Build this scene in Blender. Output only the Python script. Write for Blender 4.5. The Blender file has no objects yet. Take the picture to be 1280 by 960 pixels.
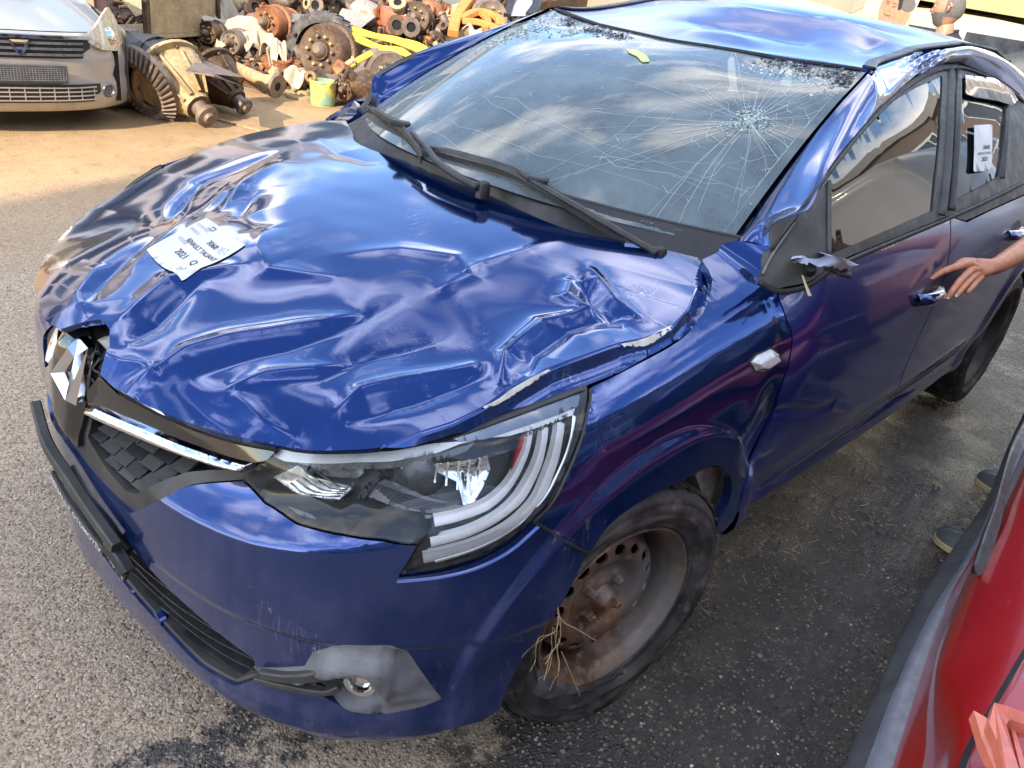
import bpy, bmesh, math, random
import numpy as np
from mathutils import Vector, Matrix
from mathutils.geometry import delaunay_2d_cdt
sc = bpy.context.scene
COL = sc.collection
# ---------------------------------------------------------------- camera
CPOS = np.array([1.21256, 1.47118, 1.46922]); FPX = 1021.54
yaw, pitch, roll = math.radians(219.6929), math.radians(27.5533), math.radians(9.2909)
_f = np.array([math.cos(yaw)*math.cos(pitch), math.sin(yaw)*math.cos(pitch), -math.sin(pitch)])
_r = np.cross(_f, [0, 0, 1.]); _r /= np.linalg.norm(_r); _u = np.cross(_r, _f)
CR = math.cos(roll)*_r + math.sin(roll)*_u; CU = -math.sin(roll)*_r + math.cos(roll)*_u; CF = _f
cam = bpy.data.cameras.new('camera'); camo = bpy.data.objects.new('camera', cam); COL.objects.link(camo)
cam.sensor_width = 36; cam.lens = FPX*36/1280; cam.clip_start = .02; cam.clip_end = 2000
camo.matrix_world = Matrix(((CR[0], CU[0], -CF[0], CPOS[0]), (CR[1], CU[1], -CF[1], CPOS[1]), (CR[2], CU[2], -CF[2], CPOS[2]), (0, 0, 0, 1)))
sc.camera = camo
# ---------------------------------------------------------------- daylight
SUN_EL, SUN_AZ = math.radians(30), math.radians(21)      # azimuth measured from +X towards +Y
w = bpy.data.worlds.new("World"); sc.world = w; w.use_nodes = True
nt = w.node_tree; nt.nodes.clear()
out = nt.nodes.new('ShaderNodeOutputWorld'); bg = nt.nodes.new('ShaderNodeBackground')
sky = nt.nodes.new('ShaderNodeTexSky'); sky.sky_type = 'NISHITA'; sky.sun_disc = False
sky.sun_elevation = SUN_EL; sky.sun_rotation = math.radians(90) - SUN_AZ
sky.air_density = 1.0; sky.dust_density = .4; sky.ozone_density = 2.5
tc = nt.nodes.new('ShaderNodeTexCoord'); mp = nt.nodes.new('ShaderNodeMapping')
mp.inputs['Scale'].default_value = (1, 1, 2.2); mp.inputs['Location'].default_value = (3.1, 7.7, 1.3)
nz = nt.nodes.new('ShaderNodeTexNoise'); nz.inputs['Scale'].default_value = 2.9; nz.inputs['Detail'].default_value = 7; nz.inputs['Roughness'].default_value = .55
rp = nt.nodes.new('ShaderNodeValToRGB'); rp.color_ramp.elements[0].position = .50; rp.color_ramp.elements[1].position = .68
mx = nt.nodes.new('ShaderNodeMix'); mx.data_type = 'RGBA'
mx.inputs['B'].default_value = (10.2, 9.3, 8.3, 1)
L = nt.links.new
L(tc.outputs['Generated'], mp.inputs['Vector']); L(mp.outputs[0], nz.inputs['Vector']); L(nz.outputs['Fac'], rp.inputs[0])
L(rp.outputs[0], mx.inputs['Factor']); L(sky.outputs[0], mx.inputs['A']); L(mx.outputs['Result'], bg.inputs['Color'])
bg.inputs['Strength'].default_value = 0.15; L(bg.outputs[0], out.inputs['Surface'])
sun = bpy.data.lights.new('sun', 'SUN'); sun.energy = 2.4; sun.angle = math.radians(.5); sun.color = (1, .88, .70)
suno = bpy.data.objects.new('sun', sun); COL.objects.link(suno)
sd = Vector((math.cos(SUN_AZ)*math.cos(SUN_EL), math.sin(SUN_AZ)*math.cos(SUN_EL), math.sin(SUN_EL)))
suno.rotation_euler = sd.to_track_quat('Z', 'Y').to_euler(); suno.location = sd*30
sc.view_settings.view_transform = 'Standard'; sc.view_settings.look = 'None'; sc.view_settings.gamma = 1
sc.view_settings.use_curve_mapping = False; sc.view_settings.exposure = 1.95
sc.cycles.max_bounces = 8; sc.cycles.glossy_bounces = 5; sc.cycles.transparent_max_bounces = 12
sc.cycles.caustics_reflective = False; sc.cycles.caustics_refractive = False
random.seed(7); RNG = np.random.default_rng(5)
# ---------------------------------------------------------------- projection helpers (photo measurements -> points on the real surfaces)
def ray(px, py): return (px-640)/FPX*CR - (py-480)/FPX*CU + CF
def U(px, py, **k):
    d = ray(px, py); a, v = list(k.items())[0]; i = 'xyz'.index(a)
    return CPOS + (v-CPOS[i])/d[i]*d
def UD(px, py, dist): return CPOS + ray(px, py)*dist
def PX(p):
    d = np.asarray(p, float)-CPOS; z = d@CF
    return np.stack([640+FPX*(d@CR)/z, 480-FPX*(d@CU)/z], -1)
def inv(lift, px, g, n=14):
    """where on a surface (u,v) a measured photo point lies"""
    q = np.array(g, float); px = np.array(px, float)
    for _ in range(n):
        a = PX(lift(q[None])[0]); e = 1e-4
        J = np.stack([(PX(lift((q+[e, 0])[None])[0])-a)/e, (PX(lift((q+[0, e])[None])[0])-a)/e], 1)
        A = J.T@J; st = np.linalg.solve(A+np.eye(2)*A.trace()*1e-5, J.T@(px-a))
        m = np.abs(st).max()
        if m > .12: st *= .12/m
        q = q+st
        if m < 1e-5: break
    return q
def trace(lift, pts, g=None):
    o = []
    for p in pts:
        gg = o[-1] if o else g
        o.append(inv(lift, p, gg, 30 if not o else 14))
    return np.array(o)
# ---------------------------------------------------------------- splines
def cr(P, n=8, closed=False):
    """Catmull-Rom through points"""
    P = np.asarray(P, float)
    if len(P) < 3 and not closed:
        t = np.linspace(0, 1, n+1)[:, None]; return P[0]*(1-t)+P[-1]*t
    Q = np.vstack([P[-1:], P, P[:2]]) if closed else np.vstack([2*P[0]-P[1], P, 2*P[-1]-P[-2]])
    out = []
    for i in range(len(Q)-3):
        a, b, c, d = Q[i:i+4]
        for t in np.arange(n)/n:
            out.append(.5*((2*b)+(-a+c)*t+(2*a-5*b+4*c-d)*t*t+(-a+3*b-3*c+d)*t**3))
    if not closed: out.append(P[-1])
    return np.array(out)
def resample(P, step, closed=False):
    P = np.asarray(P, float)
    if closed: P = np.vstack([P, P[:1]])
    d = np.r_[0, np.cumsum(np.linalg.norm(np.diff(P, axis=0), axis=1))]
    n = max(2, int(round(d[-1]/step)))
    t = np.linspace(0, d[-1], n+1)
    Q = np.stack([np.interp(t, d, P[:, k]) for k in range(P.shape[1])], 1)
    return Q[:-1] if closed else Q
def rs_n(P, n):
    P = np.asarray(P, float)
    d = np.r_[0, np.cumsum(np.linalg.norm(np.diff(P, axis=0), axis=1))]; t = np.linspace(0, d[-1], n)
    return np.stack([np.interp(t, d, P[:, k]) for k in range(P.shape[1])], 1)
def inpoly(P, Q):
    """points P inside polygon Q"""
    x, y = P[:, 0], P[:, 1]; c = np.zeros(len(P), bool); n = len(Q)
    for i in range(n):
        x1, y1 = Q[i]; x2, y2 = Q[(i+1) % n]
        if y1 == y2: continue
        m = ((y1 > y) != (y2 > y)) & (x < (x2-x1)*(y-y1)/(y2-y1)+x1)
        c ^= m
    return c
def dist_poly(P, Q, closed=True):
    """distance from points to polyline, and parameter along it"""
    Q = np.asarray(Q, float); best = np.full(len(P), 9e9); par = np.zeros(len(P)); n = len(Q)
    for i in range(n if closed else n-1):
        a = Q[i]; b = Q[(i+1) % n]; d = b-a; L2 = d@d+1e-12
        t = np.clip(((P-a)@d)/L2, 0, 1); e = P-a-t[:, None]*d
        dd = np.hypot(e[:, 0], e[:, 1]); m = dd < best; best[m] = dd[m]; par[m] = i+t[m]
    return best, par
def sstep(x, a, b):
    t = np.clip((x-a)/(b-a), 0, 1); return t*t*(3-2*t)
# ---------------------------------------------------------------- objects
def props(o, label=None, cat=None, group=None, kind=None):
    if label: o['label'] = label
    if cat: o['category'] = cat
    if group: o['group'] = group
    if kind: o['kind'] = kind
    return o
def thing(name, label, cat, loc=(0, 0, 0), rz=0, group=None):
    o = bpy.data.objects.new(name, None); COL.objects.link(o); o.empty_display_size = .1
    o.location = loc; o.rotation_euler = (0, 0, rz)
    return props(o, label, cat, group)
def mesh_obj(name, V, F, mat, parent=None, smooth=True, sharp=None, loc=None):
    me = bpy.data.meshes.new(name)
    me.from_pydata([tuple(map(float, v)) for v in V], [], [tuple(map(int, f)) for f in F]); me.update()
    if smooth: me.polygons.foreach_set('use_smooth', [True]*len(me.polygons))
    if sharp:
        sh = set(tuple(sorted(map(int, e))) for e in sharp)
        at = me.attributes.new('sharp_edge', 'BOOLEAN', 'EDGE')
        at.data.foreach_set('value', [tuple(sorted(e.vertices)) in sh for e in me.edges])
    for m in (mat if isinstance(mat, (list, tuple)) else [mat]): me.materials.append(m)
    o = bpy.data.objects.new(name, me); COL.objects.link(o)
    if parent is not None: o.parent = parent
    if loc is not None: o.location = loc
    return o
def copyo(o, parent=None):
    c = o.copy(); COL.objects.link(c)
    if parent is not None: c.parent = parent
    return c
def copy_tree(o, parent=None):
    c = o.copy(); COL.objects.link(c); c.parent = parent
    for ch in [x for x in o.children]: copy_tree(ch, c)
    return c
def panel(name, poly, lift, step, mat, parent=None, flange=.010, holes=(), bstep=None, sgn=1, th=None, center=(-1.2, 0, .5), lines=(), lstep=.004):
    """a sheet trimmed exactly to an outline in its own (u,v) coordinates, lifted to 3D, its rim folded in"""
    B = [resample(poly, bstep or step*.6, True)]+[resample(h, bstep or step*.6, True) for h in holes]
    lo, hi = B[0].min(0), B[0].max(0)
    g = np.stack(np.meshgrid(np.arange(lo[0]+step*.5, hi[0], step), np.arange(lo[1]+step*.5, hi[1], step), indexing='ij'), -1).reshape(-1, 2)
    m = inpoly(g, B[0])
    for h in B[1:]: m &= ~inpoly(g, h)
    g = g[m]
    for b in B:
        g = g[dist_poly(g, b)[0] > step*.45]
    if len(lines):
        X_ = np.vstack([resample(l_, lstep) for l_ in lines]); X_ = X_[inpoly(X_, B[0])]
        for b in B: X_ = X_[dist_poly(X_, b)[0] > lstep*.6]
        # keep line points apart from each other
        key = np.round(X_/(lstep*.6)).astype(int); _, ix = np.unique(key, axis=0, return_index=True); X_ = X_[np.sort(ix)]
        cell = {}
        for p_ in X_: cell.setdefault((int(p_[0]//.02), int(p_[1]//.02)), []).append(p_)
        keep = []
        for p_ in g:
            c0, c1 = int(p_[0]//.02), int(p_[1]//.02); ok = True
            for a_ in (-1, 0, 1):
                for b_ in (-1, 0, 1):
                    for q_ in cell.get((c0+a_, c1+b_), ()):
                        if (p_[0]-q_[0])**2+(p_[1]-q_[1])**2 < (step*.45)**2: ok = False; break
                    if not ok: break
                if not ok: break
            keep.append(ok)
        g = np.vstack([g[np.array(keep)], X_])
    pts = np.vstack(B+[g]); E = []; k = 0
    for b in B:
        n = len(b); E += [(k+i, k+(i+1) % n) for i in range(n)]; k += n
    v, e, f, ov, oe, of = delaunay_2d_cdt([Vector(p) for p in pts], E, [], 0, 1e-7)
    P2 = np.array([tuple(x) for x in v]); F = np.array([x for x in f])
    c = P2[F].mean(1); m = inpoly(c, B[0])
    for h in B[1:]: m &= ~inpoly(c, h)
    F = F[m]
    V = lift(P2)
    e_ = 1e-3
    du = lift(P2+[e_, 0])-V; dv = lift(P2+[0, e_])-V
    N = np.cross(du, dv); N /= np.linalg.norm(N, axis=1)[:, None]+1e-12
    sgn = 1 if np.sum(N*(V-np.array(center))) > 0 else -1; N *= sgn
    if sgn < 0: F = F[:, ::-1]
    F = [tuple(x) for x in F]; V = list(V); sharp = []
    if flange:
        # boundary edges of the kept faces
        cnt = {}
        for t in F:
            for i in range(3):
                a, b = t[i], t[(i+1) % 3]; cnt[(a, b)] = cnt.get((a, b), 0)+1
        bd = [(a, b) for (a, b) in cnt if (b, a) not in cnt]
        mp_ = {}
        for a, b in bd:
            for q in (a, b):
                if q not in mp_: mp_[q] = len(V); V.append(V[q]-N[q]*flange)
        for a, b in bd:
            F.append((b, a, mp_[a], mp_[b])); sharp.append((a, b))
    return mesh_obj(name, V, F, mat, parent, True, sharp)
def loft(name, rows, mat, parent=None, closed_u=False, closed_v=False, smooth=True, sharp_rows=(), caps=False):
    """rows: list of equal-length 3D polylines"""
    R_ = np.array(rows, float); n, m = R_.shape[:2]; V = R_.reshape(-1, 3); F = []
    for i in range(n if closed_v else n-1):
        for j in range(m if closed_u else m-1):
            a = i*m+j; b = i*m+(j+1) % m; c = ((i+1) % n)*m+(j+1) % m; d = ((i+1) % n)*m+j
            F.append((a, b, c, d))
    if caps: F.append(tuple(range(m))[::-1]); F.append(tuple((n-1)*m+j for j in range(m)))
    sharp = [(i*m+j, i*m+(j+1) % m) for i in sharp_rows for j in range(m)]
    return mesh_obj(name, V, F, mat, parent, smooth, sharp)
def frames(P, up=(0, 0, 1)):
    P = np.asarray(P, float); T = np.gradient(P, axis=0); T /= np.linalg.norm(T, axis=1)[:, None]+1e-12
    up = np.array(up, float); S = np.cross(T, up)
    bad = np.linalg.norm(S, axis=1) < .05; S[bad] = np.cross(T[bad], [1, .2, 0]); S /= np.linalg.norm(S, axis=1)[:, None]
    W = np.cross(S, T); return T, S, W
def sweep_vf(P, prof, scale=None, up=(0, 0, 1), caps=True):
    """profile (2D closed) along polyline -> verts, faces"""
    P = np.asarray(P, float); T, S, W = frames(P, up); prof = np.asarray(prof, float); m = len(prof)
    sc_ = np.ones(len(P)) if scale is None else np.asarray(scale, float)
    V = (P[:, None]+sc_[:, None, None]*(prof[None, :, 0, None]*S[:, None]+prof[None, :, 1, None]*W[:, None])).reshape(-1, 3)
    F = [(i*m+j, i*m+(j+1) % m, (i+1)*m+(j+1) % m, (i+1)*m+j) for i in range(len(P)-1) for j in range(m)]
    if caps: F += [tuple(range(m))[::-1], tuple((len(P)-1)*m+j for j in range(m))]
    return V, F
def circ(r, n=8, ry=None, ph=0): 
    a = np.arange(n)/n*2*math.pi+ph; return np.stack([r*np.cos(a), (ry or r)*np.sin(a)], 1)
def rectp(a, b, bev=0):
    if not bev: return [(-a, -b), (a, -b), (a, b), (-a, b)]
    return [(-a+bev, -b), (a-bev, -b), (a, -b+bev), (a, b-bev), (a-bev, b), (-a+bev, b), (-a, b-bev), (-a, -b+bev)]
class MB:
    def __init__(s): s.V = []; s.F = []; s.sh = []
    def add(s, V, F, M=None, sharp=()):
        k = len(s.V); V = np.asarray(V, float)
        if M is not None: V = V@np.array(M.to_3x3()).T+np.array(M.translation)
        s.V += list(V); s.F += [tuple(k+i for i in f) for f in F]; s.sh += [(k+a, k+b) for a, b in sharp]; return s
    def box(s, c, d, M=None, bev=0, rz=0):
        x, y, z = np.array(d)/2.; b = min(bev, x*.9, y*.9, z*.9)
        ct, st = math.cos(rz), math.sin(rz)
        if b <= 0:
            V = np.array([(i, j, k) for i in (-x, x) for j in (-y, y) for k in (-z, z)])
            F = [(0, 1, 3, 2), (4, 6, 7, 5), (0, 4, 5, 1), (2, 3, 7, 6), (0, 2, 6, 4), (1, 5, 7, 3)]
        else:
            V = []; 
            for i in (-1, 1):
                for j in (-1, 1):
                    for k in (-1, 1):
                        V += [(i*x, j*(y-b), k*(z-b)), (i*(x-b), j*y, k*(z-b)), (i*(x-b), j*(y-b), k*z)]
            V = np.array(V); bm = bmesh.new(); vs = [bm.verts.new(v) for v in V]
            r_ = bmesh.ops.convex_hull(bm, input=vs); bm.verts.index_update()
            V = np.array([v.co[:] for v in bm.verts]); F = [tuple(v.index for v in f.verts) for f in bm.faces]; bm.free()
        V = np.stack([V[:, 0]*ct-V[:, 1]*st, V[:, 0]*st+V[:, 1]*ct, V[:, 2]], 1)+np.array(c)
        return s.add(V, F, M)
    def tube(s, P, r, n=8, scale=None, up=(0, 0, 1)):
        V, F = sweep_vf(P, circ(r, n), scale, up); return s.add(V, F)
    def sweep(s, P, prof, scale=None, up=(0, 0, 1)):
        V, F = sweep_vf(P, prof, scale, up); return s.add(V, F)
    def lathe(s, prof, n=24, M=None, sharp_deg=None):
        """prof: (r, h) pairs, axis Z"""
        V = []; F = []; m = len(prof)
        for i in range(n):
            a = 2*math.pi*i/n
            V += [(r*math.cos(a), r*math.sin(a), h) for r, h in prof]
        for i in range(n):
            for j in range(m-1):
                a = i*m+j; b = ((i+1) % n)*m+j; F.append((a, b, b+1, a+1))
        return s.add(V, F, M)
    def prism(s, poly, h, M=None):
        n = len(poly); V = [(x, y, 0) for x, y in poly]+[(x, y, h) for x, y in poly]
        F = [tuple(range(n))[::-1], tuple(range(n, 2*n))]+[(i, (i+1) % n, n+(i+1) % n, n+i) for i in range(n)]
        return s.add(V, F, M)
    def build(s, name, mat, parent=None, smooth=False, auto=None):
        o = mesh_obj(name, s.V, s.F, mat, parent, smooth or auto is not None)
        if auto is not None: autosmooth(o.data, auto)
        return o
def autosmooth(me, deg=35):
    me.polygons.foreach_set('use_smooth', [True]*len(me.polygons))
    bm = bmesh.new(); bm.from_mesh(me); bmesh.ops.remove_doubles(bm, verts=bm.verts, dist=1e-6)
    bmesh.ops.recalc_face_normals(bm, faces=bm.faces)
    c = math.radians(deg)
    for e in bm.edges: e.smooth = not (len(e.link_faces) == 2 and e.calc_face_angle(0) > c)
    bm.to_mesh(me); bm.free()
def MT(loc, rot=(0, 0, 0), s=1):
    from mathutils import Euler
    return Matrix.Translation(Vector(loc)) @ Euler(rot).to_matrix().to_4x4() @ Matrix.Scale(s, 4)
def Mdir(loc, d, spin=0):
    q = Vector(d).normalized().to_track_quat('Z', 'Y'); return Matrix.Translation(Vector(loc)) @ q.to_matrix().to_4x4() @ Matrix.Rotation(spin, 4, 'Z')
# ---------------------------------------------------------------- materials
class N:
    def __init__(s, name):
        s.m = bpy.data.materials.new(name); s.m.use_nodes = True; s.t = s.m.node_tree; s.b = s.t.nodes['Principled BSDF']; s._c = None
    def n(s, typ, **k):
        x = s.t.nodes.new(typ)
        for a, v in k.items():
            if a in x.inputs: x.inputs[a].default_value = v
            else: setattr(x, a, v)
        return x
    def l(s, a, b): s.t.links.new(a, b); return s
    def set(s, **k):
        for a, v in k.items():
            a = a.replace('_', ' ')
            i = s.b.inputs[a]
            if hasattr(v, 'is_output') or isinstance(v, bpy.types.NodeSocket): s.l(v, i)
            else: i.default_value = (tuple(v)+(1,)) if (isinstance(v, (tuple, list)) and len(v) == 3 and i.type == 'RGBA') else v
        return s
    @property
    def co(s):
        if s._c is None: s._c = s.n('ShaderNodeTexCoord').outputs['Object']
        return s._c
    def noise(s, scale, detail=4, rough=.5, vec=None, dist=0, out='Fac'):
        x = s.n('ShaderNodeTexNoise', Scale=scale, Detail=detail, Roughness=rough, Distortion=dist); s.l(vec or s.co, x.inputs['Vector']); return x.outputs[out]
    def vor(s, scale, feature='F1', vec=None, out='Distance', rand=1.):
        x = s.n('ShaderNodeTexVoronoi'); x.feature = feature; x.inputs['Scale'].default_value = scale; x.inputs['Randomness'].default_value = rand; s.l(vec or s.co, x.inputs['Vector']); return x.outputs[out]
    def ramp(s, f, *st):
        x = s.n('ShaderNodeValToRGB'); e = x.color_ramp.elements
        for i, (p, c) in enumerate(st):
            if i > 1: e.new(p)
            e[i].position = p; c = (c, c, c) if not isinstance(c, (tuple, list)) else c; e[i].color = tuple(c)+(1,)
        s.l(f, x.inputs[0]); return x.outputs[0]
    def mr(s, f, a, b, c=0, d=1):
        x = s.n('ShaderNodeMapRange'); s.l(f, x.inputs[0])
        for i, v in zip((1, 2, 3, 4), (a, b, c, d)): x.inputs[i].default_value = v
        return x.outputs[0]
    def mix(s, f, a, b):
        x = s.n('ShaderNodeMix'); x.data_type = 'RGBA'
        for nm, v in (('Factor', f), ('A', a), ('B', b)):
            i = [q for q in x.inputs if q.name == nm and (q.type == 'RGBA' if nm != 'Factor' else q.type == 'VALUE')][0]
            if isinstance(v, bpy.types.NodeSocket): s.l(v, i)
            else: i.default_value = (tuple(v)+(1,)) if isinstance(v, (tuple, list)) else v
        return [q for q in x.outputs if q.type == 'RGBA'][0]
    def math(s, op, a, b=0, c=None):
        x = s.n('ShaderNodeMath'); x.operation = op
        for i, v in enumerate((a, b) if c is None else (a, b, c)):
            if isinstance(v, bpy.types.NodeSocket): s.l(v, x.inputs[i])
            else: x.inputs[i].default_value = v
        return x.outputs[0]
    def mapping(s, scale=(1, 1, 1), rot=(0, 0, 0), loc=(0, 0, 0), vec=None):
        x = s.n('ShaderNodeMapping'); x.inputs['Scale'].default_value = scale; x.inputs['Rotation'].default_value = rot; x.inputs['Location'].default_value = loc
        s.l(vec or s.co, x.inputs['Vector']); return x.outputs[0]
    def sep(s, vec=None):
        x = s.n('ShaderNodeSeparateXYZ'); s.l(vec or s.co, x.inputs[0]); return x.outputs
    def bump(s, h, strength=.3, dist=.005, norm=None):
        x = s.n('ShaderNodeBump'); x.inputs['Strength'].default_value = strength; x.inputs['Distance'].default_value = dist; s.l(h, x.inputs['Height'])
        if norm is not None: s.l(norm, x.inputs['Normal'])
        s.l(x.outputs[0], s.b.inputs['Normal']); return x.outputs[0]
def simple(name, col, rough=.5, metal=0, var=.25, vs=8., bump=0, bs=60, coat=0, spec=.5):
    """a plain material with mottling and fine relief"""
    m = N(name); f = m.noise(vs, 5, .6)
    c2 = tuple(max(0, x*(1-var)) for x in col); c1 = tuple(min(1, x*(1+var)) for x in col)
    m.set(Base_Color=m.mix(m.mr(f, .3, .7), c2, c1), Metallic=metal, Coat_Weight=coat, Specular_IOR_Level=spec)
    m.set(Roughness=m.mr(m.noise(vs*2.7, 4), .3, .7, max(.02, rough-.1), min(1, rough+.12)))
    if bump: m.bump(m.noise(bs, 5, .6), bump, .002)
    return m.m
# ================================================================= HERO CAR SURFACES (x forward, y to the car's left, z up; origin under the front axle)
PLAN = cr([(.752, -.05), (.752, .05), (.748, .2), (.728, .40), (.69, .54), (.62, .665), (.52, .76), (.40, .825), (.22, .865), (0, .88), (-.4, .885), (-1., .89), (-1.6, .89), (-2.3, .88), (-2.8, .86), (-3.2, .80), (-3.42, .68), (-3.54, .45), (-3.57, .1), (-3.57, -.05)], 12)
_pd = np.r_[0, np.cumsum(np.linalg.norm(np.diff(PLAN, axis=0), axis=1))]
_i0 = np.interp(0, PLAN[:40, 1], _pd[:40]); _pd = _pd-_i0
_TN = np.gradient(PLAN, axis=0); _TN /= np.linalg.norm(_TN, axis=1)[:, None]
_NN = np.stack([_TN[:, 1], -_TN[:, 0]], 1)
def s_of_y(y): k = np.searchsorted(PLAN[:110, 1], y); return np.interp(y, PLAN[:k+2, 1], _pd[:k+2])
def s_of_x(x): m = slice(24, 200); return np.interp(-x, -PLAN[m, 0], _pd[m])
SK = [0, s_of_y(.2), s_of_y(.4), s_of_y(.56), s_of_y(.68), s_of_y(.77), s_of_x(.2), s_of_x(-.1), s_of_x(-.35), s_of_x(-.6), s_of_x(-2.4), s_of_x(-3.3)]
ZT = [.77, .768, .765, .772, .79, .825, .885, .93, .962, .975, .99, .99]
TK = [.25, .3, .33, .42, .6, .8, 1, 1, 1, 1, 1, 1]
SHD = [.0, .025, .048, .055, .055, .045, 0, 0, 0, 0, 0, 0]
ZC = [.56, .57, .585, .60, .625, .66, .72, .72, .72, .72, .72, .72]
S_DOOR0, S_DOOR1 = s_of_x(-.36), s_of_x(-.52)
_dz = np.array([-.5, -.30, -.20, -.13, -.085, -.055, -.03, -.01, 0, .05]); _do = np.array([0, 0, -.006, -.02, -.043, -.07, -.105, -.15, -.19, -.33])
_zd = np.array([0, .12, .17, .21, .27, .36, .46, .56, .66, .76, .84, .90, .95, 1.0, 1.1, 1.2, 1.3, 1.38, 1.5])
_od = np.array([-.15, -.10, -.075, -.055, -.035, -.014, -.002, .002, .004, .004, -.002, -.014, -.03, -.052, -.115, -.19, -.285, -.375, -.6])
_zf = np.array([0, .13, .17, .20, .25, .32, .42, .52, .60, 1.0]); _of = np.array([-.12, -.07, -.028, -.012, -.006, -.002, .004, .003, 0, 0])
def smooth_interp(x, xp, fp):
    """monotone-ish smooth interpolation (averaged linear)"""
    h = .012; return (np.interp(x-h, xp, fp)+2*np.interp(x, xp, fp)+np.interp(x+h, xp, fp))/4
def shell(q, off=0.):
    q = np.asarray(q, float); s = q[:, 0]; z = q[:, 1]; a = np.abs(s)
    px = np.interp(a, _pd, PLAN[:, 0]); py = np.interp(a, _pd, PLAN[:, 1]); nx = np.interp(a, _pd, _NN[:, 0]); ny = np.interp(a, _pd, _NN[:, 1])
    zt = np.interp(a, SK, ZT); k = np.interp(a, SK, TK); D = np.interp(a, SK, SHD); zc = np.interp(a, SK, ZC)
    t = sum(np.clip((z-zc+h_)/.06, 0, 1) for h_ in (-.007, -.0035, 0, .0035, .007))/5
    of = smooth_interp(z, _zf, _of) - D*(1-(1-t)**2) + k*smooth_interp(z-zt, _dz, _do)
    # rolled lip round the front wheel opening
    od = smooth_interp(z, _zd, _od)
    wd = sstep(a, S_DOOR0, S_DOOR1)
    of = of-.007*(1-sstep(z, .425, .44))*(1-sstep(a, S_DOOR0-.5, S_DOOR0-.3))*sstep(a, .25, .5)*sstep(z, .22, .30)
    o = of*(1-wd)+od*wd
    r = np.hypot(px-0., z-.285); arch = (1-sstep(r, .430, .452))*.012*(z < .8)
    r2 = np.hypot(px+2.649, z-.29); arch2 = np.exp(-((r2-.40)/.06)**2)*.012*(z < .8)
    # character line low on the doors
    o = o+arch*(py > .7)+arch2-.012*np.exp(-((z-.40-.03*(px+1))/.05)**2)*wd+off
    x = px+nx*o; y = (py+ny*o)*np.where(s < 0, -1, 1)
    # the right front corner has been pushed back
    x = x-(.075+.05*sstep(z, .55, .72))*sstep(-y, .0, .42)*sstep(x, .1, .6); z = z-.045*sstep(-y, .1, .55)*sstep(x, -.1, .5)*sstep(z, .5, .75)-.035*sstep(-y, .4, .6)*sstep(x, -.5, -.35)*sstep(z, .78, .90)
    return np.stack([x, y, z], 1)
def shell_off(o): return lambda q: shell(q, o)
# ---- bonnet
_hx = np.array([-.6, -.5, -.3, -.1, 0, .2, .4, .55, .65, .71, .745, .78]); _hz = np.array([.992, .985, .968, .945, .932, .903, .868, .838, .812, .791, .768, .735])
CREASES = []
def Hbase(x, y):
    z = (np.interp(x-.02, _hx, _hz)+np.interp(x, _hx, _hz)+np.interp(x+.02, _hx, _hz))/3
    a = np.interp(x, [-.5, -.3, .2, .46, .555, .63, .75], [.03, .035, .067, .085, .10, .12, .14])
    return z-a*(np.abs(y)/.7)**2.6
def vnoise(x, y, seed, f):
    r = np.random.default_rng(seed); o = 0
    for _ in range(9):
        a = r.uniform(0, 6.28); k = f*r.uniform(.5, 1.5); o = o+np.sin((x*math.cos(a)+y*math.sin(a))*k+r.uniform(0, 6.28))
    return o/9
def Hlift(q, dents=True):
    q = np.asarray(q, float); x, y = q[:, 0], q[:, 1]; z = Hbase(x, y)
    if dents and CREASES:
        for kind, P_, h, w_, e_ in CREASES:
            if kind == 'l':
                d, par = dist_poly(q, P_, False); n = len(P_)-1
                tp = np.clip(par/n, 0, 1); taper = np.sin(np.pi*np.clip(tp*.94+.03, 0, 1))**.6
                z = z+h*taper*np.exp(-(np.sqrt(d*d+e_*e_)-e_)/w_)
            elif kind == 'r':      # a folded crest: gentle inside, steep outside
                d, par = dist_poly(q, P_, False); n = len(P_)-1
                i = np.clip(par.astype(int), 0, n-1); D_ = P_[i+1]-P_[i]
                sg = D_[:, 0]*(q[:, 1]-P_[i, 1])-D_[:, 1]*(q[:, 0]-P_[i, 0]); tp = np.clip(par/n, 0, 1)
                z = z+h*np.sin(np.pi*np.clip(tp*.92+.05, 0, 1))**.5*np.where(sg > 0, np.exp(-d/w_), np.exp(-(d/e_)**1.5))
            elif kind == 's':      # a step: one side of the line sits lower
                d, par = dist_poly(q, P_, False); n = len(P_)-1
                i = np.clip(par.astype(int), 0, n-1); A = P_[i]; B = P_[i+1]; D_ = B-A
                sg = np.sign(D_[:, 0]*(q[:, 1]-A[:, 1])-D_[:, 1]*(q[:, 0]-A[:, 0]))
                z = z+h*np.where(sg < 0, 1-np.exp(-d/w_), 0)*np.exp(-(d/e_)**2)
            else:
                c = P_[0]; d = np.hypot(q[:, 0]-c[0], q[:, 1]-c[1]); z = z+h*np.exp(-(d/w_)**2)
        x = x-.085*sstep(-y, -.02, .42)*sstep(x, .15, .65); z = z-.045*sstep(-y, .1, .55)*sstep(x, -.1, .5)
        z = z+.0022*vnoise(x, y, 3, 20)+.0005*vnoise(x, y, 4, 50)
    return np.stack([x, y, z], 1)
def H0(q): return Hlift(q, False)
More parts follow.
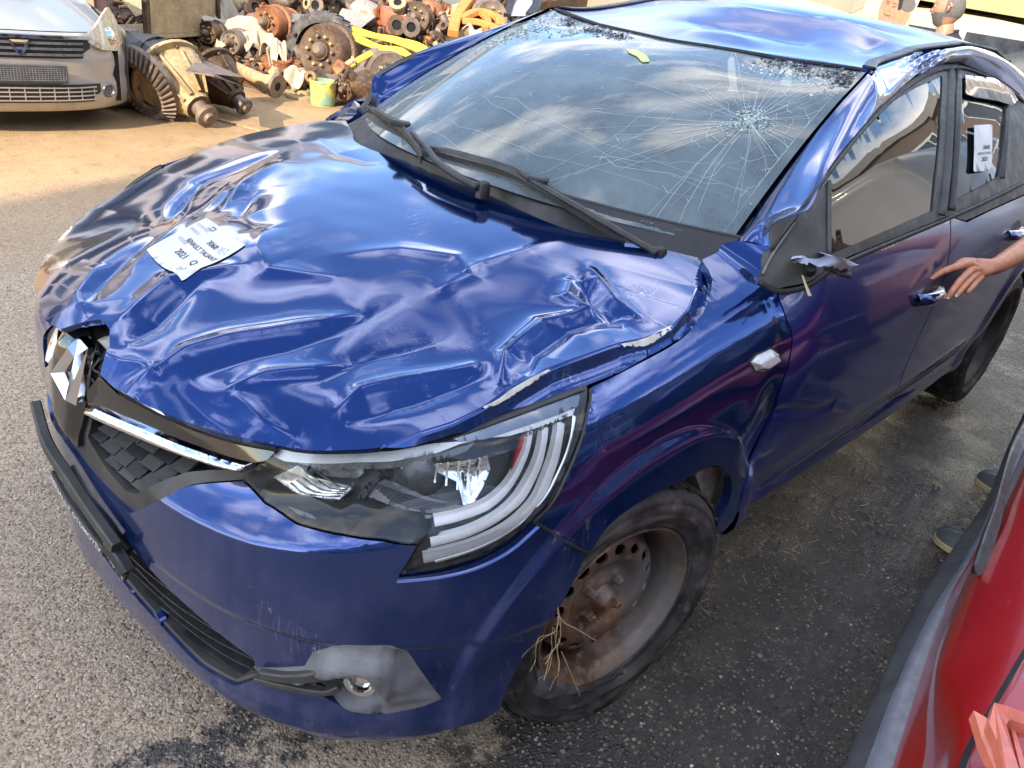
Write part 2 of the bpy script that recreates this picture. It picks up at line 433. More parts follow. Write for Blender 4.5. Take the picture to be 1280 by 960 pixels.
# ---- windscreen  (u: -1..1 car's right to left, v: 0 bottom .. 1 top)
def Wlift(q, off=0.):
    q = np.asarray(q, float); u, v = q[:, 0], q[:, 1]
    bx = -.165-.27*np.abs(u)**2.2; by = .655*u; bz = .985-.02*u*u
    tx = -.985-.14*np.abs(u)**2; ty = .565*u; tz = np.interp(u, [-1, -.75, -.5, 0, .5, .8, 1], [1.315, 1.312, 1.305, 1.305, 1.318, 1.325, 1.325])
    b = .05*4*v*(1-v)*(1-.55*u*u)
    x = bx+(tx-bx)*v+b*.5; y = by+(ty-by)*v; z = bz+(tz-bz)*v+b*.85
    # the upper corners are pushed in
    s_ = -.012*np.exp(-(((u-.7)/.25)**2+((v-.93)/.10)**2))-.012*np.exp(-(((u+.7)/.3)**2+((v-.9)/.10)**2))
    return np.stack([x+off*.5, y, z+s_+off*.85], 1)
# ---- roof (x,y)
ROOFD = []
def Rlift(q, off=0.):
    q = np.asarray(q, float); x, y = q[:, 0], q[:, 1]
    z = np.interp(x, [-3.1, -2.7, -2.4, -2.0, -1.6, -1.3, -1.1, -.9], [1.30, 1.39, 1.44, 1.45, 1.42, 1.375, 1.345, 1.325])
    z = z-.05*(np.abs(y)/.56)**2.5
    for P_, h, w_ in ROOFD:
        d, par = dist_poly(q, P_, False); n = max(1, len(P_)-1); tp = np.clip(par/n, 0, 1)
        z = z+h*np.sin(np.pi*(tp*.9+.05))**.6*np.exp(-(np.sqrt(d*d+.0001)-.01)/w_)
    z = z+.004*vnoise(x, y, 12, 9)+.002*vnoise(x, y, 14, 26)
    return np.stack([x, y, z+off], 1)
def mir(q): q = np.asarray(q, float); return np.stack([-q[::-1, 0], q[::-1, 1]], 1)
def mirY(q): q = np.asarray(q, float); return np.stack([q[::-1, 0], -q[::-1, 1]], 1)

def right_lift(off=0.):
    """the right flank above the waist has been pushed inward"""
    def f(q):
        v = shell(q, off); k = .058*(1-sstep(v[:, 2], 1.02, 1.27))*sstep(v[:, 2], .93, .985)*sstep(v[:, 0], -1.6, -1.0); v[:, 1] += k; v[:, 2] -= .4*k; return v
    return f
# ================================================================= MATERIALS
def paint(name, c, c2, rough=.32, dust=.35, scr=.5, metal=.55, coat=1):
    m = N(name)
    flake = m.vor(900, out='Color'); fl = m.math('MULTIPLY', m.sep(flake)[0], .35)
    base = m.mix(fl, c, c2)
    # road dust: heaviest low on the body, in blotches and vertical smears
    z = m.sep()[2]
    low = m.mr(z, .20, .78, 1, 0)
    bl = m.noise(5, 6, .62); sm = m.noise(30, 3, .5, m.mapping((1, 1, .12)))
    d = m.math('MULTIPLY', m.math('MULTIPLY', low, m.mr(bl, .34, .66)), m.mr(sm, .3, .7, .45, 1))
    sp = m.mr(m.vor(170, out='Distance'), .0, .16, 1, 0); spm = m.mr(m.noise(11, 3), .5, .62)
    d2 = m.math('ADD', m.math('MULTIPLY', d, dust*1.3), m.math('MULTIPLY', m.math('MULTIPLY', sp, spm), dust*.4))
    d3 = m.math('ADD', d2, m.math('MULTIPLY', m.mr(m.noise(2.2, 5, .6), .45, .75), dust*.10)); d3 = m.math('MINIMUM', d3, .75)
    col = m.mix(d3, base, (.17, .14, .13))
    # fine pale scratches
    def scratch(rot, sc, lo, w):
        v = m.mapping(sc, rot); n_ = m.noise(1, 2, .5, v, 0.4)
        l_ = m.math('COMPARE', n_, .5, w)
        return m.math('MULTIPLY', l_, m.mr(m.noise(3.3, 4, .7, m.mapping(loc=(lo, 0, 0))), .60, .66))
    s1 = scratch((.2, .4, .6), (60, 60, 5), 3, .006); s2 = scratch((1.3, -.5, 2.1), (5, 85, 60), 9, .005)
    sm_ = m.math('MULTIPLY', m.math('MAXIMUM', s1, s2), scr)
    col = m.mix(sm_, col, (.55, .55, .6))
    rg = m.math('ADD', m.math('MULTIPLY', d3, .5), rough)
    m.set(Base_Color=col, Metallic=m.mr(d3, 0, .5, metal, 0), Roughness=rg, Coat_Weight=m.mr(d3, 0, .6, coat, .12), Coat_Roughness=m.mr(m.noise(14, 4), .3, .7, .012, .05), Coat_IOR=1.5)
    x = m.n('ShaderNodeBump'); x.inputs['Strength'].default_value = .05; x.inputs['Distance'].default_value = .001
    m.l(m.noise(260, 2), x.inputs['Height']); m.l(x.outputs[0], m.b.inputs['Coat Normal'])
    return m.m
M_BLUE = paint('blue_paint', (.001, .026, .145), (.003, .056, .30), rough=.11, dust=.42, metal=.8)
M_ROOF = paint('blue_roof_paint', (.001, .026, .16), (.003, .056, .34), rough=.24, dust=.3, metal=.7, coat=.25)
M_BLUE_D = paint('blue_paint_dusty', (.002, .010, .10), (.005, .022, .21), dust=.30, scr=.7, metal=.3)
M_BLK = simple('black_plastic', (.018, .018, .019), .42, var=.4, vs=14, bump=.25, bs=400)
M_BLKD = simple('dusty_black_plastic', (.05, .047, .042), .55, var=.45, vs=9, bump=.35, bs=300)
M_PIANO = simple('piano_black', (.008, .008, .008), .06, coat=1)
M_GREYPL = simple('grey_scuffed_plastic', (.15, .15, .155), .5, var=.35, vs=12, bump=.5, bs=240)
M_RUB = simple('rubber', (.022, .021, .02), .62, var=.35, vs=20, bump=.3, bs=160)
M_VOID = simple('dark_void', (.006, .006, .007), .9)
M_CHROME = simple('chrome', (.8, .8, .8), .07, 1, .06)
M_PRIMER = simple('bare_torn_edge', (.62, .60, .50), .6, .1, .2, 60, .5)
M_PAPER = simple('paper', (.62, .62, .59), .7, var=.05, vs=14)
M_INK = simple('ink', (.03, .03, .035), .7)
M_INKG = simple('faded_ink', (.42, .42, .44), .7)
M_FABR = simple('seat_fabric', (.035, .036, .04), .9, var=.2, bump=.4, bs=300)
def steel_rust():
    m = N('rusty_steel'); a = m.noise(7, 8, .65); b = m.noise(38, 5, .6)
    c = m.mix(m.mr(a, .38, .62), (.065, .045, .035), (.235, .115, .06)); c = m.mix(m.mr(b, .5, .75), c, (.36, .25, .17)); c = m.mix(m.mr(m.noise(3, 5, .6, m.mapping(loc=(5, 5, 5))), .50, .62), c, (.20, .18, .165))
    m.set(Base_Color=c, Metallic=.35, Roughness=m.mr(b, .3, .7, .4, .75)); m.bump(m.noise(120, 6, .7), .35, .002); return m.m
M_RUST = steel_rust()
def glass(name, tint, trans, rough=.0, spec=1.5):
    m = N(name); t = m.t; t.nodes.remove(m.b); o = t.nodes['Material Output']
    tr = m.n('ShaderNodeBsdfTransparent'); tr.inputs['Color'].default_value = tuple(tint)+(1,)
    gl = m.n('ShaderNodeBsdfGlossy'); gl.inputs['Roughness'].default_value = rough; gl.inputs['Color'].default_value = (1, 1, 1, 1)
    fr = m.n('ShaderNodeFresnel'); fr.inputs['IOR'].default_value = spec
    mx_ = m.n('ShaderNodeMixShader'); m.l(fr.outputs[0], mx_.inputs[0]); m.l(tr.outputs[0], mx_.inputs[1]); m.l(gl.outputs[0], mx_.inputs[2])
    df = m.n('ShaderNodeBsdfDiffuse'); df.inputs['Color'].default_value = (.35, .42, .43, 1)  # pale film: dust, and slate reflection put into its colour
    m2 = m.n('ShaderNodeMixShader'); d = m.mr(m.noise(7, 7, .65), .4, .8, trans*.55, trans); m.l(d, m2.inputs[0]); m.l(mx_.outputs[0], m2.inputs[1]); m.l(df.outputs[0], m2.inputs[2])
    m.l(m2.outputs[0], o.inputs['Surface']); return m.m
M_GLASS = glass('windscreen_glass', (.38, .47, .46), .50, .0, 1.75)
M_TINT = glass('side_glass', (.14, .15, .15), .03, .0, 1.34)
M_LENS = glass('lamp_lens', (.98, .98, .98), .02, .0, 1.38)
M_CRACK = simple('glass_cracks', (.55, .62, .60), .35, var=.1)
M_SATIN = simple('satin_silver', (.60, .60, .58), .3, .55, .12, 30)
M_REFL = simple('lamp_reflector', (.62, .62, .60), .12, 1, .15, 30)
M_LGREY = simple('lamp_bezel', (.13, .13, .135), .3, .3, .3, 20)
M_DRL = simple('lamp_light_guide', (.95, .95, .92), .3, 0, .04, 30, coat=.6)
M_BLUEGL = simple('lamp_cover_haze', (.20, .235, .30), .22, .1, .15, 30, coat=.8)
M_RED = simple('red_lamp_piece', (.45, .02, .015), .15, coat=1)
def asphalt():
    m = N('asphalt'); X, Y, Z = m.sep()
    warp = m.mix(.012, m.co, m.noise(30, 3, out='Color'))
    vd = m.n('ShaderNodeTexVoronoi'); vd.inputs['Scale'].default_value = 95; m.l(warp, vd.inputs['Vector'])
    vs = m.n('ShaderNodeTexVoronoi'); vs.inputs['Scale'].default_value = 210; m.l(warp, vs.inputs['Vector'])
    c1 = m.sep(vd.outputs['Color']); c2 = m.sep(vs.outputs['Color'])
    stone = m.ramp(c1[0], (.0, (.18, .125, .085)), (.35, (.40, .30, .205)), (.65, (.57, .44, .31)), (.93, (.70, .56, .41)), (1, (.82, .69, .52)))
    sand = m.ramp(c2[1], (0, (.21, .15, .10)), (.5, (.46, .35, .24)), (1, (.64, .50, .35)))
    isst = m.math('MULTIPLY', m.mr(c1[1], .5, .56), m.mr(vd.outputs['Distance'], .50, .34))
    big = m.noise(1.3, 6, .6); dry = m.mix(isst, sand, stone)
    dry = m.mix(m.mr(big, .35, .7, 0, .45), dry, (.36, .28, .20))
    # small pits where the surface has lost stones
    pit = m.mr(m.noise(34, 4, .6), .66, .72); dry = m.mix(m.math('MULTIPLY', pit, .6), dry, (.09, .065, .05))
    # sandy yard soil further off
    ys = m.math('SUBTRACT', m.math('MULTIPLY', Y, -1), m.math('MULTIPLY', m.noise(1.1, 5, .6), 1.4))
    soilf = m.mr(ys, 1.2, 2.9)
    soil = m.mix(m.mr(m.noise(2.4, 8, .7), .3, .7), (.37, .225, .105), (.50, .335, .17)); soil = m.mix(m.mr(m.noise(9, 6, .7), .55, .75, 0, .7), soil, (.16, .10, .06))
    soil = m.mix(m.math('MULTIPLY', isst, .3), soil, stone)
    dry = m.mix(soilf, dry, soil)
    # wet strip between the two cars, breaking up toward the front
    n1 = m.noise(2.6, 7, .62); n2 = m.noise(11, 6, .65)
    d = m.math('SUBTRACT', m.math('ADD', m.math('MULTIPLY', n1, .9), m.math('MULTIPLY', n2, .45)), .67)
    ww = m.math('ADD', m.math('SUBTRACT', Y, .30), m.math('MULTIPLY', X, -.25)); ww = m.math('ADD', m.math('MULTIPLY', ww, 1.1), m.math('MULTIPLY', d, 1.6))
    wet = m.mr(ww, .30, .46)
    wet = m.math('MULTIPLY', wet, m.mr(X, 1.15, .55))
    far = m.mr(X, -4.5, -7, 1, 0); wet = m.math('MULTIPLY', wet, far)
    # oil drips under the front end
    sx = m.math('SUBTRACT', X, .72); sy = m.math('SUBTRACT', Y, .66); rr = m.math('SQRT', m.math('ADD', m.math('MULTIPLY', m.math('MULTIPLY', sx, sx), 2.2), m.math('MULTIPLY', sy, sy)))
    oil = m.mr(m.math('ADD', rr, m.math('MULTIPLY', m.noise(9, 6, .7), 1.3)), .93, .84)
    wet2 = m.math('MAXIMUM', wet, oil)
    wf_ = m.math('MAXIMUM', m.mr(c1[2], .35, .95, .97, .05), m.mr(isst, 0, 1, .93, 0)); wc = m.mix(wf_, dry, (.012, .011, .010)); wc = m.mix(m.mr(m.noise(7, 6, .65, m.mapping(loc=(2, 7, 0))), .42, .62, 0, .75), wc, (.014, .013, .012))  # pale stones left in the wet colour stand in for glints
    col = m.mix(wet2, dry, wc)
    film = m.math('MULTIPLY', wet, m.mr(m.noise(5, 5, .6, m.mapping(loc=(4, 4, 0))), .41, .56))
    m.set(Base_Color=col, Roughness=m.mix(wet2, (.85, .85, .85), m.mr(film, 0, 1, .24, .09)), Specular_IOR_Level=m.mr(wet2, 0, 1, .3, .9))
    h = m.math('ADD', m.math('MULTIPLY', m.math('SUBTRACT', 1, vd.outputs['Distance']), isst), m.math('MULTIPLY', m.math('SUBTRACT', 1, vs.outputs['Distance']), .35))
    h = m.math('ADD', h, m.math('MULTIPLY', m.noise(60, 6, .7), .9)); h = m.math('SUBTRACT', h, m.math('MULTIPLY', pit, .7))
    rip = m.noise(38, 3, .5, m.mapping((1, .35, 1), (0, 0, .5)))
    h2 = m.mix(m.mr(film, 0, 1, 0, .30), h, rip)
    b = m.n('ShaderNodeBump'); b.inputs['Strength'].default_value = .85; b.inputs['Distance'].default_value = .008; m.l(m.mr(wet, 0, 1, .008, .012), b.inputs['Distance'])
    m.l(h2, b.inputs['Height']); m.l(b.outputs[0], m.b.inputs['Normal']); return m.m
M_ASPH = asphalt()
# ================================================================= GROUND
def ground():
    def axis(c, lo, hi):
        a = [c]; st = .08; v = c
        while v < hi: v += st; a.append(min(v, hi)); st *= 1.09
        st = .08; v = c
        while v > lo: v -= st; a.append(max(v, lo)); st *= 1.09
        return sorted(set(a))
    xs = axis(.2, -260, 200); ys = axis(.6, -240, 200)
    V = [(x, y, .006*math.sin(x*1.1+2)*math.cos(y*.9)*(abs(x)+abs(y) > 4)) for x in xs for y in ys]
    n = len(ys); F = [(i*n+j, (i+1)*n+j, (i+1)*n+j+1, i*n+j+1) for i in range(len(xs)-1) for j in range(n-1)]
    o = mesh_obj('ground', V, F, M_ASPH); o['kind'] = 'structure'; return o
ground()
def stones():
    # loose chippings and aggregate standing proud of the surface
    V = []; F = []; r = np.random.default_rng(11)
    for i in range(9000):
        x, y = r.uniform(-2.6, 1.4), r.uniform(-2.6, 1.9)
        if (x-1.2)**2+(y-1.4)**2 > 9: continue
        s = r.gamma(3, .0009)+.0012; k = len(V); a = r.uniform(0, 6.28); ca, sa = math.cos(a), math.sin(a)
        for p in ((1, 0, -.4), (.2, .9, -.4), (-.8, .5, -.4), (-.7, -.6, -.4), (.3, -.9, -.4), (.4, .1, .55), (-.3, .2, .65), (-.05, -.4, .5)):
            q = np.array(p)*s*r.uniform(.75, 1.25, 3); V.append((x+q[0]*ca-q[1]*sa, y+q[0]*sa+q[1]*ca, max(-.002, q[2]*.8)))
        F += [tuple(k+j for j in f) for f in ((0, 1, 5), (1, 2, 6), (1, 6, 5), (2, 3, 6), (3, 7, 6), (3, 4, 7), (4, 0, 7), (0, 5, 7), (5, 6, 7))]
    m = N('chippings'); v = m.sep(m.vor(120, out='Color'))
    Y = m.sep()[1]; wet = m.mr(m.math('ADD', Y, m.noise(3)), 1.15, 1.4)
    c = m.ramp(v[0], (0, (.16, .13, .10)), (.5, (.34, .29, .22)), (1, (.62, .55, .43)))
    m.set(Base_Color=m.mix(m.mr(wet, 0, 1, 0, .6), c, (.05, .045, .04)), Roughness=.7)
    o = mesh_obj('chippings', V, F, m.m, smooth=False); props(o, 'loose pale stone chippings scattered over the asphalt', 'gravel', kind='stuff')
stones()
def litter():
    r = np.random.default_rng(31); mb = MB()
    for i in range(260):
        x, y = r.uniform(-2.2, .9), r.uniform(.95, 1.5)
        if i % 3 == 0: x, y = r.uniform(-.3, 1.3), r.uniform(-1.2, 1.2)
        s_ = r.uniform(.002, .006); a = r.uniform(0, 6.28); P = [(x+s_*math.cos(a+t)*k_, y+s_*math.sin(a+t)*k_, r.uniform(.003, .007)) for t, k_ in ((0, 1), (1.8, .7), (3.3, 1.1), (4.9, .8))]; mb.add(P, [(0, 1, 2, 3)])
    o = mb.build('glass_crumbs', simple('pale_glass_crumbs', (.45, .52, .50), .08, 0, .3, 60, coat=1), None); props(o, 'tiny pale crumbs of broken glass on the asphalt', 'broken glass', kind='stuff')
    mb = MB()
    for i in range(70):
        x, y = (r.normal(-1.15, .25), r.normal(.93, .06)) if i % 2 else (r.uniform(-2, .9), r.uniform(.8, 1.5)); a = r.uniform(0, 3.14); l_ = r.uniform(.01, .05); P = [(x, y, .004), (x+l_*.5*math.cos(a), y+l_*.5*math.sin(a), .009), (x+l_*math.cos(a+.3), y+l_*math.sin(a+.3), .004)]; mb.tube(P, .0009, 4)
    o = mb.build('straw_bits', simple('dry_straw', (.50, .37, .20), .8, 0, .3, 30), None); props(o, 'short bits of dry straw lying beside the sill', 'straw', kind='stuff')
litter()
# ================================================================= HERO CAR
car = thing('crashed_car', 'crashed dark blue saloon with crumpled bonnet, cracked windscreen and rusty flat front wheel', 'car')
HT = lambda pts, g: trace(H0, pts, g)
def crease(pts, h, w_, e_=.006, g=(.4, .3)):
    CREASES.append(('l', HT(pts, g), h*1.0, w_*.78, e_*.6))
# the long torn crest above the lamp, metal folded down outside it
ridge = trace(lambda q: H0(q)+np.array([0, 0, .026]), [(478,549),(520,538),(565,527),(603,510),(640,486),(683,463),(730,446),(772,430),(805,422),(838,408),(862,380),(874,350)], (.6, .55)) if True else None
CREASES.append(('s', ridge, -.008, .008, .10)); CREASES.append(('r', ridge, .030, .085, .017))
crease([(195,462),(230,438),(285,420),(345,408),(400,398),(450,388)], .016, .030, .004)
crease([(240,470),(300,448),(360,432),(420,410),(500,372)], -.009, .045, .008)
crease([(285,482),(330,466),(390,458),(440,450)], .010, .022, .004)
crease([(330,475),(400,470),(470,440),(545,425)], -.009, .040, .008)
crease([(423,514),(450,488),(500,478),(560,470),(597,461)], .014, .022, .004)
crease([(430,530),(520,505),(600,480)], -.010, .025, .006)
crease([(622,500),(629,452),(675,408),(744,391)], .017, .022, .005)
crease([(655,485),(668,450),(710,415),(770,400)], -.014, .025, .006)
crease([(712,350),(706,372),(725,388),(748,392)], .016, .018, .004)
crease([(735,335),(748,352),(768,378),(800,405)], .012, .020, .005)
crease([(728,352),(740,375),(775,412)], -.020, .026, .006)
crease([(420,318),(500,312),(570,322),(590,345),(545,366)], .006, .030, .010)
crease([(545,364),(600,330),(700,300)], .004, .018, .006)
crease([(120,440),(150,455),(195,462)], .010, .020, .004, (.7, .15))
crease([(150,500),(185,470),(195,462)], .008, .016, .004, (.7, .3))
crease([(215,480),(260,520),(300,545)], -.006, .022, .006)
crease([(290,490),(330,530),(370,552)], .007, .018, .005)
crease([(330,285),(322,310),(335,335),(420,345)], .010, .035, .010)
crease([(320,232),(300,262),(330,285)], -.012, .045, .012)
crease([(230,232),(180,290),(130,345),(112,380)], -.014, .045, .012, (.5, -.1))
crease([(285,225),(225,265),(160,330)], .012, .030, .008, (.4, -.2))
crease([(150,400),(210,350),(300,330)], .012, .030, .008)
crease([(110,330),(95,370),(110,400)], .010, .030, .008, (.65, -.1))
crease([(250,350),(200,400),(160,430)], -.012, .030, .008)
crease([(350,200),(300,225),(270,255)], .010, .030, .008, (.3, -.3))
crease([(400,175),(420,190),(470,205)], -.006, .04, .01, (-.1, -.4))
crease([(340,190),(250,215),(170,270)], -.012, .04, .01, (.2, -.5))
CREASES.append(('g', HT([(330,380)], (.5, .3)), -.016, .13, 0))
CREASES.append(('g', HT([(500,430)], (.3, .5)), -.012, .12, 0))
CREASES.append(('g', HT([(240,250)], (.4, -.2)), -.018, .12, 0))
CREASES.append(('g', HT([(640,380)], (.1, .5)), -.006, .10, 0))
hE = trace(Hlift, [(348,557),(420,563),(492,560),(540,551),(587,538),(635,521),(683,503),(735,481),(790,457),(851,423),(877,390),(888,349)], (.63, .53))
hC = trace(Hlift, [(125,468),(150,489),(200,514),(260,536)], (.75, .2))
hN = trace(Hlift, [(75,412),(100,404),(128,399),(137,412),(137,432)], (.74, .03))
hR = trace(Hlift, [(872,322),(780,301),(698,283),(597,239),(514,209)], (-.29, .66))
def mh(p): return np.stack([p[:, 0], -p[:, 1]], 1)
left = np.vstack([hC, hE])
hood_poly = np.vstack([hN, cr(left, 4), cr(np.vstack([hR[:1], hR[1:]]), 4), cr(mh(hR)[::-1], 4)[2:], cr(mh(left)[::-1], 4), [(.752, -.10), (.755, -.03)]])
def offs(P, d):
    T = np.gradient(P, axis=0); T /= np.linalg.norm(T, axis=1)[:, None]; return P+np.stack([T[:, 1], -T[:, 0]], 1)*d
rl = resample(ridge, .02); LN = [offs(rl, d) for d in (-.024, -.018, -.012, -.0075, -.0035, 0, .0035, .0075, .012, .018, .024)]
for c_ in CREASES:
    if c_[0] == 'l': P_ = resample(c_[1], .02); LN += [P_, offs(P_, .005), offs(P_, -.005)]
bonnet = panel('bonnet', hood_poly, Hlift, .0065, M_BLUE, car, .012, bstep=.004, lines=LN, lstep=.0045)
bonnet['label'] = 'crumpled blue bonnet with sharp creases and scratched paint'
# bare metal torn along the crest
def torn(pts, wpx, g):
    up = trace(Hlift, pts, g); lo = trace(Hlift, [(x+wpx*.35, y+wpx*a) for (x, y), a in zip(pts, np.sin(np.linspace(.25, 2.9, len(pts))))], g)
    a = cr(Hlift(up), 6)+[0, 0, .0015]; b = cr(Hlift(lo), 6)+[0, 0, .0015]; r = np.random.default_rng(int(wpx*7))
    b = b+r.normal(0, .0011, b.shape)
    return loft('torn_edge', [a, (a+b)/2+[0, 0, .0012], b], M_PRIMER, bonnet)
torn([(603,510),(622,500),(640,487),(662,474),(684,463)], 7, (.33, .65))
torn([(776,431),(795,427),(812,421),(826,413),(838,408)], 9, (.05, .68))
# ---- paper on the bonnet
pp = trace(Hlift, [(183,312),(258,272),(307,306),(228,352)], (.5, .1))
def paper_lift(q): v = Hlift(q); s_ = .5*v[:, 2]+.5*(Hbase(q[:, 0], q[:, 1])-.006); return np.stack([v[:, 0], v[:, 1], np.maximum(v[:, 2]+.0025, s_+.004)], 1)
pp = trace(paper_lift, [(183,312),(258,272),(307,306),(228,352)], (.5, .1))
A3 = np.array([[*pp[0], 1], [*pp[1], 1], [*pp[3], 1]])
paper = panel('paper_sheet', pp, paper_lift, .02, M_PAPER, None, 0)
props(paper, 'white printed auction sheet lying on the crumpled blue bonnet', 'paper')
def text_mesh(s, size=1., bold=0):
    cu = bpy.data.curves.new('t', 'FONT'); cu.body = s; cu.size = size; cu.offset = bold; cu.resolution_u = 3
    o = bpy.data.objects.new('t', cu); COL.objects.link(o); bpy.context.view_layer.update()
    me = bpy.data.meshes.new_from_object(o.evaluated_get(bpy.context.evaluated_depsgraph_get())); bpy.data.objects.remove(o)
    V = np.array([v.co[:] for v in me.vertices]) if len(me.vertices) else np.zeros((0, 3)); F = [tuple(p.vertices) for p in me.polygons]; bpy.data.meshes.remove(me)
    return V[:, :2], F
# paper frame: a = along the lines of print (down-right in the photo), b = up the sheet
pA, pB, pC, pD = pp
def on_paper(uv, dz=.0008):   # u 0..1 along print, v 0..1 up
    uv = np.asarray(uv, float); u, v = uv[:, :1], uv[:, 1:2]
    q = (pA*(1-v)+pB*v)*(1-u)+(pD*(1-v)+pC*v)*u
    w = paper_lift(q); w[:, 2] += dz; return w
def print_on(txt, u, v, h, mat, wf=1., parent=paper, fn=on_paper, name='print'):
    V, F = text_mesh(txt, 1., .012)
    if len(V) == 0: return
    Q = np.stack([u+V[:, 0]*h*wf, v+V[:, 1]*h], 1)
    return mesh_obj(name, fn(Q), F, mat, parent, False)
print_on('MARKA', .06, .66, .085, M_INKG, .9)
print_on('MODEL', .12, .43, .085, M_INKG, .9)
print_on('DOSYA NO', .04, .84-.05, .075, M_INKG, .85)
print_on('3068', .56, .66, .13, M_INK, .8)
print_on('RENAULT TALIANT', .28, .49, .11, M_INK, .72)
print_on('2021   Q', .38, .26, .15, M_INK, .85)
def stamp():
    mb = MB(); r = np.random.default_rng(3)
    for c, rad, n in (((.30, .86), .07, 24), ((.87, .72), .09, 36), ((.80, .12), .07, 26)):
        for i in range(n):
            a, d = r.uniform(0, 6.28), rad*math.sqrt(r.uniform(0, 1)); x, y = c[0]+d*math.cos(a), c[1]+d*math.sin(a)*.9; s = r.uniform(.006, .016)
            k = len(mb.V); mb.add(on_paper(np.array([(x-s, y-s*.6), (x+s, y-s*.4), (x+s*.8, y+s*.6), (x-s*.7, y+s*.7)]), .0006), [(0, 1, 2, 3)])
    return mb.build('stamp_smudge', simple('stamp_ink', (.36, .38, .48), .8), paper)
stamp()
mb = MB()
for (a, b, c, d) in ((.30, .93, .40, .945), (.30, .86, .40, .872), (.385, .86, .40, .94), (.30, .86, .312, .885), (.30, .915, .312, .94)): mb.add(on_paper(np.array([(a, b), (c, b), (c, d), (a, d)])), [(0, 1, 2, 3)])
mb.build('print', M_INK, paper)
# ---- bumper ---------------------------------------------------
SH = lambda pts, g: trace(shell, pts, g)
gT = SH([(110,590),(140,622),(163,642),(200,625),(235,608),(285,603),(303,602)], (.1, .5))
zc0 = gT[0][1]+.015
bT = np.vstack([[(0, zc0)], cr(gT[:3], 4), cr(gT[2:], 3)[1:]])
bL = SH([(330,630),(370,656),(420,669),(480,677),(521,682),(497,722),(550,716),(600,701),(640,678),(667,652)], (.6, .6))
bS = SH([(700,672),(735,692),(727,705),(710,740),(680,785),(650,830),(630,870),(624,888)], (1.0, .65))
bB = SH([(600,902),(560,912),(500,919),(450,918),(400,912),(350,898),(267,850),(215,806),(167,760),(130,722),(104,688)], (1.0, .2)); bB = bB[bB[:, 0] > .02]
half = np.vstack([bT, bL, bS[:2], cr(bS[2:], 3), cr(bB, 3), [(0, bB[-1][1]-.003)]])
bump_poly = np.vstack([half, mir(half)[1:-1]])
oT = SH([(100,610),(150,665),(200,725),(260,780),(318,824)], (.1, .42)); oT = oT[oT[:, 0] > .01]
oB = SH([(322,849),(293,858),(250,833),(200,781),(167,744),(135,703),(106,659)], (.5, .3)); oB = oB[oB[:, 0] > .01]
oh = np.vstack([[(0, oT[0][1]+.004)], oT, oB, [(0, oB[-1][1])]]); open_poly = np.vstack([oh, mir(oh)[1:-1]])
fogP = SH([(317,834),(350,834),(381,832),(391,815),(429,806),(487,806),(508,812),(530,844),(552,873),(530,882),(477,893),(439,889),(396,866),(350,852)], (.55, .33))
fogH = fogP.copy(); fogH[:, 0] = fogH[:, 0].clip(oh[:, 0].max()+.012)
def damp(q):
    """bumper skin, softly wavy and scuffed from the knock"""
    v = shell(q); a = np.abs(q[:, 0]); n = .0016*vnoise(q[:, 0]*1., q[:, 1]*1.4, 21, 16)
    v[:, 0] += n*.8; v[:, 1] += n*.6*np.sign(q[:, 0]); return v
bumper = panel('front_bumper', bump_poly, damp, .006, M_BLUE, car, .012, holes=[open_poly, fogH, mir(fogH)], bstep=.006, sgn=-1)
# ---- lower grille
M_LOUV = simple('shiny_black_louvre', (.028, .028, .029), .2, 0, .3, 20, coat=.5)
def lift_off(o): return lambda q: shell(q, o)
def shrink(P, k): c = P.mean(0); return c+(P-c)*k
panel('grille_backing', shrink(open_poly, 1.04), lift_off(-.075), .03, M_VOID, car, 0, sgn=-1)
sE = oh[:, 0].max()
lg = bpy.data.objects.new('lower_grille', None); COL.objects.link(lg); lg.parent = car
for i, zz in enumerate(np.linspace(.222, .432, 10)):
    # each louvre ends where the opening does
    ss = np.linspace(-sE, sE, 121); ok = inpoly(np.stack([ss, np.full(121, zz)], 1), open_poly); ss = ss[ok]
    if len(ss) < 4: continue
    P = shell(np.stack([ss, np.full(len(ss), zz)], 1), -.030); P[:, 2] += .0025*np.sin(ss*23+i*2)
    V, F = sweep_vf(P, [(-.014, .001), (.014, -.0045), (.014, -.0015), (-.014, .0035)])
    mesh_obj('louvre', V, F, M_LOUV, lg, False)
def frame_ring(name, P, w_, o, mat, par, dep=.02):
    a = resample(P, .015, True); T = np.roll(a, -1, 0)-np.roll(a, 1, 0); T /= np.linalg.norm(T, axis=1)[:, None]; nn = np.stack([T[:, 1], -T[:, 0]], 1)
    ar = np.sum(a[:, 0]*np.roll(a[:, 1], -1)-a[:, 1]*np.roll(a[:, 0], -1)); nn *= np.sign(ar)
    rows = [shell(a, o-dep), shell(a, o), shell(a-nn*w_*.5, o+.003), shell(a-nn*w_, o), shell(a-nn*w_, o-dep)]
    return loft(name, rows, mat, par, closed_u=True, smooth=True, sharp_rows=(1, 3))
frame_ring('grille_surround', open_poly, .008, -.008, M_BLKD, lg, .03)
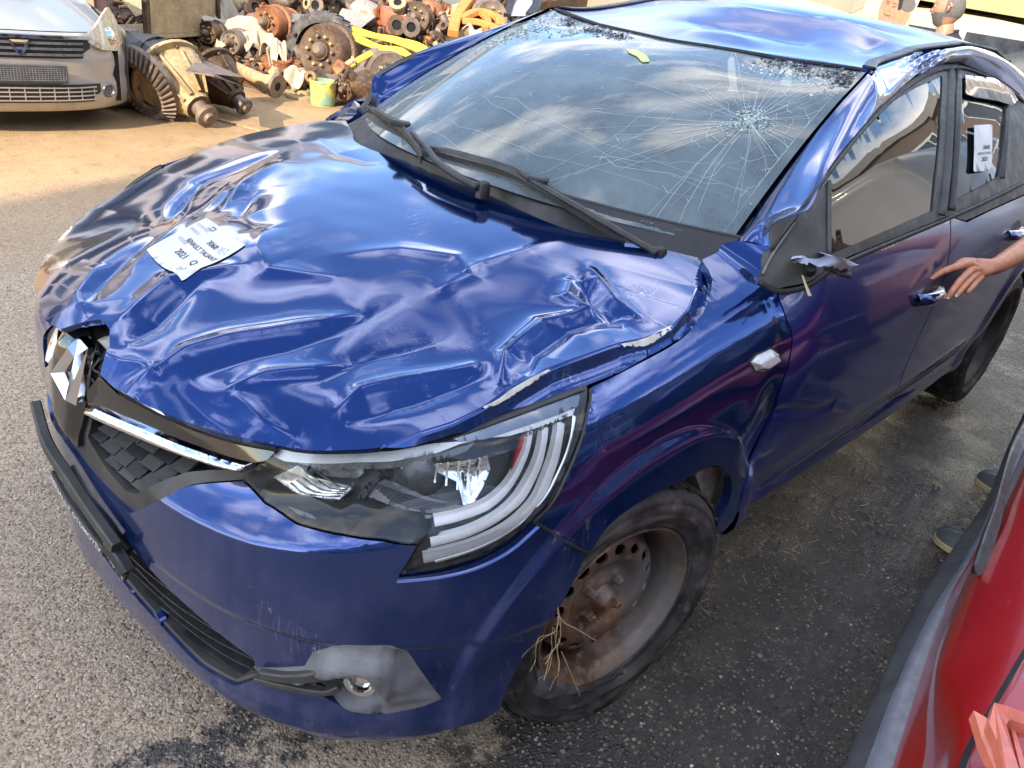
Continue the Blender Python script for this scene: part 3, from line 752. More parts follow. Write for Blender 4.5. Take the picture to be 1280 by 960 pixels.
# centre crash bar and the number plate holder
pl = bpy.data.objects.new('number_plate_holder', None); COL.objects.link(pl); pl.parent = car
pl['label'] = 'broken black number plate holder with worn white dealer lettering'
def bar_on_shell(name, pts, o, prof, mat, par, g=(.0, .4), n=30):
    q = trace(lift_off(o), pts, g); P = cr(shell(q, o), 6); V, F = sweep_vf(P, prof); return mesh_obj(name, V, F, mat, par, False), P
hb, hbP = bar_on_shell('holder_rail', [(36,508),(60,556),(90,603),(118,645),(146,684)], .022, rectp(.010, .012, .003), M_BLKD, pl, (-.2, .5))
nb, nbP = bar_on_shell('holder_lettered_strip', [(66,592),(86,628),(110,662),(131,690)], .020, rectp(.004, .011, .001), M_BLKD, pl, (-.05, .38))
nb2, nb2P = bar_on_shell('holder_lettered_strip', [(134,686),(146,705),(158,722)], .024, rectp(.004, .011, .001), M_BLKD, pl, (.15, .36))
bar_on_shell('holder_bracket', [(136,680),(150,698),(160,715)], .020, rectp(.012, .016, .004), M_BLK, pl, (.15, .40))
bar_on_shell('holder_bracket', [(112,628),(135,655),(160,690)], .000, rectp(.010, .012, .003), M_BLK, pl, (.1, .43))
def text_along(P, txt, h, mat, par, out=.0055, name='lettering', wf=.9):
    V, F = text_mesh(txt, h, h*.02)
    L_ = np.r_[0, np.cumsum(np.linalg.norm(np.diff(P, axis=0), axis=1))]; x0, x1 = V[:, 0].min(), V[:, 0].max()
    t = (V[:, 0]-x0)/(x1-x0)*L_[-1]*.96+.02*L_[-1]
    B = np.stack([np.interp(t, L_, P[:, k]) for k in range(3)], 1)
    T = P[-1]-P[0]; T /= np.linalg.norm(T); S = np.cross(T, [0, 0, 1]); S /= np.linalg.norm(S); W_ = np.cross(S, T)
    if S[0] < 0: S = -S
    W_ = W_ if W_[2] > 0 else -W_
    return mesh_obj(name, B+S*out+W_*(V[:, 1:2]-h*.36), F, mat, par, False)
M_LET = simple('worn_white_lettering', (.62, .62, .58), .6, var=.4, vs=60)
text_along(nbP, 'RENAULT OTOMOTİV', .019, M_LET, pl)
text_along(nb2P, 'ANKARA', .019, M_LET, pl)
# lower lip tabs
for p in ((160,737),(194,773)):
    q = SH([p], (.2, .28))[0]; b_ = MB().box((0, 0, 0), (.02, .035, .014), bev=.004); o = b_.build('clip_tab', M_BLUE, car); v = shell(q[None], -.012)[0]; o.location = v; o.rotation_euler = (0, .3, -.15)
# ---- fog lamp surrounds
def fog(sg):
    fr = bpy.data.objects.new('fog_surround', None); COL.objects.link(fr); fr.parent = car
    if sg > 0: fr['label'] = 'scuffed grey plastic fog lamp surround'
    P = fogP if sg > 0 else mir(fogP)
    ctr = SH([(430,848)], (.7, .35))[0]
    hol = SH([(384,858),(402,846),(430,838),(452,836),(462,848),(468,872),(440,876),(408,870)], (.7, .35))
    if sg < 0: hol = mir(hol)
    def fl(q):
        q = np.asarray(q, float); a = np.abs(q[:, 0]); d = dist_poly(q, P)[0]; dh = dist_poly(q, hol)[0]
        u = (q[:, 1]-.30)/.12
        o = .001+.034*sstep(d, 0, .045)*sstep(q[:, 1], .27, .36)-.026*(1-sstep(dh, 0, .02))-.006*np.exp(-((a-.80)/.006)**2)-.012*sstep(a, .805, .815)*sstep(d, 0, .02)*sstep(q[:, 1], .3, .33)
        return shell(q, o)
    panel('surround_panel', P, fl, .008, M_GREYPL, fr, .012, holes=[hol], sgn=-1)
    panel('recess', shrink(hol, 1.15), lift_off(-.055), .02, M_BLK, fr, 0, sgn=-1)
    # bent lamp bracket
    c = SH([(452,858)], (.7, .34))[0]; c = np.array([sg*abs(c[0]), c[1]]); v = shell(c[None], -.022)[0]
    b_ = MB().lathe([(.0, .0), (.024, .0), (.030, .006), (.030, .016), (.022, .016), (.020, .004), (0, .004)], 20, Mdir(v, (.8, .5*sg, .1)))
    b_.build('fog_lamp', M_REFL, fr, auto=40)
    # long fin running into the lower grille
    q = SH([(330,838),(360,842),(392,840),(410,832)], (.55, .34)); q[:, 0] = np.abs(q[:, 0])*sg
    V, F = sweep_vf(cr(shell(q, .008), 6), rectp(.008, .010, .003), np.linspace(.8, 1.2, 19)); mesh_obj('fin', V, F, M_BLKD, fr, False)
    q = SH([(322,846),(360,855),(405,862),(425,856)], (.55, .30)); q[:, 0] = np.abs(q[:, 0])*sg
    V, F = sweep_vf(cr(shell(q, .004), 6), rectp(.007, .006, .002)); mesh_obj('fin', V, F, M_BLKD, fr, False)
fog(1); fog(-1)
# ---- upper grille
gr = bpy.data.objects.new('upper_grille', None); COL.objects.link(gr); gr.parent = car
gOut = np.vstack([bT, SH([(318,580),(346,561)], (.57, .68)), SH([(260,539),(200,516),(150,490),(127,468)], (.45, .72)), [(0, .755)]])
gOuter = np.vstack([gOut, mir(gOut)[1:-1]])
panel('grille_backing', shrink(gOuter, 1.0), lift_off(-.06), .03, M_VOID, gr, 0, sgn=-1)
gi = SH([(104,548),(128,588),(152,616),(165,620),(200,602),(230,592),(262,590),(292,589),(250,574),(180,547),(125,520),(110,512)], (.12, .55))
panel('grille_surround', gOuter, lift_off(-.008), .012, M_BLKD, gr, .02, holes=[gi, mir(gi)], sgn=-1)
for sg in (1, -1):
    gl = SH([(112,488),(127,470),(150,492),(200,519),(260,543),(346,563),(336,574),(312,578),(250,560),(180,533),(128,510),(112,505)], (.12, .68))
    ch = SH([(117,508),(128,508),(180,530),(250,558),(314,577),(308,586),(250,571),(180,544),(128,521),(117,515)], (.12, .64))
    if sg < 0: gl, ch = mir(gl), mir(ch)
    panel('gloss_trim', gl, lift_off(.004), .012, M_PIANO, gr, .012, sgn=-1)
    panel('chrome_strip', ch, (lambda ch: lambda q: shell(q, .014+.008*sstep(dist_poly(np.asarray(q, float), ch)[0], 0, .007)))(ch), .003, M_CHROME, gr, .012, sgn=-1)
    s0, s1 = gi[:, 0].min(), gi[:, 0].max(); gg = gi if sg > 0 else mir(gi)
    for row in range(9):
        zz = .455+row*.020
        for k in range(12):
            ss = sg*(s0+.018+(k+.5*(row % 2))*.046)
            cpt = np.array([[ss, zz]])
            if not inpoly(cpt, gg)[0]: continue
            d_ = dist_poly(cpt, gg)[0][0]
            if d_ < .006: continue
            hw = min(.026, .010+d_*.9)
            q = np.array([(ss-hw, zz-.007), (ss+hw, zz-.004), (ss+hw*.85, zz+.008), (ss-hw*.7, zz+.007)])
            a = shell(q, -.012); a[2:] = shell(q[2:], -.034); bq = a.copy(); bq[:, 2] -= .005; bq[:, 0] -= .004
            V = list(a)+list(bq); F = [(0, 1, 2, 3), (7, 6, 5, 4), (0, 4, 5, 1), (1, 5, 6, 2), (2, 6, 7, 3), (3, 7, 4, 0)]
            mesh_obj('grille_tile', V, F, M_BLKD if (row+k) % 3 else M_BLK, gr, False)
panel('grille_cap', SH([(96,400),(134,399),(138,432),(127,468),(116,500),(104,492),(98,450)], (.08, .75)), lift_off(-.006), .01, M_PIANO, gr, .01)
for pts_ in ([(108,448),(116,462),(124,466)], [(124,448),(114,462),(108,474)], [(106,466),(114,474),(119,482)]): mesh_obj('badge_bracket', *sweep_vf(cr(shell(SH(pts_, (.1, .70)), -.001), 4), rectp(.0012, .0015)), M_LGREY, gr, False)
# ---- emblem pod and emblem
pod = SH([(70,398),(100,396),(132,398),(134,430),(124,466),(116,505),(108,545),(100,566),(84,540),(66,480),(60,440)], (.03, .72))
podp = SH([(82,408),(112,407),(120,440),(114,480),(106,520),(99,560),(86,548),(70,505),(60,462),(66,430)], (.05, .74))
def podl(q): q = np.asarray(q, float); d = dist_poly(q, podp)[0]; return shell(q, .002+.014*sstep(d, 0, .03))
panel('emblem_pod', podp, podl, .010, M_PIANO, gr, .02, sgn=-1)
def emblem():
    e = bpy.data.objects.new('emblem', None); COL.objects.link(e); e.parent = car; e['label'] = 'chrome diamond emblem'
    tr_ = lambda P: trace(lift_off(.024), P, (.05, .70))
    out_ = tr_([(95,422),(107,436),(92,508),(65,463)]); inn = tr_([(93,444),(98,453),(88,488),(79,466)])
    loft('diamond', [shell(out_, .006), shell(out_, .020), shell(out_*.5+inn*.5, .036), shell(inn, .022), shell(inn, .006)], M_CHROME, e, closed_u=True, smooth=False)
    return e
emblem()
# ---- headlamps ------------------------------------------------
def lamp(sg):
    L_ = bpy.data.objects.new('headlamp', None); COL.objects.link(L_); L_.parent = car
    def tr(pts, g=(.7, .68)):
        q = SH(pts, g); return q if sg > 0 else mir(q)
    topE = [(348,560),(420,566),(492,563),(540,554),(587,541),(635,524),(683,506),(736,485)]
    outE = [(733,520),(722,560),(705,600),(685,632),(668,650),(640,675),(600,698),(550,713),(500,720),(523,681),(480,675),(420,667),(370,654),(330,628),(300,598)]
    o_ = tr(topE+outE, (.6, .73))
    panel('lamp_housing', o_, lambda q: shell(q, -.008-.047*sstep(dist_poly(np.asarray(q, float), o_)[0], 0, .03)), .012, M_BLK, L_, 0, sgn=-1)
    a = resample(o_, .012, True)
    loft('lamp_gasket', [shell(a, -.012), shell(a, -.004), shell(a+(a.mean(0)-a)*.02, -.003), shell(a+(a.mean(0)-a)*.025, -.02)], M_BLK, L_, closed_u=True)
    def piece(name, pts, o, mat, th=.010, fn=None, st=.008):
        q = tr(pts); return panel(name, q, fn or lift_off(o), st, mat, L_, th, sgn=-1)
    # pale hazed upper cover
    piece('upper_cover', [(560,549),(600,538),(650,519),(700,500),(731,489),(727,512),(700,523),(650,540),(610,553),(577,556)], -.010, M_BLUEGL)
    # long running-light band along the top
    piece('light_guide', [(330,573),(348,566),(420,572),(490,570),(545,560),(610,553),(577,561),(545,573),(490,583),(420,585),(350,582)], -.014, M_DRL, st=.006)
    piece('light_guide', [(612,552),(650,540),(700,523),(725,514),(722,523),(690,535),(640,550)], -.012, M_DRL, st=.006)
    piece('upper_bezel', [(352,584),(420,588),(490,586),(548,576),(600,562),(590,573),(540,588),(480,596),(400,596)], -.022, M_LGREY)
    # three nested hooks of the outer light guide
    def band(c_, w0, w1, o, mat, name='light_guide'):
        q = tr(c_); P = cr(q, 8); T = np.gradient(P, axis=0); T /= np.linalg.norm(T, axis=1)[:, None]; nn = np.stack([T[:, 1], -T[:, 0]], 1)
        w_ = np.linspace(w0, w1, len(P))[:, None]; nn = nn if sg > 0 else nn
        loft(name, [shell(P-nn*w_, o-.012), shell(P-nn*w_, o), shell(P, o+.004), shell(P+nn*w_, o), shell(P+nn*w_, o-.012)], mat, L_, smooth=True, sharp_rows=(1, 3))
    band([(672,545),(664,580),(645,615),(618,640),(580,655),(545,663)], .0042, .0050, -.020, M_DRL)
    band([(690,540),(682,585),(662,625),(630,655),(590,675),(540,688)], .0052, .0075, -.018, M_DRL)
    band([(708,533),(699,583),(678,632),(645,665),(600,688),(530,706)], .0062, .0090, -.014, M_DRL)
    band([(724,524),(713,575),(692,620),(662,655),(615,685),(545,708)], .0030, .0030, -.012, M_REFL)
    piece('red_lamp_piece', [(664,552),(680,547),(671,580),(655,602),(648,606),(658,575)], -.028, M_RED)  # red piece set behind the lens
    piece('hook_bezel', [(530,690),(545,664),(560,662),(525,712),(503,716)], -.022, M_BLK)
    # inner reflector bowls: stepped planes and a bright shell
    def bowl(pts, o0, tilt, mat, name='reflector', st=.007, steps=0):
        q = tr(pts); c0 = q.mean(0)
        def fn(p):
            p = np.asarray(p, float); d = dist_poly(p, q)[0]; o = o0-tilt*sstep(d, 0, .05)
            if steps: o = o+.003*np.abs(((p[:, 1]*steps) % 1)-.5)
            return shell(p, o)
        return panel(name, q, fn, st, mat, L_, .015, sgn=-1)
    bowl([(330,606),(362,591),(378,605),(430,618),(435,622),(418,636),(365,628),(352,622)], -.026, .010, M_SATIN, st=.004, steps=160)
    bowl([(366,590),(430,592),(458,600),(440,614),(395,610),(380,602)], -.036, .02, M_LGREY)
    piece('divider', [(442,632),(470,598),(478,602),(452,634)], -.02, M_BLK)
    bowl([(455,622),(480,612),(540,636),(600,648),(580,658),(500,650),(455,634)], -.030, .005, M_LGREY, st=.004, steps=190)
    # projector
    q = tr([(530,620)])[0]; v = shell(q[None], -.050)[0]; nrm = shell(q[None], .05)[0]-shell(q[None], 0)[0]
    MB().lathe([(0, .026), (.018, .024), (.032, .016), (.040, .004), (.044, 0), (.046, -.01)], 28, Mdir(v, nrm)).build('projector', M_LGREY, L_, auto=50)
    bowl([(500,596),(560,590),(600,585),(618,580),(622,598),(612,620),(600,640),(585,644),(578,615),(545,600),(510,606)], -.026, .026, M_REFL, st=.005)
    for k in range(7):       # ribs of the bright reflector
        t = k/6; p0 = np.array((520+88*t, 594-9*t)); p1 = np.array((512+90*t+4, 606+26*t**1.6+4)) if k < 5 else np.array((590+10*(k-5), 640-6*(k-5)))
        q2 = tr([tuple(p0), tuple(p1)]); P = shell(rs_n(q2, 8), -.024); V, F = sweep_vf(P, rectp(.0016, .004)); mesh_obj('rib', V, F, M_CHROME, L_, False)
    for k in range(5):
        q2 = tr([(352+8*k, 614-4*k), (372+12*k, 628-2*k), (420+3*k, 632-3*k)]); P = shell(cr(q2, 5), -.026); V, F = sweep_vf(P, rectp(.0010, .002)); mesh_obj('rib', V, F, M_CHROME, L_, False)
    for k in range(6):
        q2 = tr([(462+5*k, 618+4*k), (500+6*k, 629+4*k), (560+4*k, 646-1*k)]); P = shell(cr(q2, 5), -.027); V, F = sweep_vf(P, rectp(.0008, .002)); mesh_obj('rib', V, F, M_LGREY, L_, False)
    piece('barcode_label', [(353,637),(385,648),(393,655),(360,646)], -.012, M_GREYPL, th=.001, st=.01)
    bowl([(330,606),(352,624),(400,640),(440,640),(500,655),(600,655),(560,668),(480,672),(420,664),(372,650),(335,626)], -.045, .0, M_PIANO)
    panel('lens', shrink(o_, .985), lift_off(.0005), .012, M_LENS, L_, 0, sgn=-1)
    if sg > 0:
        lt = tr([(655,549),(715,522)]); lt = rs_n(lt, 6); P = shell(lt, -.0085)
        text_along(P, 'RENAULT', .012, M_LGREY, L_, out=0.0, name='lettering')
lamp(1); lamp(-1)
# folded upper edge of the bumper under the lamp hook, facing the sky
for sg in (1, -1):
    q = SH([(496,727),(550,722),(600,709),(640,687),(673,658)], (.8, .6)); q = q if sg > 0 else mir(q); q = rs_n(cr(q, 5), 30)
    r0, r1, r2 = shell(q, .0035), shell(q, -.004), shell(q, -.010); r1[:, 2] += .0075; r2[:, 2] += .0065; r00 = shell(q, .001); r00[:, 2] -= .003
    loft('bumper_lip', [r00, r0, r1, r2], M_BLUE, car, sharp_rows=(1,))
# dark joints between the panels
def joint(pts, g, w_=.0016):
    for sg in (1, -1):
        q = cr(SH(pts, g), 5); q = q if sg > 0 else mir(q); V, F = sweep_vf(shell(q, .0004), rectp(w_, w_)); mesh_obj('panel_joint', V, F, M_RUB, car, False)
joint([(668,652),(700,672),(736,692)], (1.0, .68), .0022); joint([(738,486),(733,522),(722,562),(705,601),(686,634),(668,652)], (1.1, .85), .0022)
# lower lamp lip: bright folded edge of the bumper already belongs to the bumper skin
# ---- front wing
fO = SH([(740,484),(790,459),(851,425),(880,390),(890,347),(877,325)], (1.15, .85))
fP = SH([(899,313),(922,301),(963,309)], (s_of_x(-.35), .95)); fQ = SH([(952,335),(947,350)], (s_of_x(-.38), .96))
fD = SH([(971,363),(972,373),(982,400),(989,419),(984,458),(974,487),(966,519),(948,560),(931,607),(917,650),(890,677)], (s_of_x(-.4), .9))
fA = SH([(900,650),(913,624),(915,600),(905,585),(889,583),(862,596),(825,612),(787,635),(757,661),(738,690)], (s_of_x(-.33), .45))
fL = SH([(668,653),(685,635),(706,600),(723,560),(734,520)], (1.0, .68))
wing_poly = np.vstack([cr(fO, 3), fP, fQ, cr(fD, 3), cr(fA, 3), cr(fL, 3)])
def wingl(q):
    v = shell(q); x, z = v[:, 0], v[:, 2]
    n = .0025*vnoise(x, z*1.3, 31, 13)
    # buckled corner behind the wheel
    n += -.014*np.exp(-(((x+.36)/.07)**2+((z-.60)/.10)**2))+.008*np.exp(-(((x+.30)/.05)**2+((z-.68)/.06)**2))
    v[:, 1] += n; return v
wing = panel('front_wing', wing_poly, wingl, .009, M_BLUE, car, .02, bstep=.006, sgn=-1)
def mirror_part(o):
    c = copyo(o, car); c.scale = (1, -1, 1); return c
panel('front_wing', mir(wing_poly), lambda q: shell(q), .014, M_BLUE, car, .02, bstep=.01, sgn=-1)
# side repeater
rq = SH([(938,452),(945,444),(963,436),(973,443),(971,453),(954,464),(944,463)], (s_of_x(-.3), .8))
def repl(q): d = dist_poly(q, rq)[0]; return shell(q, .002+.012*sstep(d, 0, .012))
rep = panel('side_repeater', rq, repl, .002, simple('clear_lamp', (.50, .51, .49), .15, coat=1, var=.15, vs=60), car, .012, sgn=-1)
panel('repeater_seat', shrink(rq, 1.18), lift_off(.001), .006, M_BLK, car, .004, sgn=-1)
# ---- doors
bg0 = SH([(1187,272),(1187,304),(1183,334),(1176,358),(1166,383),(1146,426),(1127,470),(1118,497)], (s_of_x(-1.3), .95))
dT = SH([(973,363),(1007,357),(1036,337),(1066,322),(1125,297)], (s_of_x(-.42), .92))
dB = SH([(1058,546),(990,594),(921,641)], (s_of_x(-1.0), .33))
dF = SH([(933,608),(950,561),(968,519),(976,487),(986,458),(991,419),(984,400),(974,373)], (s_of_x(-.42), .5))
front_door_poly = np.vstack([dT, cr(bg0, 3), dB, cr(dF, 3)])
def doorl(q):
    v = shell(q); x, z = v[:, 0], v[:, 2]
    n = .0012*vnoise(x, z, 41, 8)
    v[:, 1] += n; return v
# long shallow graze low on the front door
dline = shell(SH([(966,516),(990,512),(1015,515),(1040,507)], (s_of_x(-.45), .6)))[:, [0, 2]]
def doorl2(q):
    v = doorl(q); d, par = dist_poly(v[:, [0, 2]], dline, False); v[:, 1] -= .006*np.exp(-(d/.010)**2); return v
fd = panel('front_door', front_door_poly, doorl2, .011, M_BLUE_D, car, .012, bstep=.008, sgn=-1)
x2 = lambda x, z: (s_of_x(x), z)
rb = bg0.copy(); rb[:, 0] += .008
arc = [(s_of_x(-2.649+.385*math.cos(a)), .285+.385*math.sin(a)) for a in np.linspace(.08, 1.25, 9)]
rear_door_poly = np.vstack([cr(rb, 3), [x2(-1.8, .318)], arc[0:1], arc[1:], [x2(-2.53, .80), x2(-2.52, .975), x2(-2.2, .972), x2(-1.8, .966), x2(-1.5, .958)]])
rd = panel('rear_door', rear_door_poly, doorl, .014, M_BLUE_D, car, .012, bstep=.010, sgn=-1)
qa = [(s_of_x(-2.649+.365*math.cos(a)), .285+.365*math.sin(a)) for a in np.linspace(-.0, 3.1, 26)]
qp = np.vstack([[x2(-2.28, .22)], [x2(-2.28, .30)], [(s, z) for s, z in [(s_of_x(-2.649+.390*math.cos(a)), .285+.390*math.sin(a)) for a in np.linspace(.1, 1.25, 8)]], [x2(-2.535, .80), x2(-2.525, .99), x2(-2.9, 1.0), x2(-3.2, .99), (_pd[-1]*.93, .97), (_pd[-1]*.93, .25), x2(-3.1, .22)], np.array(qa)[::-1]])
quarter = panel('rear_wing', qp, doorl, .02, M_BLUE_D, car, .012, bstep=.012, sgn=-1)
for o in (fd, rd, quarter): mirror_part(o)
# rocker
ss = np.linspace(s_of_x(-.36), s_of_x(-2.29), 60)
zt_ = np.interp(ss, [s_of_x(-.42), s_of_x(-1.36), s_of_x(-2.3)], [dB[-1][1]-.006, dB[0][1]-.012, .310])
sill = loft('sill', [shell(np.stack([ss, zt_], 1), -.02), shell(np.stack([ss, zt_], 1), .0), shell(np.stack([ss, zt_-.02], 1), .004), shell(np.stack([ss, zt_-.045], 1), .004), shell(np.stack([ss, zt_-.075], 1), -.01), shell(np.stack([ss, zt_-.095], 1), -.05)], M_BLUE_D, car, sharp_rows=(1, 3))
mirror_part(sill)
# rub line low on the doors
for x0, x1 in ((-.50, -1.34), (-1.39, -2.1)):
    P = shell(np.stack([np.linspace(s_of_x(x0), s_of_x(x1), 30), np.linspace(.385+(x0+.5)*-.01, .375, 30)], 1), .001); V, F = sweep_vf(P, rectp(.002, .006)); mesh_obj('door_strip', V, F, M_BLKD, car, False)
# handles
def handle(px, py, g, bent=0):
    q = SH([(px, py)], g)[0]; sx = np.array([-.085, -.075, -.05, 0, .05, .075, .085])*1.25
    rows = []
    for a, zz, o in ((0, .017, .006), (1, .018, .024), (2, 0, .038), (3, -.017, .024), (4, -.015, .006)):
        rows.append(shell(np.stack([q[0]+sx, q[1]+zz+.0*sx-.06*sx+bent*sx**2], 1), o-.02*(np.abs(sx)/.106)**4))
    h = loft('door_handle', rows, M_BLUE, car, smooth=True)
    a = np.arange(20)/20*2*math.pi; cup = np.stack([q[0]+.075*np.cos(a), q[1]+.010+.036*np.sin(a)], 1)
    panel('handle_cup', cup, lift_off(.0012), .01, M_BLK, car, .001, sgn=-1); return h
handle(1160, 370, (s_of_x(-1.3), .82)); handle(1268, 292, (s_of_x(-2.1), .9))
# ---- glasshouse
Btr = SH([(963,309),(990,270),(1035,212),(1083,152),(1130,107),(1165,86),(1190,81),(1210,83),(1250,99),(1280,122)], (s_of_x(-.45), 1.02))
B3 = shell(cr(Btr, 5)); 
B3 = np.vstack([B3, [(-2.62, .66, 1.17), (-2.85, .74, 1.05), (-3.0, .80, .985)]])
Aw = Wlift(np.stack([np.full(14, 1.012), np.linspace(.02, 1.0, 14)], 1))
Ar = np.array([Rlift(np.array([(x, .515)]))[0] for x in np.linspace(-1.25, -2.7, 14)])
A3_ = np.vstack([Aw, Ar, [(-2.95, .56, 1.28), (-3.12, .62, 1.12), (-3.22, .70, .985)]])
NB = 110; A_, B_ = rs_n(A3_, NB), rs_n(B3, NB)
NR = 15
def dens(rows, f=3):
    R_ = np.array(rows); R1 = np.stack([cr(R_[:, j], f) for j in range(R_.shape[1])], 1); return np.stack([cr(R1[i], 2) for i in range(len(R1))], 0)
def pillar(sg):
    rows = []; u_ = np.arange(NB)/NB
    for k in range(NR):
        B2 = B_.copy()
        if sg < 0: kk = .058*(1-sstep(B2[:, 2], 1.02, 1.27))*sstep(B2[:, 0], -1.6, -1.0); B2[:, 1] -= kk; B2[:, 2] -= .4*kk
        t = k/(NR-1); P = A_*(1-t)+B2*t
        bl = 4*t*(1-t)*np.interp(u_, [0, .2, .45, .8, 1], [.012, .012, .028, .035, .02] if sg > 0 else [.0, .0, .002, .01, .01])
        P = P+np.stack([bl*.25, bl*.75, bl*.6], 1)
        # crushed windscreen corner
        c = np.exp(-((u_-.42)/.045)**2); m = min(1, 6*t*(1-t)+.15); i = np.arange(NB)
        r_ = np.sin(i*.9+k*1.7)*.007+np.sin(i*.37+k*.8)*.008+np.sin(i*1.9-k*1.1)*.004
        P[:, 2] += (c*(r_-.008)+.0025*np.sin(i*.21+k*.5))*m; P[:, 1] += c*r_*.8*m; P[:, 1] *= sg
        rows.append(P)
    loft('roof_rail', dens(rows), M_BLUE, car)
pillar(1); pillar(-1)
# black door frame with glass openings, B pillar in it
wg1 = SH([(1037,224),(1070,176),(1095,147),(1120,126),(1150,108),(1179,95),(1177,150),(1172,220),(1168,264),(1130,281),(1075,305),(1036,321)], (s_of_x(-.66), 1.1))
wg2 = SH([(1203,98),(1235,106),(1257,121),(1258,150),(1250,221),(1225,236),(1198,249),(1200,170)], (s_of_x(-1.9), 1.3))
wo = np.vstack([cr(Btr, 4), [x2(-2.62, 1.17), x2(-2.85, 1.03), x2(-2.86, .992), x2(-2.2, .974), x2(-1.8, .968), x2(-1.5, .962)], SH([(1187,270),(1066,320),(1036,335),(1007,355),(973,362),(947,350),(953,332)], (s_of_x(-1.3), .96))])
wg3 = np.array([x2(-2.10, 1.04), x2(-2.05, 1.22), x2(-2.35, 1.20), x2(-2.55, 1.08), x2(-2.58, 1.03)])
wf = panel('window_frame', wo, lift_off(-.004), .02, M_BLKD, car, .015, holes=[wg1, wg2], bstep=.010, sgn=-1)
sg1 = panel('side_window', shrink(wg1, 1.01), lift_off(-.009), .03, M_TINT, car, 0, sgn=-1); sg2 = panel('side_window', shrink(wg2, 1.01), lift_off(-.009), .03, M_TINT, car, 0, sgn=-1)
panel('window_frame', mir(wo), right_lift(-.004), .02, M_BLKD, car, .015, holes=[mir(wg1), mir(wg2)], bstep=.010, sgn=-1)
for g_ in (wg1, wg2): panel('side_window', shrink(mir(g_), 1.01), right_lift(-.009), .03, M_TINT, car, 0, sgn=-1)
# rubber beads and B pillar ribs
def bead(pts, g, o, prof, mat=M_RUB, name='window_seal'):
    P = cr(shell(SH(pts, g), o), 5); V, F = sweep_vf(P, prof); return mesh_obj(name, V, F, mat, car, True)
bead([(948,352),(973,364),(1007,358),(1036,338),(1066,323),(1125,298),(1187,272),(1240,248),(1280,228)], (s_of_x(-.4), .95), .002, rectp(.004, .006, .002))
bead([(963,312),(990,274),(1035,216),(1083,156),(1130,111),(1165,90),(1190,85),(1212,87),(1250,104),(1280,128)], (s_of_x(-.4), 1.0), .003, rectp(.004, .004, .002))
bead([(953,343),(966,318),(990,282),(1034,224)], (s_of_x(-.4), .98), .000, rectp(.003, .003, .001), M_GREYPL, 'mirror_patch_lip')
bead([(1187,86),(1186,150),(1182,220),(1176,268)], (s_of_x(-1.8), 1.32), .002, rectp(.011, .004, .002), M_BLKD, 'pillar_trim')
bead([(1197,88),(1196,150),(1192,220),(1188,262)], (s_of_x(-1.9), 1.32), .003, rectp(.010, .004, .002), M_BLK, 'pillar_trim')
bead([(1259,126),(1258,160),(1252,222)], (s_of_x(-2.2), 1.25), .002, rectp(.008, .003, .001), M_BLK, 'pillar_trim')
bead([(1036,226),(1036,270),(1036,320)], (s_of_x(-.6), 1.1), .000, rectp(.005, .004, .001), M_BLKD, 'pillar_trim')
panel('wind_deflector', SH([(1203,93),(1240,97),(1262,112),(1269,124),(1262,131),(1240,124),(1215,120),(1203,116)], (s_of_x(-1.95), 1.32)), lift_off(.010), .02, M_PIANO, car, .004, sgn=-1)
pw = SH([(1216,156),(1239,155),(1237,212),(1215,215)], (s_of_x(-1.95), 1.2))
p2 = panel('paper_sheet', pw, lift_off(.004), .05, M_PAPER, None, 0, sgn=-1); props(p2, 'small white printed sheet stuck upright on the rear side window', 'paper')
def onp2(uv): 
    uv = np.asarray(uv, float); u, v = uv[:, :1], uv[:, 1:2]; q = (pw[3]*(1-v)+pw[0]*v)*(1-u)+(pw[2]*(1-v)+pw[1]*v)*u; return shell(q, .0055)
print_on('3068', .45, .47, .12, M_INK, 1.6, p2, onp2); print_on('RENAULT TALIANT', .18, .36, .07, M_INK, 1.25, p2, onp2); print_on('2021', .38, .22, .12, M_INK, 1.6, p2, onp2)
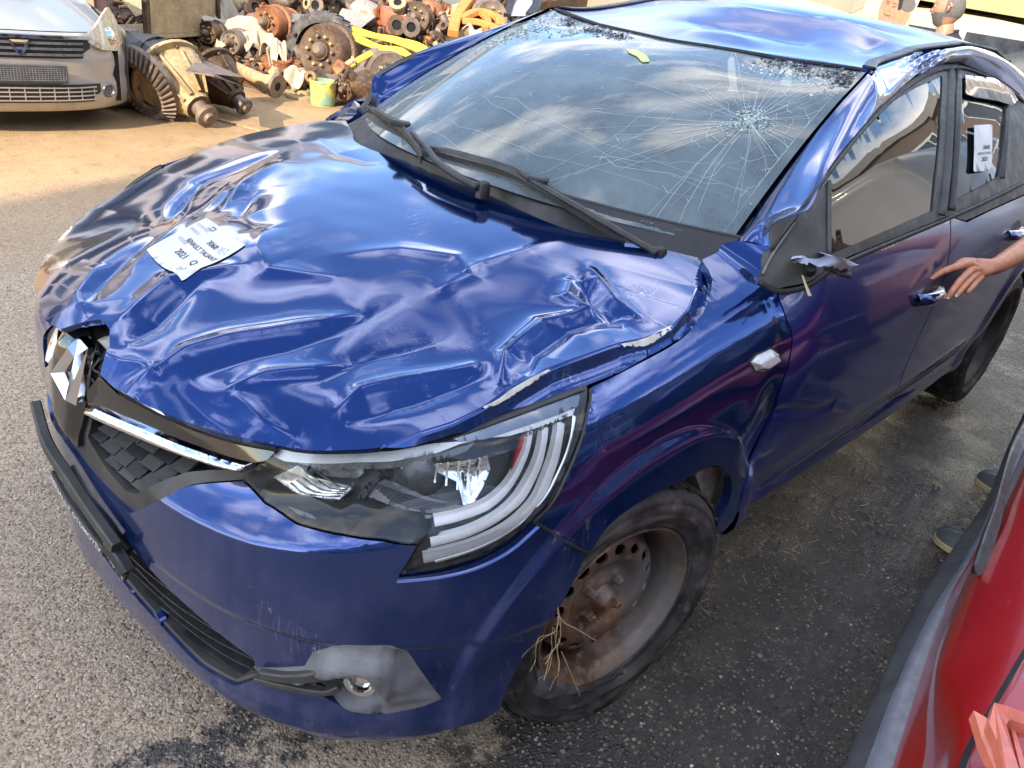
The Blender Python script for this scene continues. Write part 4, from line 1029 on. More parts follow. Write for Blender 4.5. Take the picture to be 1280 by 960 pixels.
# ---- broken mirror stump
def mirror_stump():
    m_ = bpy.data.objects.new('broken_mirror', None); COL.objects.link(m_); m_.parent = car; m_['label'] = 'snapped off door mirror stump with torn edge'
    q = SH([(1012,338)], (s_of_x(-.5), .95))[0]; b = shell(q[None], 0)[0]
    tp = [UD(988,324,1.66), UD(996,316,1.99), UD(1012,313,1.99), UD(1032,318,1.66), UD(1050,323,1.68), UD(1062,333,1.70)]
    bt = [UD(988,327,1.68), UD(1000,330,1.70), UD(1016,331,1.72), UD(1036,334,1.72), UD(1048,338,1.72), UD(1060,336,1.72)]
    tp = [p-(p-CPOS)*.022 for p in tp]; bt = [p-(p-CPOS)*.012 for p in bt]
    tp, bt = cr(np.array(tp), 4), cr(np.array(bt), 4); n = len(tp)
    rows = [tp*(1-t)+bt*t+np.array([0, .018, .012])*math.sin(t*math.pi) for t in np.linspace(0, 1, 7)]
    r = np.random.default_rng(9); rows[-1] = rows[-1]+r.normal(0, .002, rows[-1].shape)
    loft('mirror_shell', rows, simple('silver_blue_paint', (.45, .50, .62), .4, .0, .15), m_)
    mb = MB(); mb.tube([b, b+(np.array(bt[8])-b)*.6], .010, 10, [1.5, 1]); mb.tube([bt[12], bt[16]+[0, .004, -.006], bt[20]+[.0, .01, -.012]], .006, 8); mb.build('mirror_arm', M_BLK, m_, auto=50)
    mb = MB(); 
    for k in range(7):
        p = np.array(bt[12+k])+r.normal(0, .004, 3); mb.box(p, (.012, .006, .009), rz=r.uniform(0, 3))
    mb.build('broken_plastic', M_BLK, m_)
    a, b2 = UD(1003,344,1.67), UD(1012,369,1.64)
    for d in (0, .003): mesh_obj('splinter', *sweep_vf([a, b2+[d, d, 0]], [(-.003, 0), (.002, .001), (.003, -.001)], [.6, 1.1]), simple('splinter', (.5, .36, .22), .7) if d == 0 else bpy.data.materials['splinter'], m_, False)
mirror_stump()
# ---- roof
ROOFD += [(np.array([(-1.25, -.1), (-1.35, .1), (-1.30, .3)]), -.03, .07), (np.array([(-1.15, .0), (-1.12, .25)]), .02, .05), (np.array([(-1.5, -.2), (-1.55, .15), (-1.7, .35)]), .02, .05), (np.array([(-1.8, -.3), (-1.75, .1), (-1.85, .4)]), -.022, .06), (np.array([(-1.4, .42), (-1.6, .40)]), -.018, .05)]
rfront = Wlift(np.stack([np.linspace(-1, 1, 21), np.full(21, 1.02)], 1))
rx = lambda u: np.interp(u, np.linspace(-1, 1, 21), rfront[:, 0]); rz_ = lambda u: np.interp(u, np.linspace(-1, 1, 21), rfront[:, 2])
def Rl(q):   # (u,t) u across, t 0 front .. 1 rear
    q = np.asarray(q, float); u, t = q[:, 0], q[:, 1]; x0 = rx(u)-.006; x = x0+(-2.72-x0)*t; y = u*(.565-.055*sstep(t, 0, .12)); v = Rlift(np.stack([x, y], 1))
    k = np.exp(-t/.07); v[:, 2] = v[:, 2]*(1-k)+(rz_(u)+.004)*k; return v
roof = panel('roof', np.array([(-1, 0), (-.5, 0), (0, 0), (.5, 0), (1, 0), (1, 1), (-1, 1)]), Rl, .018, M_ROOF, car, .01, bstep=.018, sgn=-1)
roof['label'] = 'buckled blue roof skin'
for sg in (1, -1):
    P = Rl(np.stack([np.full(40, .985*sg), np.linspace(.01, .99, 40)], 1)); P[:, 2] += .006
    V, F = sweep_vf(P, rectp(.017, .004, .002)); mesh_obj('roof_strip', V, F, M_BLK, car, True)
P = Wlift(np.stack([np.linspace(-.98, .98, 40), np.full(40, 1.012)], 1), .003); V, F = sweep_vf(P, rectp(.004, .003)); mesh_obj('roof_seal', V, F, M_RUB, car, False)
# rear screen, boot lid and tail
mesh_rear = loft('rear_screen', [[(-2.72, -.50, 1.375), (-2.74, 0, 1.40), (-2.72, .50, 1.375)], [(-3.0, -.55, 1.20), (-3.03, 0, 1.22), (-3.0, .55, 1.20)], [(-3.2, -.60, 1.03), (-3.24, 0, 1.04), (-3.2, .60, 1.03)]], M_TINT, car)
loft('boot_lid', [[(-3.2, -.66, 1.02), (-3.24, 0, 1.03), (-3.2, .66, 1.02)], [(-3.4, -.66, 1.04), (-3.48, 0, 1.055), (-3.4, .66, 1.04)], [(-3.52, -.62, 1.03), (-3.60, 0, 1.045), (-3.52, .62, 1.03)], [(-3.50, -.62, .75), (-3.58, 0, .75), (-3.50, .62, .75)]], M_BLUE, car, sharp_rows=(2,))
# ---- windscreen
wp = np.array([(-1, 0), (-.6, 0), (0, 0), (.6, 0), (1, 0), (1, .5), (1, 1), (0, 1), (-1, 1), (-1, .5)])
ws = panel('windscreen', wp, lambda q: Wlift(q)+np.stack([0*q[:, 0], 0*q[:, 0], .0025*vnoise(q[:, 0], q[:, 1], 51, 6)+.004*np.exp(-(((q[:, 0]-.55)/.2)**2+((q[:, 1]-.62)/.2)**2))*-1], 1), .02, M_GLASS, car, 0, bstep=.02, sgn=-1)
ws['label'] = 'cracked windscreen with a starburst impact'
fh = []
for cx, cy, a0 in ((.87, .215, -90), (.91, .91, 0), (-.91, .91, 90), (-.91, .215, 180)):
    for a in range(0, 91, 15): fh.append((cx+.05*math.cos(math.radians(a0+a)), cy+.05*math.sin(math.radians(a0+a))))
panel('glass_border', wp*np.array([.998, .998]), lambda q: Wlift(q, -.004), .03, simple('black_frit', (.012, .013, .016), .3), car, 0, holes=[np.array(fh)], bstep=.02, sgn=-1)
def Wp(q, off=.0018): 
    q = np.asarray(q, float); v = Wlift(q, off); v[:, 2] += .0025*vnoise(q[:, 0], q[:, 1], 51, 6)-.004*np.exp(-(((q[:, 0]-.55)/.2)**2+((q[:, 1]-.62)/.2)**2)); return v
def cracks():
    r = np.random.default_rng(17); mb = MB()
    def rib(Q, w_=.0007):
        P = Wp(np.array(Q)); T = np.gradient(P, axis=0); T /= np.linalg.norm(T, axis=1)[:, None]+1e-9; S = np.cross(T, [.5, 0, .85]); S /= np.linalg.norm(S, axis=1)[:, None]+1e-9
        ww = (w_*np.linspace(1, .45, len(P)))[:, None]; n = len(P); mb.add(np.vstack([P-S*ww, P+S*ww]), [(i, i+1, n+i+1, n+i) for i in range(n-1)])
    c = trace(Wlift, [(937,152)], (.6, .6))[0]
    for k in range(46):
        a = k/46*6.283+r.normal(0, .05); L_ = r.gamma(3.2, .085)+.06; m = 7; q = [c]
        for i in range(m): a += r.normal(0, .07); q.append(q[-1]+np.array([math.cos(a)*1.25, math.sin(a)*1.35])*L_/m)
        q = np.clip(np.array(q), [-.97, .02], [.97, .98]); rib(q, r.uniform(.0002, .0006))
    for rad in (.025, .045, .07, .105, .15, .21):
        for seg in range(9):
            if r.random() < .25+rad: continue
            a0 = seg/9*6.283+r.normal(0, .2); a = np.linspace(a0, a0+r.uniform(.35, .7), 5); rr = rad*(1+r.normal(0, .05, 5)); rib(np.clip(np.stack([c[0]+1.25*rr*np.cos(a), c[1]+1.3*rr*np.sin(a)], 1), -.97, .97), .0005)
    # long cracks wandering over the pane
    for p0, p1, n_ in (((620,120),(905,235),2), ((560,150),(880,262),2), ((735,200),(910,245),2), ((870,90),(990,150),4), ((700,60),(1000,120),2), ((850,140),(700,230),3), ((980,140),(1040,105),4), ((905,235),(960,190),3)):
        for k in range(n_):
            a_, b_ = trace(Wlift, [p0, p1], (.2, .5)); t = np.linspace(0, 1, 12)[:, None]; q = a_*(1-t)+b_*t+np.cumsum(r.normal(0, .010, (12, 2)), 0)+r.normal(0, .05, 2); rib(np.clip(q, [-.97, .02], [.97, .98]), r.uniform(.0002, .0004))
    for k in range(60):
        q0 = np.array([r.uniform(-.5, .95), r.uniform(.1, .97)]); a = r.uniform(0, 3.14); l = r.uniform(.008, .05); rib(np.clip(np.array([q0, q0+[l*math.cos(a), l*math.sin(a)*.8]]), -.97, .98), .0005)
    return mb.build('crack_lines', M_CRACK, ws)
cracks()['kind'] = 'stuff'
def crazed(cpx, n, spread, seed, g, mats=M_CRACK, nm='crazed_glass', size=.012, zo=.003):
    r = np.random.default_rng(seed); mb = MB(); cs = trace(Wlift, cpx, g)
    for k in range(n):
        c = cs[r.integers(len(cs))]+r.normal(0, 1, 2)*spread; 
        if abs(c[0]) > .985 or c[1] > .995 or c[1] < 0: continue
        a = r.uniform(0, 6.28); s = size*r.uniform(.4, 1.3); q = np.array([c+s*r.uniform(.5, 1)*np.array([math.cos(a+t), math.sin(a+t)*1.1]) for t in (0, 2, 4.1)]); P = Wp(q, zo); P += r.normal(0, .0022, P.shape); mb.add(P, [(0, 1, 2)])
    o = mb.build(nm, mats, ws); o['kind'] = 'stuff'; return o
M_CRG = simple('crazed_glass_pale', (.42, .50, .47), .2, .0, .3, 40); M_CRD = simple('crazed_glass_dark', (.06, .065, .07), .3, 0, .5, 40, coat=.6)
crazed([(1040,92),(1005,82),(1060,100),(975,76),(1070,106)], 620, (.035, .028), 3, (.9, .9), M_CRD, size=.011); crazed([(1000,90),(960,90),(1030,108)], 200, (.06, .03), 4, (.9, .9), size=.006)
crazed([(655,40),(680,28),(715,38),(630,48)], 520, (.07, .06), 5, (-.95, .8), M_CRG, size=.008); crazed([(715,28),(745,38),(770,45)], 400, (.05, .022), 6, (-.7, .95), M_CRD, size=.010)
crazed([(937,152)], 260, (.030, .035), 8, (.6, .6), M_CRG, size=.007); crazed([(930,285),(945,262),(968,238)], 40, (.02, .03), 9, (.95, .3), size=.007)
sk = trace(Wlift, [(783,62),(797,64),(809,70),(813,78),(803,79),(797,72),(786,67)], (.0, .8)); panel('sticker', sk, lambda q: Wp(q, .003), .03, simple('yellow_green_sticker', (.55, .60, .18), .5), ws, 0, sgn=-1)
# ---- scuttle, wipers
ucl = np.linspace(-1.03, 1.03, 41); wb = Wlift(np.stack([ucl, np.full(41, .035)], 1), .003)
hrL = np.vstack([cr(hR, 4), cr(mh(hR)[::-1], 4)[2:]]); h3 = H0(hrL); h3 = h3[np.argsort(h3[:, 1])]; hz_ = np.stack([np.interp(wb[:, 1], h3[:, 1], h3[:, k]) for k in range(3)], 1)
loft('scuttle', [hz_+[.02, 0, -.03], hz_+[-.004, 0, -.012], hz_*.5+wb*.5+[0, 0, -.012], wb-[0, 0, .001], wb+[0, 0, .003], wb+[-.008, 0, .004]], M_BLK, car, sharp_rows=(1, 3))
def wiper(arm, blade, g1, g2, o_b=.016):
    w_ = bpy.data.objects.new('wiper', None); COL.objects.link(w_); w_.parent = car
    P = Wlift(trace(lambda q: Wlift(q, .03), arm, g1), .03); P = cr(P, 6)
    V, F = sweep_vf(P, rectp(.0095, .006, .003), np.interp(np.linspace(0, 1, len(P)), [0, .12, .5, 1], [1.5, 1.1, .95, .6])); mesh_obj('wiper_arm', V, F, M_BLK, w_, True)
    Q = cr(Wlift(trace(lambda q: Wlift(q, o_b), blade, g2), o_b), 6)
    V, F = sweep_vf(Q, [(-.007, -.002), (.006, -.002), (.004, .006), (-.002, .010)], np.interp(np.linspace(0, 1, len(Q)), [0, .1, .5, .9, 1], [.5, 1, 1.3, 1, .5])); mesh_obj('wiper_blade', V, F, M_BLK, w_, False)
    V, F = sweep_vf(Q-[.0, 0, .010], rectp(.0015, .005)); mesh_obj('blade_rubber', V, F, M_RUB, w_, False)
    m = Q[len(Q)//2]; MB().box(m+[0, 0, .012], (.03, .05, .014), bev=.004, rz=.5).build('blade_clip', M_BLK, w_)
wiper([(822,316),(800,304),(745,272),(690,240),(660,222),(648,213)], [(533,184),(580,196),(640,215),(700,248),(745,275),(782,297)], (.85, .0), (-.1, .1))
wiper([(600,234),(575,222),(548,203),(532,183),(515,165)], [(459,134),(480,146),(500,160),(520,182),(527,197)], (.3, .0), (-.8, .1))
for px, py, g in ((824,318,(.9, -.02)), (604,236,(.3, -.02))):
    v = Wlift(trace(lambda q: Wlift(q, .02), [(px, py)], g), .02)[0]; MB().lathe([(0, .016), (.012, .016), (.016, .008), (.017, -.02)], 14, MT(v)).build('wiper_pivot', M_BLK, car, auto=50)
# ---- cabin
cab = bpy.data.objects.new('cabin', None); COL.objects.link(cab); cab.parent = car
loft('dashboard', [[(x, y, z) for y in np.linspace(-.62, .62, 9)] for x, z in ((-.32, .93), (-.45, .965), (-.60, .965), (-.68, .93), (-.70, .80), (-.66, .5))], simple('dash_plastic', (.03, .032, .035), .6), cab)
MB().tube([(-.86+.06*math.sin(a)*.5, .36+.185*math.cos(a), .86+.17*math.sin(a)) for a in np.linspace(0, 6.28, 33)], .014, 8).box((-.84, .36, .86), (.05, .12, .10), bev=.02).build('steering_wheel', M_BLK, cab, auto=50)
def seat(x, y, back=.62, wd=.50):
    s_ = bpy.data.objects.new('seat', None); COL.objects.link(s_); s_.parent = cab; s_.location = (x, y, 0)
    MB().box((.05, 0, .52), (.52, wd, .16), bev=.05).build('cushion', M_FABR, s_, auto=40)
    rows = [[(-.22-.28*t-.05*math.cos(a)*(1), wd/2*(1-.25*t**3)*math.sin(a), .55+back*t) for a in np.linspace(0, 6.28, 17)] for t in np.linspace(0, 1, 8)]
    loft('backrest', rows, M_FABR, s_, caps=True)
    MB().box((-.52, 0, .60+back+.06), (.10, .26, .17), bev=.05).build('headrest', M_FABR, s_, auto=40)
seat(-1.15, .36); seat(-1.15, -.36); seat(-2.15, 0, .55, 1.2)
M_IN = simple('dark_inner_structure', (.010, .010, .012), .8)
mb = MB(); mb.box((-1.5, 0, .33), (2.9, 1.5, .06)); mb.box((-.25, 0, .62), (.06, 1.34, .55)); mb.box((.08, 0, .45), (.6, 1.0, .35)); mb.box((-2.9, 0, .6), (.9, 1.3, .5)); mb.build('floor_pan', M_IN, car)
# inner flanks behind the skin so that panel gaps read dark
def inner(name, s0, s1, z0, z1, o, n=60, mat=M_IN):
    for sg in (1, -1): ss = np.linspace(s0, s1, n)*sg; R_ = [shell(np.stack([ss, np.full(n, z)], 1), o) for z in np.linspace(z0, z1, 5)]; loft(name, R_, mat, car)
inner('inner_flank', s_of_x(-.42), s_of_x(-2.25), .26, .93, -.05); inner('inner_front', -.01, 1.02, .20, .70, -.10)
loft('bonnet_gap_backing', [H0(np.stack([np.full(21, x), np.linspace(-.60, .60, 21)*min(1, 1-.35*max(0, x))], 1))-[0, 0, .085] for x in np.linspace(-.26, .50, 12)], M_IN, car)  # dark sheet added under the bonnet so its gaps read dark
a = np.linspace(-.1, 3.2, 30)
for xc, zc_, rr in ((0, .285, .345), (-2.649, .29, .38)):
    for sg in (1, -1):
        loft('wheel_arch_liner', [[(xc+rr*math.cos(t), sg*.840, zc_+rr*math.sin(t)) for t in a], [(xc+rr*math.cos(t), sg*.60, zc_+rr*math.sin(t)) for t in a], [(xc+rr*.3*math.cos(t), sg*.60, zc_+rr*.3*math.sin(t)) for t in a]], M_IN, car)
# pale mud-caked liner seen behind the tyre
lq = [(868,590),(884,584),(906,584),(912,603),(911,625),(897,652),(886,674),(884,640),(876,612)]
P3 = np.array([U(x, y, y=.848) for x, y in lq]); mesh_obj('arch_liner_flap', [*P3, *(P3+[.02, -.10, 0])], [tuple(range(9))]+[(i, (i+1) % 9, 9+(i+1) % 9, 9+i) for i in range(9)], simple('mud_caked_liner', (.30, .28, .22), .85, var=.5, vs=18, bump=.5), car, False)
for p in ((889,645),(908,606)):
    MB().lathe([(0, .008), (.008, .006), (.011, 0)], 12, Mdir(U(*p, y=.850), (0, 1, 0))).build('liner_clip', M_BLK, car, auto=50)
# ---- wheels
def tyre_mud():
    m = N('dusty_tyre'); a = m.noise(9, 7, .65); c = m.mix(m.mr(a, .42, .68), (.022, .020, .019), (.11, .095, .085)); c = m.mix(m.mr(m.noise(25, 5), .6, .75, 0, .6), c, (.24, .21, .18))
    m.set(Base_Color=c, Roughness=.62); m.bump(m.noise(70, 5, .65), .35, .003); return m.m
M_TYRE = tyre_mud()
def wheel(loc, yawz, flat, camber=0, deep=True):
    w_ = bpy.data.objects.new('wheel', None); COL.objects.link(w_); w_.parent = car; w_.location = loc; w_.rotation_euler = (camber, 0, yawz)
    # tyre: section (y outboard, r); outer face y=0 at the rim flange
    sec = [(-.012, .200), (-.004, .207), (.004, .213), (.006, .218), (.003, .221), (.012, .230), (.020, .243), (.023, .250), (.019, .253), (.023, .262), (.019, .276), (.016, .279), (.018, .283), (.012, .292), (.000, .302), (-.020, .3085), (-.095, .310), (-.165, .3085), (-.190, .300), (-.205, .27), (-.195, .22), (-.185, .20)]
    sec = [(y_, r_ if r_ < .21 else .21+(r_-.21)*.94) for y_, r_ in sec]
    n = 96; V = []; R0 = loc[2]
    rr = np.random.default_rng(2)
    for i in range(n):
        a = 2*math.pi*i/n; ca, sa = math.cos(a), math.sin(a)
        for j, (y, r) in enumerate(sec):
            x, z = r*ca, r*sa
            gz = -R0+.001
            if z < gz+.03:     # the flat bulges out where it meets the ground
                k = min(1, (gz+.03-z)/.06); y += (.030 if y > -.09 else -.02)*k*(1 if 1 < j < 20 else 0)*flat
                z = max(z, gz+.002*(j % 2))
            if flat and j in (6, 7, 8, 9, 10): y += .004*math.sin(a*9+j)*flat
            V.append((x, y, z))
    m = len(sec); F = [(i*m+j, i*m+j+1, ((i+1) % n)*m+j+1, ((i+1) % n)*m+j) for i in range(n) for j in range(m-1)]
    o = mesh_obj('tyre', V, F, M_TYRE, w_)
    # tread blocks
    mb = MB()
    for i in range(64):
        a = 2*math.pi*i/64
        if math.sin(a)*.31 < -R0+.025: continue
        for y in (-.020, -.062, -.105, -.150):
            Mx = Matrix.Rotation(-a, 4, 'Y') @ Matrix.Translation((.3045, y+(.004 if i % 2 else 0), 0)); mb.box((0, 0, 0), (.006, .034, .022), Mx)
    t = mb.build('tread', M_TYRE, w_); t['kind'] = 'stuff'
    # rim barrel
    MX = Matrix.Rotation(-math.pi/2, 4, 'X')       # lathe axis Z -> +Y
    mb = MB(); mb.lathe([(.197, -.016), (.206, -.008), (.2075, -.001), (.204, .004), (.199, .001), (.194, -.010), (.187, -.016), (.184, -.030), (.182, -.052), (.180, -.085), (.176, -.11), (.178, -.17)], 72, MX).build('rim', M_RUST if deep else M_BLKD, w_, auto=50)
    # pressed disc with a ring of oval holes
    def prof(r): return np.interp(r, [0, .03, .042, .062, .074, .084, .100, .115, .136, .148, .156, .163, .182], [-.046, -.046, -.046, -.056, -.058, -.050, -.036, -.034, -.040, -.052, -.072, -.098, -.112])
    def dl(q): r = np.hypot(q[:, 0], q[:, 1]); return np.stack([q[:, 0], prof(r-.002)*.5+prof(r+.002)*.5, q[:, 1]], 1)
    a = np.arange(64)/64*2*math.pi; outer = np.stack([.182*np.cos(a), .182*np.sin(a)], 1); hs = []
    for k in range(16):
        t = k/16*2*math.pi+.1; c = np.array([math.cos(t), math.sin(t)])*.128; e = np.arange(14)/14*2*math.pi
        u_, v_ = np.array([math.cos(t), math.sin(t)]), np.array([-math.sin(t), math.cos(t)]); hs.append(c+np.outer(.0115*np.cos(e), u_)+np.outer(.0165*np.sin(e), v_))
    panel('wheel_disc', outer, dl, .008, M_RUST if deep else M_BLKD, w_, .006, holes=hs, bstep=.006, center=(0, -1, 0))
    MB().lathe([(0, -.125), (.17, -.125), (.18, -.10)], 32, MX).build('wheel_void', M_VOID, w_)
    mb = MB(); mb.lathe([(0, -.018), (.016, -.018), (.022, -.023), (.026, -.036), (.030, -.046), (.034, -.050)], 20, MX).build('hub_cap', M_RUST, w_, auto=40)
    for k in range(4):
        t = k/4*2*math.pi+.62; p = (.050*math.cos(t), -.054, .050*math.sin(t))
        Mx = Matrix.Translation(p) @ MX; mb = MB(); mb.lathe([(0, .030), (.007, .030), (.0095, .026), (.011, .018), (.012, .017), (.012, .004), (.016, .002), (.016, 0)], 6, Mx); mb.build('wheel_nut', M_RUST, w_)
    return w_
w1 = wheel((0, .846, .283), -.187*0-.187, 1.0)
w1['label'] = 'rusty steel front wheel with a torn flat tyre'
w2 = wheel((-2.649, .850, .300), 0, .3, 0, False); w2['label'] = 'dusty rear wheel'
for o, l, r_ in ((w1, (0, -.846, .290), 0), (w2, (-2.649, -.85, .300), 0)):
    c = copy_tree(o, car); c.location = l; c.rotation_euler = (0, 0, math.pi)
    if 'label' in c: del c['label']
# torn tyre bead and mud hanging at the bottom of the front wheel
r = np.random.default_rng(4)
P_ = [UD(x, y, d) for x, y, d in ((664,822,1.62),(690,850,1.61),(712,862,1.61),(740,850,1.615),(765,840,1.62))]
top = cr(np.array([U(x, y, y=.862) for x, y in ((672,836),(700,850),(725,858),(748,852),(772,838))]), 5); bot = cr(np.array([U(x, y, y=.876) for x, y in ((664,868),(685,872),(712,868),(745,858),(780,838))]), 5)
loft('torn_tyre_flap', [top+r.normal(0, .0015, top.shape), (top+bot)/2+[0, .008, 0]+r.normal(0, .002, top.shape), bot+r.normal(0, .002, top.shape)], simple('torn_rubber', (.085, .082, .082), .45, var=.4, vs=30, bump=.4), w1 and car)
mb = MB()
for k in range(6):
    x0, y0 = r.uniform(690, 700), r.uniform(762, 800); pts = [(x0, y0)]
    a = r.uniform(1.1, 1.9)
    for i in range(5): a += r.normal(0, .35); pts.append((pts[-1][0]+math.cos(a)*r.uniform(8, 17), pts[-1][1]+math.sin(a)*r.uniform(8, 17)))
    P = cr(np.array([U(x, y, y=.872+.003*i+r.normal(0, .003)) for i, (x, y) in enumerate(pts)]), 3); mb.tube(P, r.uniform(.0005, .0009), 4, np.linspace(1, .5, len(P)))
for pts in ([(697,766),(705,778),(722,787),(745,801)], [(697,760),(700,775),(700,800),(690,815),(682,830)], [(702,815),(715,845),(725,870)], [(690,812),(680,850)]):
    P = cr(np.array([U(x, y, y=.878) for x, y in pts]), 5); mb.tube(P, .0010, 5)
sw = mb.build('straw_tuft', simple('straw', (.52, .38, .20), .7), None); props(sw, 'tuft of dry straw caught in the rusty front wheel', 'straw', kind='stuff')
# ================================================================= BUILDINGS AND YARD
def wallmat(name, col, rough=.85, stain=.3, bump=.3):
    m = N(name); a = m.noise(.8, 7, .65); v = m.noise(3, 5, .6, m.mapping((2.5, 2.5, .35)))
    c = m.mix(m.mr(a, .3, .7, 0, .5), col, tuple(x*.72 for x in col)); c = m.mix(m.math('MULTIPLY', m.mr(v, .5, .72), stain), c, (.16, .13, .10))
    m.set(Base_Color=c, Roughness=rough); m.bump(m.noise(40, 6, .6), bump, .01); return m.m
M_PINK = wallmat('pale_pink_render', (.66, .56, .50)); M_CREAM = wallmat('cream_render', (.37, .33, .24)); M_CONC = wallmat('concrete', (.38, .36, .33)); M_YEL = wallmat('yellow_sheet', (.50, .44, .20), .5, .25)
M_WIN = simple('window_pane', (.03, .035, .04), .08, 0, .4, coat=1); M_SIGN = simple('sign_board', (.42, .42, .46), .6); M_SIGNW = simple('sign_letters', (.85, .82, .78), .6)
M_WALLD = wallmat('dark_brick_render', (.22, .17, .14))
def building(name, label, c, d, rz, floors, wcols, mat, roofh=.3, sign=None, wz0=1.0, cat='building', ww_=.55, wh_=.55):
    b = thing(name, label, cat, c, rz); L_, D_, H_ = d
    m_ = MB(); m_.box((0, 0, H_/2), (L_, D_, H_)); m_.build('wall', mat, b)
    m_ = MB(); m_.box((0, 0, H_+roofh/2), (L_+.3, D_+.3, roofh)); m_.build('roof', M_CONC, b)
    fh_ = (H_-wz0)/floors
    for sy in (1, -1):
        for f_ in range(floors):
            for k in range(wcols):
                x = -L_/2+(k+.5)*L_/wcols; z = wz0+fh_*(f_+.5)
                w_ = MB().box((x, sy*(D_/2+.01), z), (L_/wcols*ww_, .08, fh_*wh_)); fr = w_.build('window', M_SIGNW, b)
                MB().box((x-L_/wcols*ww_*.245, sy*(D_/2+.035), z), (L_/wcols*ww_*.44, .06, fh_*wh_*.88)).build('pane', M_WIN, fr)
                MB().box((x+L_/wcols*ww_*.245, sy*(D_/2+.035), z), (L_/wcols*ww_*.44, .06, fh_*wh_*.88)).build('pane', M_WIN, fr)
    return b
# long building beyond the scrap, the one whose sign mirrors in the bonnet
b1 = building('workshop_building', 'long pale pink workshop building with a lettered sign, beyond the scrap heap', (-14, -19, 0), (44, 4, 6.2), 0, 2, 9, M_PINK, ww_=.74, wh_=.72)
sg_ = MB().box((0.8, 2.10, 4.95), (3.6, .10, 1.9)).build('sign_panel', M_SIGN, b1)
for i, (t, h) in enumerate((('YONCALIK', .62), ('OTO', .5), ('SERVİS', .42))):
    V, F = text_mesh(t, h, .015); wd_ = V[:, 0].max()
    V3 = np.stack([.8+wd_/2-V[:, 0], np.full(len(V), 2.165), 5.33-i*.62+V[:, 1]], 1); mesh_obj('lettering', V3, F, M_SIGNW, sg_, False)
for k in range(8): MB().box((-19+k*5.2, 2.06, 3.4), (.35, .14, 5.6)).build('pilaster', M_CREAM, b1)
# sunlit cream wall and yellow sheeting behind the men
b2 = thing('cream_warehouse', 'sunlit cream warehouse wall with yellow ribbed sheeting above', 'building', (-17, -5.0, 0), math.radians(62))
MB().box((-4.5, -2, .80), (17, 4, 1.6)).build('wall', M_CREAM, b2)
MB().box((-4.5, .03, 1.66), (17, .14, .10)).build('ledge', M_CONC, b2)
MB().box((-4.5, -2, 2.40), (17, 3.9, 1.4)).build('upper_wall', M_YEL, b2)
rib0 = MB().box((0, 0, 0), (.07, .06, 1.4)).build('sheet_rib', M_YEL, b2); rib0.location = (-12.9, .0, 2.41)
for k in range(1, 67): r_ = copyo(rib0, b2); r_.location = (-12.9+k*.25, .0, 2.41)
# shed whose shadow covers the photographed car (outside the frame, up-sun)
b3 = building('tall_shed', 'tall concrete shed shading the crashed car', (14.0, 12.8, 0), (19.4, 4.0, 10.8), math.radians(90), 2, 6, M_CONC)
# low building across the lane
b4 = building('lane_building', 'grey two storey building across the lane', (-8, 13.5, 0), (30, 5, 6.2), 0, 2, 8, M_WALLD)
b5 = building('reflection_depot', 'dark rendered depot added out of frame for the side windows to mirror', (-24, 9, 0), (16, 4, 7.5), math.radians(80), 2, 6, M_WALLD)  # unseen block added for its reflection in the side windows
# picket fence beyond the roof
fn = thing('picket_fence', 'cream picket fence seen over the car roof', 'fence', (-13.8, -8.6, 0), math.radians(50))
pk = MB().box((0, 0, .95), (.06, .03, 1.7)).build('picket', M_SIGNW, fn); pk.location = (-2.4, 0, 0)
for k in range(1, 34): q = copyo(pk, fn); q.location = (-2.4+k*.145, 0, 0)
for z in (.4, 1.5): MB().box((0, -.03, z), (4.9, .04, .08)).build('rail', M_SIGNW, fn)
# ================================================================= PARKED VEHICLES
def vehicle(name, label, loc, rz, prof, wid, mat, wins, wheelx, wr=.32, cat='car', glassmat=None, tum=.16, group=None):
    """side profile (x,z) lofted across the width with tumblehome"""
    v = thing(name, label, cat, loc, rz, group); P = cr(np.array(prof), 4); n = len(P); rows = []
    for t in np.linspace(-1, 1, 13):
        e = 1-.10*abs(t)**6; y = t*wid/2
        q = P.copy(); zc = .55; q[:, 1] = zc+(q[:, 1]-zc)*(1-.03*t*t-.05*abs(t)**8); q[:, 0] *= (1-.015*t*t-.03*abs(t)**8)
        yy = y*(1-tum*np.clip((q[:, 1]-.9)/.9, 0, 1)); rows.append(np.stack([q[:, 0], yy, q[:, 1]], 1))
    loft('body', rows, mat, v, caps=True)
    g = glassmat or M_WIN
    for sy in (1, -1):
        for x0, x1, z0, z1, sk in wins:
            def yw(z): return wid/2*(1-tum*max(0, (z-.9)/.9))*1.004+.004
            V = [(x0, sy*yw(z0), z0), (x1, sy*yw(z0), z0), (x1-sk, sy*yw(z1), z1), (x0+sk*.2, sy*yw(z1), z1)]
            mesh_obj('window', V, [(0, 1, 2, 3)], g, v, False)
    for x in wheelx:
        for sy in (1, -1):
            w_ = MB().lathe([(0, .0), (.12, .01), (.20, .0), (.21, .02), (wr-.05, .03), (wr, .0), (wr, -.20), (.1, -.21)], 28, Matrix.Translation((x, sy*(wid/2-.0), wr)) @ Matrix.Rotation(-sy*math.pi/2, 4, 'X')).build('wheel', M_TYRE, v, auto=40)
            MB().lathe([(0, .035), (.05, .035), (.07, .012), (.17, .006), (.19, .015)], 24, Matrix.Translation((x, sy*(wid/2-.0), wr)) @ Matrix.Rotation(-sy*math.pi/2, 4, 'X')).build('hubcap', M_LGREY, w_, auto=40)
    return v
M_WHITE = paint('white_van_paint', (.38, .37, .35), (.42, .41, .39), .4, .12, .1, .0)
M_CREAMP = paint('cream_van_paint', (.26, .245, .20), (.30, .28, .235), .4, .12, .1, .0)
